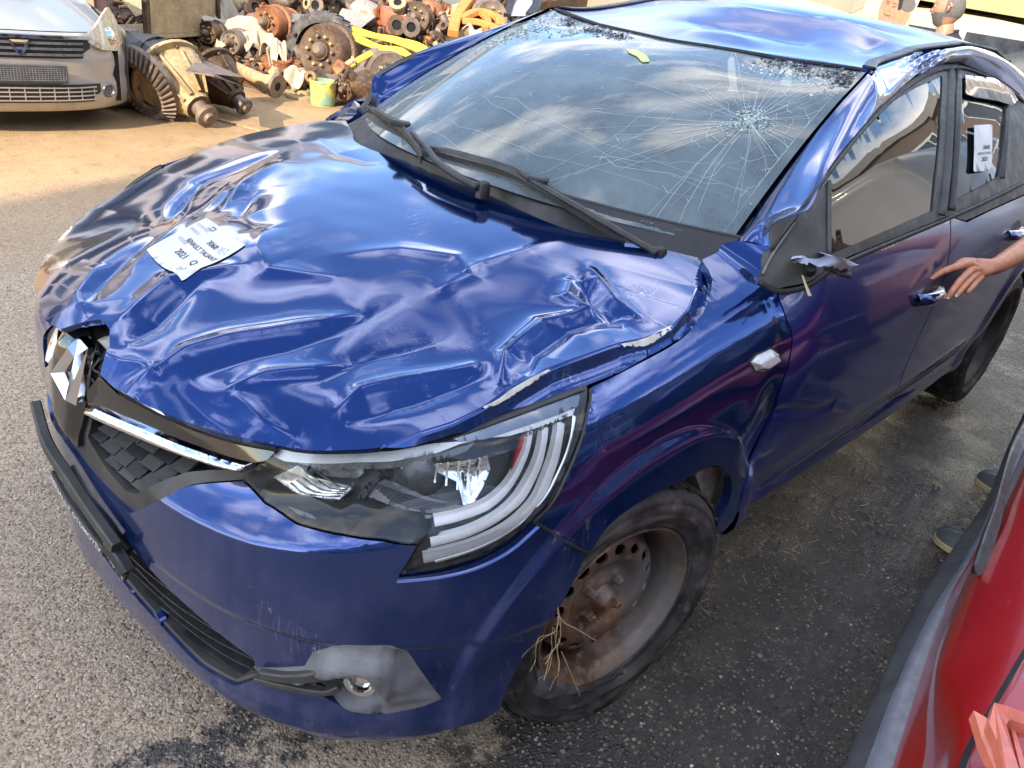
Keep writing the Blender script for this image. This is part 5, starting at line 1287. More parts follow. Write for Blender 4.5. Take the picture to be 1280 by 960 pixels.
van_prof = [(2.7, .35), (2.75, .8), (2.5, 1.1), (1.95, 1.3), (1.3, 2.2), (.9, 2.45), (-2.6, 2.5), (-2.75, 2.2), (-2.75, .4), (-2.0, .30), (2.0, .30)]
# white van beside the hero car, out of frame, mirrored in its doors
vehicle('white_van', 'white panel van parked beside the crashed car, mirrored in its doors', (-6.35, 2.47, 0), math.radians(1), van_prof, 1.9, M_WHITE, [(.55, 1.75, 1.25, 1.85, .35), (-.9, .35, 1.25, 1.85, .0)], (1.7, -1.7), cat='van')
sal = [(2.15, .35), (2.2, .6), (2.0, .80), (1.0, .95), (.35, 1.42), (-.9, 1.47), (-1.7, 1.2), (-2.1, 1.05), (-2.2, .6), (-2.1, .35), (-1.5, .28), (1.5, .28)]
wag = [(2.1, .35), (2.2, .6), (2.0, .86), (1.2, 1.0), (.55, 1.50), (-1.6, 1.56), (-2.1, 1.15), (-2.2, .6), (-2.1, .35), (-1.5, .28), (1.5, .28)]
def at_g(px, dist): p = UD(px, 40, dist); return (p[0], p[1], 0)
vc = at_g(1300, 9.0)
vehicle('cream_estate_car', 'cream estate car with dark side windows parked behind the bald man', vc, math.radians(120), wag, 1.75, M_CREAMP, [(-1.95, -1.0, 1.02, 1.40, .1), (-.93, .0, 1.0, 1.42, .05), (.07, 1.0, 1.0, 1.42, .45)], (1.35, -1.35))
vc = at_g(1010, 11)
vehicle('white_saloon_car', 'white saloon parked in front of the picket fence', vc, math.radians(125), sal, 1.7, M_CREAMP, [(-1.2, -.35, .98, 1.32, .1), (-.28, .8, .96, 1.32, .4)], (1.35, -1.35))
vc = at_g(600, 17)
vehicle('pale_blue_van', 'pale blue grey van parked behind the scrap heap', (-12.0, -13.6, 0), math.radians(150), van_prof, 1.9, paint('pale_blue_paint', (.36, .42, .50), (.42, .48, .55), .4, .12, .1, .0), [(.5, 1.7, 1.25, 1.85, .35)], (1.7, -1.7), cat='van')
# ---- silver car, front view, top left
M_SILV = paint('silver_paint', (.46, .42, .36), (.54, .50, .43), .35, .35, .2, .6)
def silver():
    v = thing('silver_car', 'silver grey car with empty plate holder, standing at the left behind', 'car', (-.62, -4.32, 0), math.radians(90-3.5)); v.scale = (.85, .85, .85)
    # local: x forward (towards the crashed car), y left
    yy = np.linspace(-.86, .86, 41)
    def nose(y): return -.30*np.abs(y/.86)**3.4-.05*(y/.86)**2
    zs = [(.17, -.06), (.20, -.02), (.28, .0), (.36, .0), (.42, -.02), (.50, .0), (.56, -.005), (.62, -.02), (.68, -.035), (.73, -.07)]
    rows = [[(nose(y)+o, y, z) for y in yy] for z, o in zs]
    loft('front_bumper', rows, M_SILV, v)
    hb = [[(nose(y)-.08-t*1.0, y*.93, .735+.045*math.sin(t*1.4)+.17*t+.02*(1-(y/.86)**4)-.02) for y in yy] for t in np.linspace(0, 1, 12)]
    loft('bonnet', hb, M_SILV, v)
    for sy in (1, -1):
        loft('front_wing', [[(nose(.86)+.03-x_, sy*(.862+.012*math.sin(x_*3)), z) for z in np.linspace(.20 if x_ < .42 else .66, .74+.10*x_, 6)] for x_ in (0, .1, .2, .3, .41, .43, .7, 1.0, 1.3)], M_SILV, v)
        hl = np.array([(.465, .715), (.50, .665), (.60, .62), (.74, .60), (.835, .65), (.825, .74), (.78, .84), (.73, .91), (.66, .86), (.56, .77)])
        ml = bpy.data.materials.get('yellowed_lamp_lens') or simple('yellowed_lamp_lens', (.46, .39, .27), .15, 0, .3, 30, coat=1)
        panel('headlamp', hl, (lambda sy: lambda q: np.stack([nose(q[:, 0])+.030-.34*np.maximum(0, q[:, 1]-.62)-.02*sstep(q[:, 0], .75, .85), sy*q[:, 0], q[:, 1]], 1))(sy), .03, ml, v, .02, center=(-2, 0, .5))
        MB().lathe([(0, .02), (.06, .018), (.085, .0)], 20, Mdir((nose(.66)-.02, sy*.66, .70), (1, sy*.3, .25))).build('reflector', M_REFL, v, auto=50)
        MB().lathe([(0, .0), (.035, .002), (.042, .012), (.048, .012), (.055, 0)], 20, Mdir((nose(.62)+.005, sy*.63, .315), (1, sy*.25, 0))).build('fog_lamp', M_LGREY, v, auto=40)
    def gr(z0, z1, y0, y1, o, mat, nm='grille_opening'): return loft(nm, [[(nose(y)+o, y, z) for y in np.linspace(-(y0 if z < (z0+z1)/2 else y1), (y0 if z < (z0+z1)/2 else y1), 25)] for z in np.linspace(z0, z1, 5)], mat, v)
    gr(.56, .70, .44, .50, .004, M_BLK); gr(.245, .375, .50, .56, .008, M_BLK)
    for z in (.585, .625, .665): P = [(nose(y)+.012, y, z) for y in np.linspace(-.44, .44, 21)]; mesh_obj('grille_bar', *sweep_vf(P, rectp(.008, .008)), M_LGREY, v, False)
    P = [(nose(y)+.012, y, .708) for y in np.linspace(-.50, .50, 21)]; mesh_obj('chrome_strip', *sweep_vf(P, rectp(.010, .014, .004)), M_CHROME, v, False)
    for z in (.262, .292, .322, .352): P = [(nose(y)+.014, y, z) for y in np.linspace(-.52, .52, 21)]; mesh_obj('grille_bar', *sweep_vf(P, rectp(.006, .004)), M_SILV, v, False)
    for y in np.arange(-.5, .51, .1): MB().box((nose(y)+.013, y, .308), (.01, .006, .10)).build('grille_upright', M_SILV, v)
    # shield badge
    s_ = np.array([(-.062, .685), (.062, .685), (.048, .63), (.018, .590), (-.018, .590), (-.048, .63)]); i_ = np.array([(-.040, .668), (.040, .668), (.028, .632), (.010, .612), (-.010, .612), (-.028, .632)])
    rr_ = lambda P, o: [(nose(0)+o, p[0], p[1]) for p in P]
    loft('badge', [rr_(s_, .012), rr_(s_, .028), rr_(i_, .024), rr_(i_, .010)], M_CHROME, v, closed_u=True, smooth=False)
    # empty number plate holder with its moulded grid
    h_ = MB().box((nose(0)+.022, .03, .452), (.02, .54, .125), bev=.006).build('plate_holder', M_BLKD, v)
    mb = MB()
    for k in range(26): mb.box((nose(0)+.034, -.225+k*.0205, .452), (.004, .004, .10))
    for k in range(7): mb.box((nose(0)+.035, .03, .41+k*.014), (.004, .50, .004))
    mb.build('holder_grid', M_GREYPL, h_)['kind'] = 'stuff'
    loft('windscreen', [[(-1.25-.05*(y/.8)**2-.75*t, y*(1-.15*t), .93+.60*t) for y in np.linspace(-.78, .78, 15)] for t in np.linspace(0, 1, 6)], M_WIN, v)
    loft('roof', [[(-2.0-2.2*t, y*.85, 1.53+.06*math.sin(t*3.1)-.03*(y/.8)**2) for y in np.linspace(-.78, .78, 15)] for t in np.linspace(0, 1, 6)], M_SILV, v)
    MB().box((-2.6, 0, .55), (3.4, 1.66, .70), bev=.08).build('body', M_SILV, v, auto=40); MB().box((-2.9, 0, 1.2), (2.5, 1.40, .62), bev=.08).build('cabin', M_WIN, v, auto=40)
    MB().box((-.6, 0, .42), (.8, 1.5, .4)).build('inner_structure', M_VOID, v)
    for x in (-1.12, -3.6):
        for sy in (1, -1): MB().lathe([(0, .0), (.20, -.02), (.25, .02), (.30, .0), (.31, -.02), (.31, -.19), (.1, -.2)], 28, Matrix.Translation((x, sy*.84, .31)) @ Matrix.Rotation(-sy*math.pi/2, 4, 'X')).build('wheel', M_TYRE, v, auto=40)
silver()
# ---- red car, bottom right
M_RED_P = paint('red_paint', (.34, .005, .003), (.46, .014, .006), .3, .20, .7, .1)
def redcar():
    v = thing('red_car', 'damaged bright red car with grey plastic lower bumper at the right edge', 'car', (0, 0, 0))
    def C(pts, z): return cr(np.array([U(x, y, z=zz) for (x, y), zz in zip(pts, z if hasattr(z, '__len__') else [z]*len(pts))]), 5)
    lines = [   # photo measurements with heights, from the outer lower lip inwards and up
        ([(1040,1010),(1062,950),(1100,856),(1150,752),(1216,655),(1240,618),(1262,560),(1290,500)], .36),
        ([(1062,1010),(1085,950),(1118,862),(1162,768),(1205,700),(1232,650),(1262,575),(1295,505)], .43),
        ([(1082,1010),(1098,950),(1128,855),(1166,775),(1196,720),(1225,672),(1264,580),(1296,510)], .445),
        ([(1103,1010),(1118,950),(1140,880),(1166,800),(1192,735),(1218,690),(1268,588),(1300,515)], .45),
        ([(1106,1010),(1122,950),(1142,880),(1170,790),(1198,732),(1222,690),(1270,590),(1302,520)], .47),
        ([(1135,1010),(1155,950),(1160,880),(1172,815),(1196,750),(1222,695),(1274,592),(1306,524)], .54),
        ([(1160,1010),(1176,950),(1176,880),(1182,825),(1208,765),(1240,690),(1280,600),(1312,530)], .62),
        ([(1190,1010),(1205,940),(1225,880),(1262,800),(1290,740),(1320,680),(1350,620),(1380,560)], .70),
        ([(1270,1010),(1290,950),(1320,880),(1350,810),(1380,750),(1410,690),(1440,640),(1470,590)], .74)]
    R_ = [C(p, z) for p, z in lines]
    M_DKPL = simple('dark_grey_bumper_plastic', (.065, .067, .07), .5, 0, .3, 12, .5, 240)
    under = R_[0].copy(); under[:, 2] -= .14; under[:, 1] += .12
    def sub(name, idx, mat, extra=None, off=0):
        rr_ = [R_[i]+[0, 0, off] for i in idx]; rr_ = (extra or [])+rr_
        A = np.array(rr_); 
        if len(rr_) > 2: A = np.stack([cr(A[:, j], 4) for j in range(A.shape[1])], 1)
        return loft(name, list(A), mat, v)
    sub('lower_bumper', [0, 1], M_DKPL, [under]); sub('bumper_edge', [1, 2, 3], simple('light_grey_plastic', (.15, .16, .19), .45, 0, .2, 30))
    sub('red_lower_band', [3, 4, 5], M_RED_P); sub('red_panel', [5, 6, 7, 8], M_RED_P)
    # dark swage trim near the far end
    t = [U(x, y, z=z) for x, y, z in ((1219,718,.60),(1214,712,.60),(1226,672,.60),(1240,640,.60),(1252,600,.58),(1262,560,.56),(1284,512,.55),(1300,470,.55))]
    t2 = [U(x, y, z=z) for x, y, z in ((1222,720,.62),(1232,714,.62),(1243,682,.62),(1252,650,.62),(1258,618,.61),(1272,570,.60),(1296,520,.60),(1320,470,.60))]
    a, b_ = cr(np.array(t), 5), cr(np.array(t2), 5); m_ = (a+b_)/2+[0, -.012, .02]
    A = np.stack([cr(np.array([a[j], m_[j], b_[j]]), 4) for j in range(len(a))], 1); loft('dark_trim', list(A), M_BLK, v)
    # inner wing well, bare lamp frame
    f = [(1216,888),(1232,896),(1244,878),(1280,892),(1320,905),(1330,1000),(1262,1000)]; hz = [.80, .80, .82, .83, .83, .74, .74]
    o_ = np.array([U(x, y, z=z) for (x, y), z in zip(f, hz)])
    hole = [(1258,900),(1290,908),(1312,915),(1315,985),(1282,985)]; i_ = np.array([U(x, y, z=.79) for x, y in hole])
    MS = simple('pale_red_lamp_frame', (.62, .16, .10), .35, 0, .25, 30, coat=.4)
    lf = bpy.data.objects.new('lamp_frame', None); COL.objects.link(lf); lf.parent = v
    def plate(nm, pts, z0, th_):
        q = np.array([U(x, y, z=z0+dz) for x, y, dz in pts]); n_ = len(q); o_ = mesh_obj(nm, [*q, *(q-[0, 0, th_])], [tuple(range(n_))]+[(i, (i+1) % n_, n_+(i+1) % n_, n_+i) for i in range(n_)], MS, lf, False); return o_
    plate('frame_flange', [(1217,888,0), (1233,897,.004), (1243,912,.002), (1268,975,0), (1290,1040,0), (1262,1040,-.01), (1243,960,-.01), (1228,925,-.008)], .800, .014)
    plate('frame_rim', [(1236,903,0), (1243,878,.01), (1262,884,.01), (1300,898,.01), (1345,915,.01), (1345,932,0), (1300,912,0), (1262,899,0), (1258,906,0), (1272,955,0), (1300,1040,0), (1284,1040,0), (1262,985,0), (1246,925,0)], .812, .014)
    plate('frame_inner_step', [(1262,903,0), (1300,916,0), (1345,936,0), (1345,942,0), (1300,922,0), (1268,910,0), (1282,955,0), (1310,1040,0), (1303,1040,0), (1275,958,0)], .800, .010)
    q = np.array([U(x, y, z=.76) for x, y in ((1250,890),(1340,920),(1345,1010),(1270,1010))]); mesh_obj('inner_lamp_bowl', [*q], [(0, 1, 2, 3)], M_BLKD, v, False)
    q = [U(x, y, z=.768) for x, y in ((1190,1010),(1207,945),(1240,885),(1290,800),(1330,740))]; mesh_obj('panel_gap', *sweep_vf(cr(np.array(q), 4), rectp(.003, .004)), M_VOID, v, False)
    q = np.array([U(x, y, z=.765) for x, y in ((1195,1010),(1214,945),(1262,868),(1320,790),(1400,840),(1400,1010))]); mesh_obj('slam_panel', [*q, *(q-[0, 0, .2])], [tuple(range(6))]+[(i, (i+1) % 6, 6+(i+1) % 6, 6+i) for i in range(6)], M_RED_P, v, False)
    # rest of the body, running back out of the frame
    MB().box((-1.7, 2.22, .52), (3.3, 1.5, .62), bev=.10).build('body', M_RED_P, v, auto=40); MB().box((-2.2, 2.25, 1.05), (1.9, 1.25, .5), bev=.12).build('cabin', M_WIN, v, auto=40)
    for x in (-.6, -3.0):
        for y, sy in ((1.55, -1), (2.95, 1)): MB().lathe([(0, .0), (.20, -.02), (.25, .02), (.30, .0), (.31, -.02), (.31, -.19), (.1, -.2)], 28, Matrix.Translation((x, y, .31)) @ Matrix.Rotation(-sy*math.pi/2, 4, 'X')).build('wheel', M_TYRE, v, auto=40)
redcar()
# ================================================================= SCRAP HEAP
def rusty(name, a, b, c, metal=.3):
    m = N(name); n1 = m.noise(9, 7, .65); n2 = m.noise(40, 5, .6)
    col = m.mix(m.mr(n1, .35, .65), a, b); col = m.mix(m.mr(n2, .5, .75, 0, .8), col, c)
    m.set(Base_Color=col, Metallic=metal, Roughness=m.mr(n2, .3, .7, .45, .85)); m.bump(m.noise(90, 6, .7), .4, .004); return m.m
J = [rusty('scrap_rust', (.15, .05, .02), (.36, .14, .05), (.42, .24, .12)), rusty('scrap_grease', (.035, .022, .015), (.13, .07, .035), (.26, .16, .09)),
     rusty('scrap_ochre', (.34, .24, .12), (.50, .38, .20), (.20, .12, .06), .1), rusty('scrap_iron', (.12, .09, .075), (.24, .18, .14), (.36, .25, .16), .4),
     rusty('scrap_red', (.40, .10, .05), (.50, .16, .08), (.25, .12, .08), .1), rusty('scrap_alu', (.34, .31, .27), (.46, .42, .35), (.20, .15, .10), .5)]
M_RAG = simple('pale_rag', (.46, .39, .28), .9, 0, .25, 5, .5, 60); M_RAGB = simple('blue_rag', (.10, .22, .40), .9, 0, .3, 8)
M_STRAP = simple('yellow_webbing', (.66, .46, .04), .75, 0, .22, 9, .5, 120); M_ORANGE = rusty('orange_paint_worn', (.60, .20, .04), (.70, .26, .06), (.25, .12, .06), .1)
M_SHEET = simple('old_sheet_metal', (.16, .15, .135), .6, .2, .35, 4, .3, 40)
def gp(px, py, lift=0.): p = U(px, py, z=0.); return np.array(p)
def near_(p, d): v = CPOS-p; return p+v/np.linalg.norm(v)*d
fz0 = lambda *a: fz(*a)
FH = np.array([CF[0], CF[1], 0]); FH /= np.linalg.norm(FH)
def fz(px, py, h):
    """a point on the sloping face of the heap (or at a low height on the yard in front of it)"""
    d = ray(px, py)
    if h <= .25 and py >= 84: return U(px, py, z=h)
    t = (CPOS[2]+.45*8.3)/(.45*(d@FH)-d[2]); return CPOS+t*d
def fn_(px, py, h): return U(px, py, z=h)
def drum(px, py, h, r, ln, d, mat, label, group=None, bolts=8, nm='brake_drum', cat='drum', tilt=0):
    c = fz(px, py, h); c = c+(CPOS-c)/np.linalg.norm(CPOS-c)*(.15 if py < 84 else 0); t = thing(nm, label, cat, tuple(c), 0, group)
    Mx = Mdir((0, 0, 0), d)
    MB().lathe([(0, ln*.5), (r*.30, ln*.5), (r*.34, ln*.42), (r*.62, ln*.40), (r*.80, ln*.44), (r*.88, ln*.36), (r*.90, ln*.1), (r, ln*.08), (r*1.04, ln*.02), (r*1.04, -ln*.06), (r*.97, -ln*.08), (r*.97, -ln*.42), (r*1.05, -ln*.44), (r*1.05, -ln*.5), (r*.7, -ln*.5), (r*.7, -ln*.3), (0, -ln*.3)], 28, Mx).build('shell', mat, t, auto=35)
    MB().lathe([(0, ln*.66), (r*.12, ln*.66), (r*.22, ln*.60), (r*.26, ln*.50), (r*.30, ln*.49)], 18, Mx).build('hub', J[3], t, auto=35)
    for k in range(bolts):
        a = k/bolts*6.283; p = Mx @ Matrix.Translation((r*.46*math.cos(a), r*.46*math.sin(a), ln*.40)); MB().lathe([(0, ln*.13), (r*.05, ln*.13), (r*.07, ln*.08), (r*.07, 0)], 6, p).build('bolt', J[2] if k % 3 else J[3], t)
    return t
def pipe(pts, r, mat, label, nm='axle_tube', cat='tube', group=None, flare=True):
    P = cr(np.array([fz(*p) for p in pts]), 6); c = P[0].copy(); t = thing(nm, label, cat, tuple(c), 0, group); sc_ = np.ones(len(P)); 
    if flare: sc_[-3:] = [1.25, 1.5, 1.5]; sc_[:2] = 1.35
    V, F = sweep_vf(P-c, circ(r, 12), sc_); o = mesh_obj('tube', V, F, mat, t, True); autosmooth(o.data, 40)
    if flare:
        d = P[-1]-P[-2]; MB().lathe([(r*.7, .01), (r*1.9, .012), (r*1.9, -.02), (r*1.2, -.03)], 18, Mdir(P[-1]-c, d)).build('flange', J[3], t, auto=35)
        MB().lathe([(0, .002), (r*.75, .004)], 14, Mdir(P[-1]-c, d)).build('bore', M_VOID, t)
    return t
def ring(px, py, h, r, d, mat, label, nm='brake_disc', group=None):
    c = fz(px, py, h); t = thing(nm, label, 'brake disc', tuple(c), 0, group); Mx = Mdir((0, 0, 0), d)
    MB().lathe([(r*.45, -.01), (r, -.012), (r, .012), (r*.55, .012), (r*.52, .05), (r*.25, .05), (r*.25, .035), (r*.42, .03), (r*.45, -.01)], 30, Mx).build('disc', mat, t, auto=35)
    for k in range(5): a = k*1.2566; MB().lathe([(0, .052), (r*.05, .052)], 8, Mx @ Matrix.Translation((r*.38*math.cos(a), r*.38*math.sin(a), .001))).build('bolt_hole', M_VOID, t)
    return t
def lump(px, py, h, size, mat, label, nm='scrap_casting', cat='engine part', seed=0, group=None, arms=4):
    """a casting: faceted housing with bosses, stubs and holes"""
    r = np.random.default_rng(seed+100); c = fz(px, py, h); t = thing(nm, label, cat, tuple(c), r.uniform(0, 6), group)
    bm = bmesh.new(); pts = r.normal(0, 1, (26, 3)); pts /= np.linalg.norm(pts, axis=1)[:, None]; pts = pts*np.array(size)/2*r.uniform(.75, 1.1, (26, 1)); pts[:, 2] = np.clip(pts[:, 2], -size[2]*.45, size[2]*.45)
    vs = [bm.verts.new(p) for p in pts]; bmesh.ops.convex_hull(bm, input=vs); bmesh.ops.delete(bm, geom=[v for v in bm.verts if not v.link_faces], context='VERTS')
    bmesh.ops.bevel(bm, geom=bm.edges[:], offset=min(size)*.035, segments=1, affect='EDGES')
    me = bpy.data.meshes.new('housing'); bm.to_mesh(me); bm.free(); me.materials.append(mat); autosmooth(me, 25); o = bpy.data.objects.new('housing', me); COL.objects.link(o); o.parent = t
    for k in range(arms):
        d = r.normal(0, 1, 3); d[2] = abs(d[2])*.5; d /= np.linalg.norm(d); p = d*np.array(size)*.36; rr_ = min(size)*r.uniform(.12, .26); l_ = min(size)*r.uniform(.2, .5)
        MB().lathe([(rr_*.5, l_), (rr_, l_), (rr_, l_*.8), (rr_*.75, l_*.75), (rr_*.8, -l_*.5)], 12, Mdir(p, d)).build('boss', J[r.integers(0, 4)], t, auto=35)
        MB().lathe([(0, l_*.9), (rr_*.5, l_*.92)], 10, Mdir(p, d)).build('bore', M_VOID, t)
    return t
def cloth(px, py, h, w_, d_, mat, label, seed=0, nm='rag', cat='rag', amp=.08, group=None):
    r = np.random.default_rng(seed); c = fz(px, py, h); c = c+(CPOS-c)/np.linalg.norm(CPOS-c)*.28; n = 22; x = np.linspace(-.5, .5, n); X, Y = np.meshgrid(x, x, indexing='ij'); ph = r.uniform(0, 6.28, 8)
    Z = -.9*(X**2+Y**2)*amp*3
    for k in range(8): a = r.uniform(0, 3.14); f = r.uniform(4, 16); Z = Z+amp*.28*np.sin((X*math.cos(a)+Y*math.sin(a))*f+ph[k])
    rim = 1+.18*np.sin(np.arctan2(Y, X)*5+ph[0])+.1*np.sin(np.arctan2(Y, X)*9+ph[1])
    V = np.stack([X*w_*rim, Y*d_*rim, Z], -1); rows = [list(v) for v in V]; o = loft(nm, rows, mat); o.location = tuple(c); props(o, label, cat, group)
    sm = o.modifiers.new('t', 'SOLIDIFY'); sm.thickness = .006; return o
def sheet(pts, mat, label, nm='sheet_metal', cat='sheet metal', th=.01, fz=None):
    P = np.array([fz(*p) if fz else near_(fz0(*p), .36) for p in pts]); c = P.mean(0); n = len(P); V = [*(P-c), *(P-c-[0, 0, th])]; o = mesh_obj(nm, V, [tuple(range(n)), tuple(range(2*n-1, n-1, -1))]+[(i, (i+1) % n, n+(i+1) % n, n+i) for i in range(n)], mat, None, False); o.location = tuple(c); return props(o, label, cat)
# ---- two differentials by the silver car
def differential(px, py, h, s, yaw, mat, gear, label):
    c = fn_(px, py, h); t = thing('differential', label, 'differential', tuple(c), yaw); t.rotation_euler = (.35, .42, yaw)
    T_ = Matrix.Rotation(math.radians(90), 4, 'Y')
    # bell shaped carrier tapering to the pinion nose (local +x)
    body = []; 
    for x, w_, hh in ((-.16, .17, .17), (-.13, .20, .19), (-.06, .19, .17), (.04, .14, .12), (.13, .085, .08), (.17, .075, .07)):
        body.append([(x*s, w_*s*math.copysign(abs(math.cos(a))**.7, math.cos(a)), hh*s*math.copysign(abs(math.sin(a))**.7, math.sin(a))) for a in np.linspace(0, 2*math.pi, 21)[:-1]])
    o = loft('carrier', body, mat, t, closed_u=True, caps=True); autosmooth(o.data, 45)
    for a in (-.9, -.3, .35, 1.0):
        P = [(-.10*s, .20*s*math.sin(a), .195*s*math.cos(a)), (.02*s, .155*s*math.sin(a), .15*s*math.cos(a)), (.14*s, .09*s*math.sin(a), .088*s*math.cos(a))]; mesh_obj('rib', *sweep_vf(P, rectp(.008*s, .016*s)), mat, t, False)
    MB().lathe([(0, .12*s), (.03*s, .12*s), (.036*s, .10*s), (.066*s, .095*s), (.07*s, .07*s), (.045*s, .06*s), (.05*s, 0), (.078*s, 0)], 20, Matrix.Translation((.17*s, 0, 0)) @ T_).build('pinion_flange', J[3], t, auto=35)
    MB().lathe([(.17*s, -.01), (.235*s, -.012), (.235*s, .018), (.17*s, .02)], 30, Matrix.Translation((-.14*s, 0, 0)) @ T_).build('mounting_flange', mat, t, auto=35)
    for k in range(10): a = k*.6283; MB().lathe([(0, .014), (.010*s, .014), (.010*s, 0)], 8, Matrix.Translation((-.12*s, .205*s*math.cos(a), .205*s*math.sin(a))) @ T_).build('bolt', J[3], t)
    # bearing cap with its roller cage, on the near side
    for sy in (1, -1):
        Mx = Matrix.Translation((-.16*s, sy*.12*s, .03*s)) @ Matrix.Rotation(math.radians(-90*sy), 4, 'X') @ Matrix.Rotation(.0, 4, 'Y')
        MB().lathe([(.045*s, .05*s), (.085*s, .055*s), (.115*s, .045*s), (.118*s, .0), (.118*s, -.05*s)], 26, Mx).build('bearing_cap', J[3], t, auto=35)
        MB().lathe([(0, .03*s), (.046*s, .03*s)], 20, Mx).build('bore', M_VOID, t)
        for k in range(18): a = k/18*6.283; MB().box((.078*s, 0, .052*s), (.040*s, .010*s, .012*s), Mx @ Matrix.Rotation(a, 4, 'Z')).build('roller', J[0], t)
    if gear:
        g = MB(); Mx = Matrix.Translation((-.10*s, -.17*s, .03*s)) @ Matrix.Rotation(math.radians(90), 4, 'X') @ Matrix.Rotation(.25, 4, 'Y')
        g.lathe([(.12*s, .03*s), (.13*s, .05*s), (.17*s, .045*s), (.225*s, -.0), (.225*s, -.03*s), (.12*s, -.03*s)], 40, Mx); gw = g.build('ring_gear', J[3], t, auto=35)
        for k in range(40):
            a = k/40*6.283; M2 = Mx @ Matrix.Rotation(a, 4, 'Z') @ Matrix.Translation((.20*s, 0, .028*s)) @ Matrix.Rotation(.55, 4, 'X') @ Matrix.Rotation(.75, 4, 'Y'); MB().box((0, 0, 0), (.085*s, .012*s, .03*s), M2).build('gear_tooth', J[3], gw)
    return t
differential(228, 112, .22, 1.25, math.radians(98), J[2], True, 'ochre differential with a big spiral ring gear beside the silver car')
differential(278, 108, .19, 1.05, math.radians(104), J[1], False, 'dark greasy differential lying right of the ochre one')
sheet([(250, 72, .40), (306, 97, .36), (302, 106, .28), (268, 94, .46), (232, 88, .46)], J[3], 'rusty dirt covered plate lying over the two differentials', fz=fn_)
# black bagged tank next to the silver car
def tank():
    c = fn_(176, 84, .26); o = thing('tarp_covered_tank', 'black tarpaulin covered tank between silver car and differentials', 'tank', tuple(c), math.radians(110))
    rows = []; r = np.random.default_rng(6)
    for k, x in enumerate(np.linspace(-.36, .36, 12)):
        rr_ = .25*(1-.35*abs(x*2.6)**4); rows.append([(x, rr_*(1+.05*math.sin(a*5+k)+r.normal(0, .015))*math.cos(a), max(-.25, rr_*(1+.05*math.sin(a*7+k*.7))*math.sin(a))) for a in np.linspace(0, 6.283, 25)[:-1]])
    l_ = loft('tarp', rows, simple('black_tarpaulin', (.035, .035, .038), .45, 0, .4, 6, .4, 30), o, closed_u=True, caps=True)
    for k in (3, 8): P = [((k/11-.5)*.72,   .255*math.cos(a), max(-.24, .255*math.sin(a))) for a in np.linspace(0, 6.28, 30)]; mesh_obj('strap', *sweep_vf(P, rectp(.02, .004)), M_BLKD, o, True)
    MB().box((-.15, .0, .252), (.18, .12, .01), rz=.3).build('patch', M_LGREY, o)
tank()
lump(152, 125, .05, (.42, .34, .10), M_BLKD, 'flat black plastic tray on the ground at the silver car bumper', 'plastic_tray', 'tray', 3, arms=0)
pf = thing('red_grey_panel', 'faded reddish upright panel just behind the silver car', 'panel', tuple(fn_(128, 34, .45)), math.radians(60)); MB().box((0, 0, 0), (.36, .05, .95), bev=.02).build('panel', simple('faded_red_panel', (.26, .12, .10), .6, 0, .4, 5), pf, auto=40)
# ---- brake drums and hubs on the heap
A1 = (.75, .45, .25)
drum(345, 32, .62, .20, .42, (.80, .35, .15), J[0], 'rusty cylindrical brake drum lying highest on the scrap heap', bolts=8)
drum(412, 68, .34, .30, .42, (.85, .40, .22), J[1], 'greasy wheel hub inside a worn dark tyre on the heap', bolts=10, nm='wheel_hub', cat='hub')
drum(480, 95, .30, .27, .50, (.35, .85, .15), J[3], 'smooth grey brown brake drum in front of the yellow straps', bolts=10)
drum(268, 42, .45, .13, .34, (.8, .5, .1), J[1], 'small brown drum beside the white rags', bolts=6, nm='small_drum')
drum(298, 54, .36, .14, .34, (.85, .45, .1), J[3], 'small ribbed motor below the white rags', bolts=6, nm='electric_motor', cat='motor')
drum(432, 112, .14, .12, .30, (.7, .6, .1), J[1], 'greasy hub on the ground behind the paint bucket', bolts=6, nm='axle_hub', cat='hub')
drum(610, 25, .55, .22, .40, (.5, .8, .2), J[3], 'dark drum beside the red casting near the orange frame', bolts=8)
drum(520, 27, .75, .20, .36, (.7, .6, .3), J[1], 'dark greasy drum on top behind the yellow straps', bolts=8)
drum(240, 12, .80, .16, .35, (.6, .7, .2), J[0], 'rusty drum at the back beside the leaning rods', bolts=6)
# tyre round the hub
t_ = thing('worn_tyre', 'worn black tyre wrapped round the greasy hub', 'tyre', tuple(fz(404, 66, .34))); MB().lathe([(.27, -.10), (.33, -.12), (.38, -.10), (.40, -.05), (.40, .05), (.38, .10), (.33, .12), (.27, .10)], 40, Mdir((0, 0, 0), (.85, .40, .22))).build('carcass', M_TYRE, t_, auto=50)
for k in range(30): MB().box((.40, 0, 0), (.016, .020, .16), Mdir((0, 0, 0), (.85, .40, .22)) @ Matrix.Rotation(k*.2094, 4, 'Z')).build('tread_block', M_TYRE, t_)
# tubes and shafts
pipe([(282, 78, .30), (310, 92, .18), (346, 108, .14)], .055, J[2], 'long ochre brown axle tube pointing at the open yard')
pipe([(285, 95, .08), (305, 100, .07), (330, 108, .06)], .03, J[0], 'thin rusty shaft lying under the ochre tube', 'drive_shaft', 'shaft')
pipe([(330, 50, .30), (370, 60, .28), (392, 58, .30)], .035, J[1], 'dark shaft wedged under the big hubs', 'drive_shaft', 'shaft')
pipe([(300, 45, .45), (325, 52, .42), (345, 50, .40)], .028, J[3], 'grey curved pipe beside the small motor', 'bent_pipe', 'pipe', flare=False)
pipe([(245, 66, .05), (240, 20, .8), (243, -20, 1.5)], .016, J[1], 'dark rod leaning upright left of the white rags', 'leaning_rod', 'rod', flare=False)
pipe([(258, 66, .05), (257, 20, .8), (262, -20, 1.5)], .016, J[0], 'rusty rod leaning upright right beside the dark rod', 'leaning_rod', 'rod', flare=False)
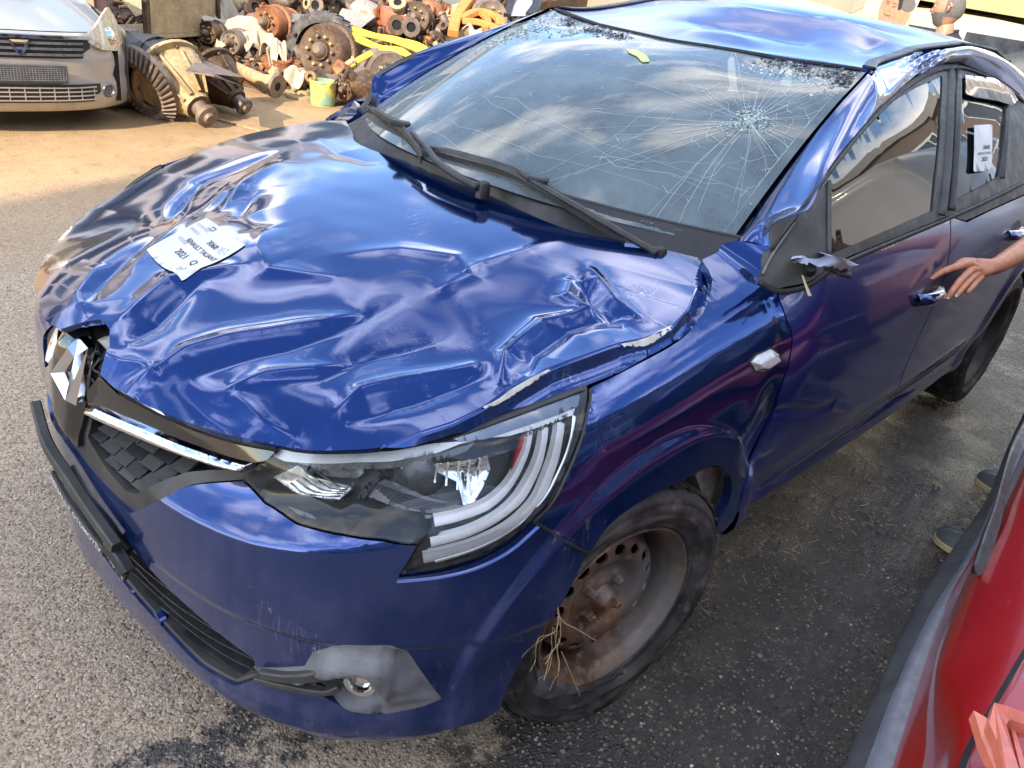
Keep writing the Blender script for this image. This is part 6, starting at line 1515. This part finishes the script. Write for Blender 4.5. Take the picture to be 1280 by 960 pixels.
pipe([(192, 38, .5), (184, 18, .8), (176, -4, 1.1)], .022, J[5], 'pale bar leaning across the rusty shelf', 'leaning_bar', 'bar', flare=False)
pipe([(380, 22, .6), (420, -4, .9), (452, 14, .7), (470, 30, .6)], .022, J[3], 'bent grey hose arching over the heap', 'hose', 'hose', flare=False)
pipe([(395, 12, .7), (430, 22, .6), (455, 38, .5), (440, 52, .4)], .020, M_BLKD, 'black hose looping behind the yellow straps', 'hose', 'hose', flare=False)
pipe([(450, 2, .8), (480, 20, .65), (510, 12, .7)], .026, J[5], 'pale pipe lying across the top of the heap', 'bent_pipe', 'pipe', flare=False)
# discs
ring(352, 78, .20, .20, (.2, .3, .9), J[0], 'orange rusty brake disc lying flat under the top drum')
ring(378, 118, .03, .16, (.05, .1, 1), J[2], 'pale rusty brake disc flat on the ground by the bucket')
ring(330, 72, .24, .14, (.5, .6, .6), J[1], 'brown flange ring leaning below the small motor', 'flange_ring')
ring(428, 46, .55, .15, (.7, .5, .4), J[3], 'iron ring propped behind the hub')
# castings
cast = [(500, 30, .70, (.70, .5, .42), 4, 'faded red gearbox casting on the heap'), (455, 20, .80, (.5, .45, .4), 5, 'pale aluminium gearbox at the back of the heap'), (410, 10, .9, (.55, .4, .4), 1, 'dark oily engine block at the top of the frame'), (360, -2, 1.0, (.6, .5, .4), 3, 'iron housing behind the top drum'), (470, 128, .12, (.35, .3, .24), 1, 'oily hub casting nearest the windscreen corner'), (455, 105, .25, (.32, .3, .3), 1, 'toothed dark casting below the yellow strap'), (330, 62, .30, (.24, .2, .2), 1, 'small dark casting between motor and disc'), (365, 95, .10, (.24, .2, .16), 0, 'rusty lump on the ground near the ochre tube'), (312, 66, .25, (.22, .2, .2), 3, 'iron bracket casting below the small drum'), (565, 45, .40, (.5, .36, .34), 3, 'grey iron gearbox right of the red casting'), (590, 50, .35, (.32, .3, .3), 1, 'dark oily casting beside the windscreen pillar'), (395, 98, .18, (.3, .26, .24), 1, 'dark casting under the big tyre'), (300, 12, .85, (.4, .4, .36), 2, 'ochre casting behind the white rags'), (540, 15, .75, (.4, .34, .3), 0, 'rusty casting behind the red gearbox'), (280, 62, .22, (.25, .22, .24), 1, 'brown oily casting beside the rods'), (425, 88, .22, (.3, .22, .24), 0, 'rusty knuckle casting between the two hubs'), (345, 92, .10, (.2, .16, .14), 2, 'small ochre stone like casting on the yard'), (575, 18, .6, (.36, .3, .3), 2, 'sandy coloured casting behind the iron gearbox'), (318, 28, .62, (.3, .26, .26), 0, 'rusty casting between rags and top drum'), (640, 30, .35, (.3, .25, .25), 5, 'pale casting by the windscreen pillar')]
for i, (px, py, h, sz, m_, lb) in enumerate(cast): lump(px, py, h, sz, J[m_], lb, seed=i, arms=5 if max(sz) > .3 else 3)
# filler: small mixed scrap nobody could count
def filler():
    mb = [MB() for _ in range(4)]; r = np.random.default_rng(21)
    def hgt(x, y): return 0
    for i in range(2300):
        px, py = r.uniform(140, 680), r.uniform(-70, 112)
        lim = 112-max(0, (330-px))*.45-max(0, (px-520))*.62; 
        if px < 235: lim = 52
        if py > lim or (px > 525 and py < 14+(px-525)*.05): continue
        h = max(.02, .02+(lim-py)*.0055)*r.uniform(.55, 1.0); p = fz(px, py, 1. if py < 84 else .05); k = r.choice([0, 1, 1, 1, 2, 2, 3]); s = r.uniform(.02, .085)
        Mx = Mdir(p, r.normal(0, 1, 3))
        q = r.random()
        if q < .14: mb[k].lathe([(s*.3, s*.4), (s*.8, s*.4), (s*.8, -s*.3), (s*.3, -s*.3), (s*.3, s*.4)], 10, Mx)
        elif q < .6: mb[k].box((0, 0, 0), (s*1.6, s*.9, s*.7), Mx, bev=s*.12)
        else: mb[k].tube([(0, 0, -s*2), (s*.3, 0, 0), (0, s*.2, s*2)], s*.22, 6, None) if False else mb[k].lathe([(0, s*2), (s*.25, s*2), (s*.25, -s*2), (0, -s*2)], 7, Mx)
    for k, m_ in enumerate((J[0], J[1], J[3], J[2])):
        o = mb[k].build('small_scrap', m_, None, auto=40); props(o, ('rust red', 'oily brown', 'iron grey', 'ochre')[k]+' small broken parts filling the scrap heap', 'scrap', kind='stuff')
    # the mass of the heap underneath
    V = []; F = []; xs = np.linspace(120, 740, 60); hs = np.linspace(0, 1, 16)
    for i, px in enumerate(xs):
        lim = 108-max(0, (330-px))*.45-max(0, (px-520))*.62
        if px < 235: lim = 60
        for j, t in enumerate(hs):
            p = fz(px, min(lim, 83)-t*(170 if px < 520 else 60-(px-520)*.12), 1.); p = p+(p-CPOS)/np.linalg.norm(p-CPOS)*.10+[0, 0, .05*math.sin(i*1.3+j*2.1)]
            V.append(p if j else (p[0], p[1], -.02))
    F = [(i*16+j, i*16+j+1, (i+1)*16+j+1, (i+1)*16+j) for i in range(59) for j in range(15)]
    o = mesh_obj('heap_core', V, F, J[1], None, False); props(o, 'dark oily mass of packed scrap under the loose parts', 'scrap', kind='stuff')
filler()
# rags
cloth(292, 28, .72, .62, .50, M_RAG, 'big crumpled cream rag on the heap beside the top drum', 1, amp=.14)
cloth(318, 44, .55, .36, .28, M_RAG, 'smaller cream rag hanging below the big one', 2, amp=.12)
cloth(272, 8, .95, .5, .4, M_RAG, 'cream cloth bundle highest at the back', 3, amp=.16)
cloth(312, 24, .82, .22, .13, M_RAGB, 'small blue rag lying on the cream rags', 4, amp=.05)
cloth(344, 55, .42, .22, .26, M_RAG, 'thin cream rag strip hanging under the rusty drum', 5, amp=.12)
cloth(426, 40, .62, .34, .18, M_RAG, 'knotted pale cloth at the left end of the yellow straps', 6, amp=.10)
cloth(600, 40, .45, .42, .34, M_RAG, 'white sheet draped near the orange frame', 7, amp=.10)
cloth(372, 92, .16, .25, .2, M_RAG, 'dirty cream rag on the ground beside the tyre', 8, amp=.09)
# grey sheet metal over the top drum and others
sheet([(352, 16, .84), (405, 20, .80), (412, 26, .74), (398, 28, .74), (360, 26, .80)], M_SHEET, 'bent grey sheet lying over the top drum')
sheet([(150, -4, 1.1), (205, 4, .95), (214, 14, .85), (196, 12, .9), (170, 20, .8)], J[2], 'ochre rusty panel on top of the shelf')
sheet([(428, 10, .8), (470, 20, .7), (452, 34, .62), (420, 24, .72)], J[5], 'pale flat casting cover on the heap')
# yellow straps
def near(p, d): v = CPOS-p; return p+v/np.linalg.norm(v)*d
def strap(pts, w_, label):
    P = cr(np.array([near(fz(*p), .50 if p[1] < 84 else .12) for p in pts]), 8); c = P[0].copy(); V, F = sweep_vf(P-c, rectp(w_, .008, .003), 1+.15*np.sin(np.arange(len(P))*.5), up=tuple(-CF)); o = mesh_obj('webbing_strap', V, F, M_STRAP, None, True); autosmooth(o.data, 50); o.location = tuple(c); props(o, label, 'strap')
strap([(434, 36, .70), (465, 44, .66), (500, 52, .60), (528, 66, .50), (545, 80, .40)], .034, 'long yellow webbing strap running right toward the windscreen')
strap([(438, 44, .66), (470, 58, .60), (500, 64, .54), (515, 72, .52)], .032, 'lower yellow strap folded under the long one')
strap([(465, 66, .55), (440, 80, .45), (422, 96, .32), (408, 110, .22)], .028, 'yellow strap hanging down into the paint bucket')
strap([(462, 116, .16), (455, 124, .10), (452, 130, .05)], .03, 'loose yellow strap end on the ground near the car')
strap([(505, 52, .58), (530, 60, .50), (548, 74, .42)], .03, 'yellow strap end fanned out at the right')
# paint bucket
bk = thing('paint_bucket', 'small pale green bucket smeared with yellow paint', 'bucket', tuple(gp(403, 131)))
mp_ = N('smeared_bucket'); mp_.set(Base_Color=mp_.mix(mp_.mr(mp_.noise(9, 5), .42, .58), (.62, .55, .10), (.20, .34, .24)), Roughness=.5)
MB().lathe([(0, .005), (.10, .005), (.105, .0), (.12, .20), (.126, .20), (.126, .215), (.116, .215), (.112, .02), (0, .02)], 26).build('pail', mp_.m, bk, auto=40)
mesh_obj('handle', *sweep_vf([(.12*math.cos(a), .02, .21-.10*abs(math.sin(a))) for a in np.linspace(0, 3.14, 12)], circ(.003, 5)), M_CHROME, bk, True)
# shelf / crate with rusty tray
def shelf():
    c = gp(205, 78); t = thing('rusty_shelf', 'rusty steel shelf loaded with ochre trays behind the black tank', 'shelf', tuple(c), math.radians(28))
    for x in (-.55, .55):
        for y in (-.25, .25): MB().box((x, y, .65), (.05, .05, 1.3)).build('post', J[1], t)
    for z in (.30, .72, 1.12): MB().box((0, 0, z), (1.14, .54, .035)).build('shelf_board', J[2], t)
    MB().box((0, .24, .47), (1.06, .02, .30)).build('tray_front', J[2], t); MB().box((.05, .20, .92), (.7, .2, .3), bev=.03).build('tray', J[0], t)
shelf()
cr_ = thing('yellow_crate', 'small yellow crate on the shelf behind the rods', 'crate', tuple(fz(222, 22, .85)), .4); MB().box((0, 0, 0), (.10, .16, .26), bev=.01).build('shell', M_STRAP, cr_, auto=40); MB().box((0, 0, .135), (.085, .145, .012)).build('rim', M_BLKD, cr_)
pk_ = thing('pink_panel', 'pink sheet standing at the back above the shelf', 'panel', tuple(fz(218, 2, 1.15)), .3); MB().box((0, 0, 0), (.28, .03, .5)).build('panel', simple('pink_sheet', (.55, .08, .20), .7), pk_)
# orange door frame and black car door, top centre
def oframe():
    fz = lambda *p: near_(fz0(*p), .5)
    c = fz(595, 30, .55); t = thing('orange_body_frame', 'cut out orange painted car body frame at the back', 'car part', tuple(c))
    def b(pts, w_, m_): P = cr(np.array([fz(*p) for p in pts]), 5)-c; mesh_obj('frame_member', *sweep_vf(P, rectp(w_, w_*.6, w_*.15)), m_, t, False)
    b([(566, 42, .45), (570, 24, .65), (580, 8, .85), (595, -10, 1.1)], .055, M_ORANGE); b([(575, 24, .62), (600, 14, .72), (622, 22, .64), (626, 34, .52)], .05, M_ORANGE); b([(578, 26, .60), (600, 28, .58), (625, 36, .5)], .05, M_ORANGE); b([(600, 15, .7), (610, 26, .6), (606, 36, .5)], .035, M_ORANGE)
oframe()
def bdoor():
    fz = lambda *p: near_(fz0(*p), .4)
    c = fz(645, 12, .6); t = thing('black_car_door', 'loose black car door with glass at the back', 'car door', tuple(c))
    def b(pts, w_, m_): P = cr(np.array([fz(*p) for p in pts]), 5)-c; mesh_obj('door_frame', *sweep_vf(P, rectp(w_, w_*.6)), m_, t, False)
    b([(612, 22, .6), (620, 4, .85), (632, -8, 1.0), (665, -8, 1.0), (671, 6, .8), (662, 20, .6)], .05, M_BLK); b([(634, 20, .62), (640, 2, .85), (646, -8, 1.0)], .04, M_BLK)
    q = np.array([fz(*p) for p in ((636, 20, .6), (641, 2, .85), (648, -6, .98), (666, -6, .98), (669, 6, .8), (660, 20, .6))])-c; mesh_obj('glass', list(q), [tuple(range(6))], M_TINT, t, False)
bdoor()
# ================================================================= PEOPLE
def skin_mat(name, c):
    m = N(name); f = m.noise(38, 6, .65); m.set(Base_Color=m.mix(m.mr(f, .35, .65), tuple(x*k_ for x, k_ in zip(c, (.80, .66, .62))), c), Roughness=.5, Subsurface_Weight=.12, Subsurface_Radius=(.02, .008, .004), Subsurface_Scale=.4); m.bump(m.noise(90, 6, .7), .5, .002); return m.m
M_SKIN = skin_mat('skin', (.58, .27, .15)); M_SKIN2 = skin_mat('skin_tan', (.46, .25, .16))
M_BLKT = simple('black_cotton', (.02, .02, .024), .9, 0, .3, 8, .4, 120); M_DARKC = simple('dark_trousers', (.045, .047, .055), .9, 0, .3, 8, .4, 120); M_OLIVE = simple('olive_shirt', (.16, .16, .11), .9, 0, .3, 8, .4, 120)
M_HAIRG = simple('short_grey_hair', (.12, .11, .10), .8, 0, .3, 90, .5, 400); M_HAIR = simple('short_dark_hair', (.02, .017, .015), .7, 0, .3, 90, .5, 400)
def skinned(name, chains, mat, parent=None, sub=2, root=0):
    """chains: lists of (point, radius); points given twice are joined"""
    V = []; E = []; Rr = []; key = {}
    for ch in chains:
        prev = None
        for p, r in ch:
            k = tuple(np.round(p, 4))
            if k not in key: key[k] = len(V); V.append(tuple(map(float, p))); Rr.append(r)
            i = key[k]
            if prev is not None and prev != i: E.append((prev, i))
            prev = i
    me = bpy.data.meshes.new(name); me.from_pydata(V, E, []); me.update(); o = bpy.data.objects.new(name, me); COL.objects.link(o)
    sk = o.modifiers.new('s', 'SKIN'); sk.use_smooth_shade = True; sk.branch_smoothing = .6
    me.skin_vertices[0].data[root].use_root = True
    for i, r in enumerate(Rr):
        rr_ = (r, r) if not isinstance(r, tuple) else r; me.skin_vertices[0].data[i].radius = rr_
    sb = o.modifiers.new('d', 'SUBSURF'); sb.levels = sub; sb.render_levels = sub
    bpy.context.view_layer.update(); dg = bpy.context.evaluated_depsgraph_get(); m2 = bpy.data.meshes.new_from_object(o.evaluated_get(dg)); m2.materials.clear(); m2.materials.append(mat)
    m2.polygons.foreach_set('use_smooth', [True]*len(m2.polygons)); o.modifiers.clear(); o.data = m2; m2.name = name
    if parent is not None: o.parent = parent
    return o
def head(t, c, yaw, mat, hair, bald=0., beard=True, s=1., lean=0):
    """a head with brow, nose, mouth, chin, ears; faces local +x"""
    nu, nv = 40, 30; V = []
    for j in range(nv+1):
        th = math.pi*j/nv; zz = math.cos(th)
        for i in range(nu):
            a = 2*math.pi*i/nu; x = math.sin(th)*math.cos(a); y = math.sin(th)*math.sin(a); z = zz
            X, Y, Z = x*.098, y*.076, z*.125
            f = max(0, x)
            if z < -.1: X *= 1-.10*(-z); Y *= 1-.30*(-z-.1)**1.2
            if x < 0 and z < -.3: X *= 1-.35*(-z-.3)/.7
            X += f**2*(.006*math.exp(-((z-.22)/.10)**2)-.008*math.exp(-((z-.04)/.09)**2)*(1 if abs(a if a < 3.14 else a-6.283) > .15 else .2))
            X += .026*math.exp(-((z+.16)/.13)**2)*math.exp(-(y/.16)**2)*(x > 0)*(1-.4*(z > -.12))
            X += (.007*math.exp(-((z+.43)/.05)**2)+.006*math.exp(-((z+.52)/.05)**2))*math.exp(-(y/.26)**2)*(x > 0)
            X += .012*math.exp(-((z+.78)/.16)**2)*math.exp(-(y/.3)**2)*(x > 0)
            V.append((X, Y, Z))
    F = [(j*nu+i, (j+1)*nu+i, (j+1)*nu+(i+1) % nu, j*nu+(i+1) % nu) for j in range(nv) for i in range(nu)]
    M_ = MT(c, (0, lean, yaw), s); 
    def add(nm, V_, F_, m_): V2 = np.array(V_)@np.array(M_.to_3x3()).T+np.array(M_.translation); return mesh_obj(nm, V2, F_, m_, t, True)
    add('head', V, F, mat)
    # hair: a shell over the skull
    H = [(x*1.03+( .0), y*1.035, z*1.03+.002) for x, y, z in V]; Fh = []
    for f in F:
        cx = sum(V[k][0] for k in f)/4; cz = sum(V[k][2] for k in f)/4
        if cz > .055+bald*.10*(cx > -.02) or (cx < .012 and cz > -.055+(.0)): 
            if not (bald > .5 and cz > .075): Fh.append(f)
    add('hair', H, Fh, hair)
    if beard: add('beard', [(x*1.015+.001, y*1.02, z*1.01-.001) for x, y, z in V], [f for f in F if (lambda cx, cy, cz: (-.115 < cz < -.030 and cx > .012 and not (-.064 < cz < -.050 and abs(cy) < .024) and not (cz > -.045 and abs(cy) < .038 and cz > -.040)))(sum(V[k][0] for k in f)/4, sum(V[k][1] for k in f)/4, sum(V[k][2] for k in f)/4)], hair)
    for sy in (1, -1):
        e = MB(); e.tube([(.0, sy*.074, .022), (-.012, sy*.084, .032), (-.020, sy*.088, .016), (-.014, sy*.086, -.006), (-.004, sy*.078, -.022)], .007, 8, [1, 1.1, 1.2, 1.1, .9]); e.box((-.008, sy*.078, .006), (.020, .006, .034)); add('ear', e.V, e.F, mat)
        e = MB(); e.lathe([(0, .012), (.007, .010), (.012, .0)], 12, Mdir((.076, sy*.030, .010), (1, sy*.2, 0))); add('eye', e.V, e.F, M_PAPER)
        e = MB(); e.lathe([(0, .0126), (.0045, .0120)], 10, Mdir((.0765, sy*.030, .010), (1, sy*.2, 0))); add('pupil', e.V, e.F, M_INK)
        e = MB(); e.tube([(.084, sy*.014, .026), (.085, sy*.028, .031), (.074, sy*.045, .027)], .0035, 6, [1, 1.3, .7]); add('eyebrow', e.V, e.F, hair)
# ---- man at the door: the hand in the picture, the rest of him stands outside the frame
def hand_man():
    t = thing('person', 'person in dark clothes and black clogs reaching out to touch the car door handle', 'person', (-1.72, 1.42, 0))
    o = np.array([-1.72, 1.42, 0]); L = lambda p: np.array(p, float)-o
    # hand points measured on the photograph with their distance from the camera
    W_ = UD(1245, 333, 2.42); K = UD(1205, 338, 2.34)        # wrist, knuckle line
    elbow = np.array([-1.93, 1.30, 1.02]); 
    f0 = UD(1300, 300, 2.58)
    sh = np.array([-1.86, 1.44, 1.38]); 
    fing = [ # knuckle, mid, end, tip  (px, py, distance)
        [(1213, 328, 2.35), (1190, 335, 2.305), (1176, 340, 2.29), (1163, 349, 2.285)],      # index
        [(1214, 337, 2.345), (1199, 352, 2.30), (1190, 364, 2.285), (1184, 373, 2.29)],    # middle
        [(1218, 344, 2.35), (1206, 356, 2.31), (1198, 366, 2.295), (1194, 371, 2.295)],     # ring
        [(1224, 348, 2.36), (1217, 357, 2.33), (1211, 363, 2.32), (1207, 367, 2.32)]]      # little
    rad = [(.0118, .0104, .0092, .0070), (.0118, .0104, .0092, .0070), (.0112, .0100, .0088, .0068), (.0100, .0088, .0078, .0062)]
    P = lambda a: L(UD(*a))
    palm = L((UD(1228, 336, 2.385))); wr = L(W_)
    ch = [[(L(sh), .062), (L((sh+elbow)/2), .047), (L(elbow), .040), (L((elbow*.6+f0*.4)), .046), (L(f0), .041), (wr, (.033, .027)), (palm, (.038, .022))]]
    for fg, rr_ in zip(fing, rad): ch.append([(palm, (.038, .022))]+[(P(a), r_) for a, r_ in zip(fg, rr_)])
    ch.append([(palm, (.038, .022)), (L(UD(1219, 328, 2.375)), .0165), (L(UD(1203, 327, 2.35)), .0125), (L(UD(1192, 334, 2.335)), .0095)])
    skinned('arm_and_hand', ch, M_SKIN, t, 2)
    for fg in fing[:3]:
        a, b = P(fg[3]), P(fg[2]); d = (a-b)/np.linalg.norm(a-b); up = np.array([.1, .3, .95]); n_ = up-d*(up@d); n_ /= np.linalg.norm(n_); c = a-d*.004+n_*.0055
        s_ = np.cross(d, n_); mesh_obj('fingernail', [c-d*.005-s_*.0042, c-d*.005+s_*.0042, c+d*.005+s_*.0036, c+d*.005-s_*.0036], [(0, 1, 2, 3)], simple('nail', (.60, .36, .28), .3) if fg is fing[0] else bpy.data.materials['nail'], t, True)
    # body and clothes
    hip = np.array([-1.74, 1.50, .95])
    skinned('trunk', [[(L(hip), (.165, .12)), (L((-1.76, 1.50, 1.15)), (.165, .12)), (L((-1.78, 1.50, 1.34)), (.185, .12)), (L((-1.79, 1.50, 1.46)), .075), (L((-1.79, 1.49, 1.54)), .055)]], M_OLIVE, t)
    skinned('sleeve', [[(L(sh)+[.02, .03, .02], .078), (L(sh), .07), (L(sh*.6+elbow*.4), .058)]], M_OLIVE, t)
    skinned('arm', [[(L((-1.66, 1.62, 1.38)), .06), (L((-1.58, 1.68, 1.12)), .045), (L((-1.50, 1.64, .90)), .032), (L((-1.48, 1.60, .82)), (.03, .018)), (L((-1.47, 1.58, .76)), (.02, .012))]], M_SKIN, t)
    skinned('sleeve', [[(L((-1.70, 1.60, 1.40)), .078), (L((-1.62, 1.66, 1.22)), .06)]], M_OLIVE, t)
    skinned('trousers', [[(L(hip), (.16, .12)), (L((-1.84, 1.47, .85)), .095), (L((-1.93, 1.38, .50)), .068), (L((-1.97, 1.31, .10)), .056)], [(L(hip), (.16, .12)), (L((-1.60, 1.48, .85)), .095), (L((-1.47, 1.40, .50)), .068), (L((-1.44, 1.33, .10)), .056)]], M_DARKC, t)
    head(t, L((-1.80, 1.44, 1.66)), math.radians(-110), M_SKIN, M_HAIR, 0, False)
    for c, rz in (((-1.94, 1.20, 0), math.radians(-98)), ((-1.415, 1.225, 0), math.radians(-92))): clog(t, L(c), rz)
def clog(t, c, rz):
    mt = bpy.data.materials.get('clog_grey') or simple('clog_grey', (.11, .12, .12), .6, 0, .25, 20)
    ms = bpy.data.materials.get('clog_sole') or simple('clog_sole', (.50, .38, .21), .7, 0, .25, 20)
    g = bpy.data.objects.new('clog', None); COL.objects.link(g); g.parent = t; g.location = tuple(c); g.rotation_euler = (0, 0, rz)
    ou = np.array([(.075, .0), (.068, .028), (.045, .046), (.0, .054), (-.06, .048), (-.13, .040), (-.185, .036), (-.205, .0), (-.185, -.034), (-.13, -.036), (-.06, -.042), (.0, -.050), (.045, -.044), (.068, -.028)]); ou = cr(ou, 4, True)
    loft('sole', [[(x*k, y*k, z) for x, y in ou] for k, z in ((.97, .004), (1.02, .008), (1.03, .014), (1.0, .0145), (1.03, .016), (1.02, .026), (.98, .028))], ms, g, closed_u=True, caps=True)
    rows = []
    for k, z, xo in ((.99, .027, 0), (.98, .045, 0), (.92, .062, -.003), (.78, .077, -.010), (.52, .086, -.018), (.2, .089, -.024)):
        rows.append([(x*k+xo, y*k, z-(.020*max(0, x)/.07)*(z-.027)/.06) for x, y in ou if x > -.075])
    loft('upper', rows, mt, g)
    loft('heel_wall', [[(x*k, y*k, z) for x, y in ou if x < -.05] for k, z in ((.99, .027), (1.0, .045), (.97, .058))], mt, g)
    for x in (.045, .022, -.002, -.026):
        for y in (-.022, 0, .022): z = .083-.0105*max(0, x)/.02-abs(y)*.30*1.1-.0*x; MB().lathe([(0, .0015), (.0042, .0015), (.0042, 0)], 8, MT((x-.01, y, z+.0035-.008*(x > .03)))).build('vent_hole', M_VOID, g)
    P = [(-.06, .048, .06), (-.10, .05, .075), (-.16, .042, .07), (-.20, .0, .066), (-.16, -.038, .07), (-.10, -.045, .075), (-.06, -.042, .06)]; mesh_obj('heel_strap', *sweep_vf(cr(np.array(P), 4), rectp(.003, .008)), mt, g, True)
hand_man()
# ---- bald bearded man behind the boot
def bald_man():
    c = UD(1186, 11, 5.5); x, y, z = c; zt = z
    t = thing('person', 'bald bearded man in a black T-shirt standing behind the car, looking left', 'person', (x, y, 0)); 
    yaw_ = math.atan2(-CR[1], -CR[0])-.55        # looks to the left and away
    right = np.array([CR[0], CR[1], 0]); right /= np.linalg.norm(right)
    nk = np.array([0, 0, z-.16])+right*.03
    head(t, (0, 0, z), yaw_, M_SKIN2, M_HAIRG, .35, True, 1.0, .05)
    skinned('neck', [[((0, 0, z-.05)+right*.015, .058), (nk, .060), (nk+[0, 0, -.07], .075)]], M_SKIN2, t)
    skinned('t_shirt', [[((.0, .0, z-.80)+right*.08, (.15, .11)), ((.0, .0, z-.50)+right*.08, (.17, .12)), ((0, 0, z-.22)+right*.09, (.17, .11)), ((0, 0, z-.135)+right*.06, (.085, .08))], [((0, 0, z-.22)+right*.09, (.17, .11)), ((0, 0, z-.235)+right*.23, .08), ((0, 0, z-.50)+right*.30, .06)], [((0, 0, z-.22)+right*.09, (.17, .11)), ((0, 0, z-.25)-right*.07+[.05, .1, 0], .075), ((0, 0, z-.50)-right*.15+[.05, .1, 0], .06)]], M_BLKT, t)
    skinned('arm', [[((0, 0, z-.46)+right*.295, .045), ((0, 0, z-.62)+right*.32, .038), ((0, 0, z-.85)+right*.32, .028), ((0, 0, z-.95)+right*.32, (.03, .016))]], M_SKIN2, t)
    skinned('trousers', [[((0, 0, z-.78)+right*.08, (.15, .11)), ((0, 0, z-.95)+right*.18, .09), ((0, 0, .5)+right*.18, .065), ((0, 0, .08)+right*.18, .055)], [((0, 0, z-.78)+right*.08, (.15, .11)), ((0, 0, z-.95)-right*.02, .09), ((0, 0, .5)-right*.02, .065), ((0, 0, .08)-right*.02, .055)]], M_DARKC, t)
    for k in (.18, -.02): MB().box((right[0]*k+.0, right[1]*k+.05, .04), (.10, .26, .08), bev=.03).build('shoe', M_BLK, t, auto=40)
bald_man()
# ---- flat poster with two portraits leaning beyond the roof
def poster():
    D = 7.2; c = UD(1108, 20, D); t = thing('portrait_poster', 'flat printed poster of two men standing beyond the car roof', 'poster', tuple(c))
    rt = np.array([CR[0], CR[1], 0]); rt /= np.linalg.norm(rt); up = np.array([0, 0, 1.]); nn = np.cross(rt, up); nn = -nn if nn@CF > 0 else nn
    s_ = D/FPX
    def pt(px, py, o=0.): 
        # photo offset -> board plane (board is upright and faces the lane)
        dx, dy = (px-1108)*s_, (py-20)*s_; return rt*(dx*.987+dy*-.16*-1*0+ (dx*0))+up*(-dy*1.02-dx*.16*-1*-1)+nn*o
    def poly(name, P, m_, o, par=t): V = [pt(*p, o) for p in P]; n = len(V); return mesh_obj(name, V, [tuple(range(n))], m_, par, False)
    bd = [pt(*p, .0) for p in ((1078, -30), (1146, -30), (1137, 42), (1076, 60))]; bk_ = [v-nn*.02 for v in bd]
    mesh_obj('board', [*bd, *bk_], [(0, 1, 2, 3), (7, 6, 5, 4), (0, 4, 5, 1), (1, 5, 6, 2), (2, 6, 7, 3), (3, 7, 4, 0)], simple('poster_ground', (.42, .36, .28), .6), t, False)
    ms, mh_, mb_, mw = M_SKIN2, M_HAIR, simple('poster_dark', (.03, .03, .035), .6), M_PAPER
    el = lambda cx, cy, a, b, n=20, r=0: [(cx+a*math.cos(t_)*math.cos(r)-b*math.sin(t_)*math.sin(r), cy+a*math.cos(t_)*math.sin(r)+b*math.sin(t_)*math.cos(r)) for t_ in np.linspace(0, 6.283, n+1)[:-1]]
    poly('portrait_print', el(1126, 12, 11, 17), M_SKIN, .003); poly('portrait_print', el(1129, 0, 11, 9), M_HAIRG, .004)
    poly('portrait_print', [(1080, 44), (1090, 27), (1106, 30), (1122, 32), (1134, 44), (1132, 52), (1080, 56)], mb_, .005)
    poly('portrait_print', el(1108, 12, 12, 19, r=.1), ms, .007); poly('portrait_print', [(1096, 2), (1100, -8), (1112, -12), (1122, -6), (1123, 8), (1119, 10), (1117, 0), (1106, -3)], mh_, .009)
    mf_ = simple('poster_brown', (.20, .10, .065), .6)  # brown print of the eyes, brows and mouth
    for x in (1104, 1113): poly('portrait_print', el(x, 7+(x-1104)*.1, 2.2, 1.1), mf_, .010); poly('portrait_print', [(x-3, 4), (x+3, 3.6), (x+3, 5), (x-3, 5.2)], mf_, .010)
    poly('portrait_print', [(1108, 8), (1110, 14), (1106, 15)], M_SKIN, .010); poly('portrait_print', [(1102, 17.6), (1108, 18.4), (1113, 17.6), (1112, 19.2), (1108, 20), (1103, 19.2)], mf_, .010)
poster()
# ---- second loose things on the yard
for i, (px, py, s_) in enumerate(((150, 168, .10), (330, 150, .07), (310, 160, .16), (420, 128, .05), (18, 185, .05))):
    pass
board = thing('broken_lath', 'thin splintered lath on the ground in front of the differentials', 'lath', tuple(gp(300, 158))); MB().box((0, 0, .01), (.42, .03, .012), rz=1.9).build('lath', J[2], board)
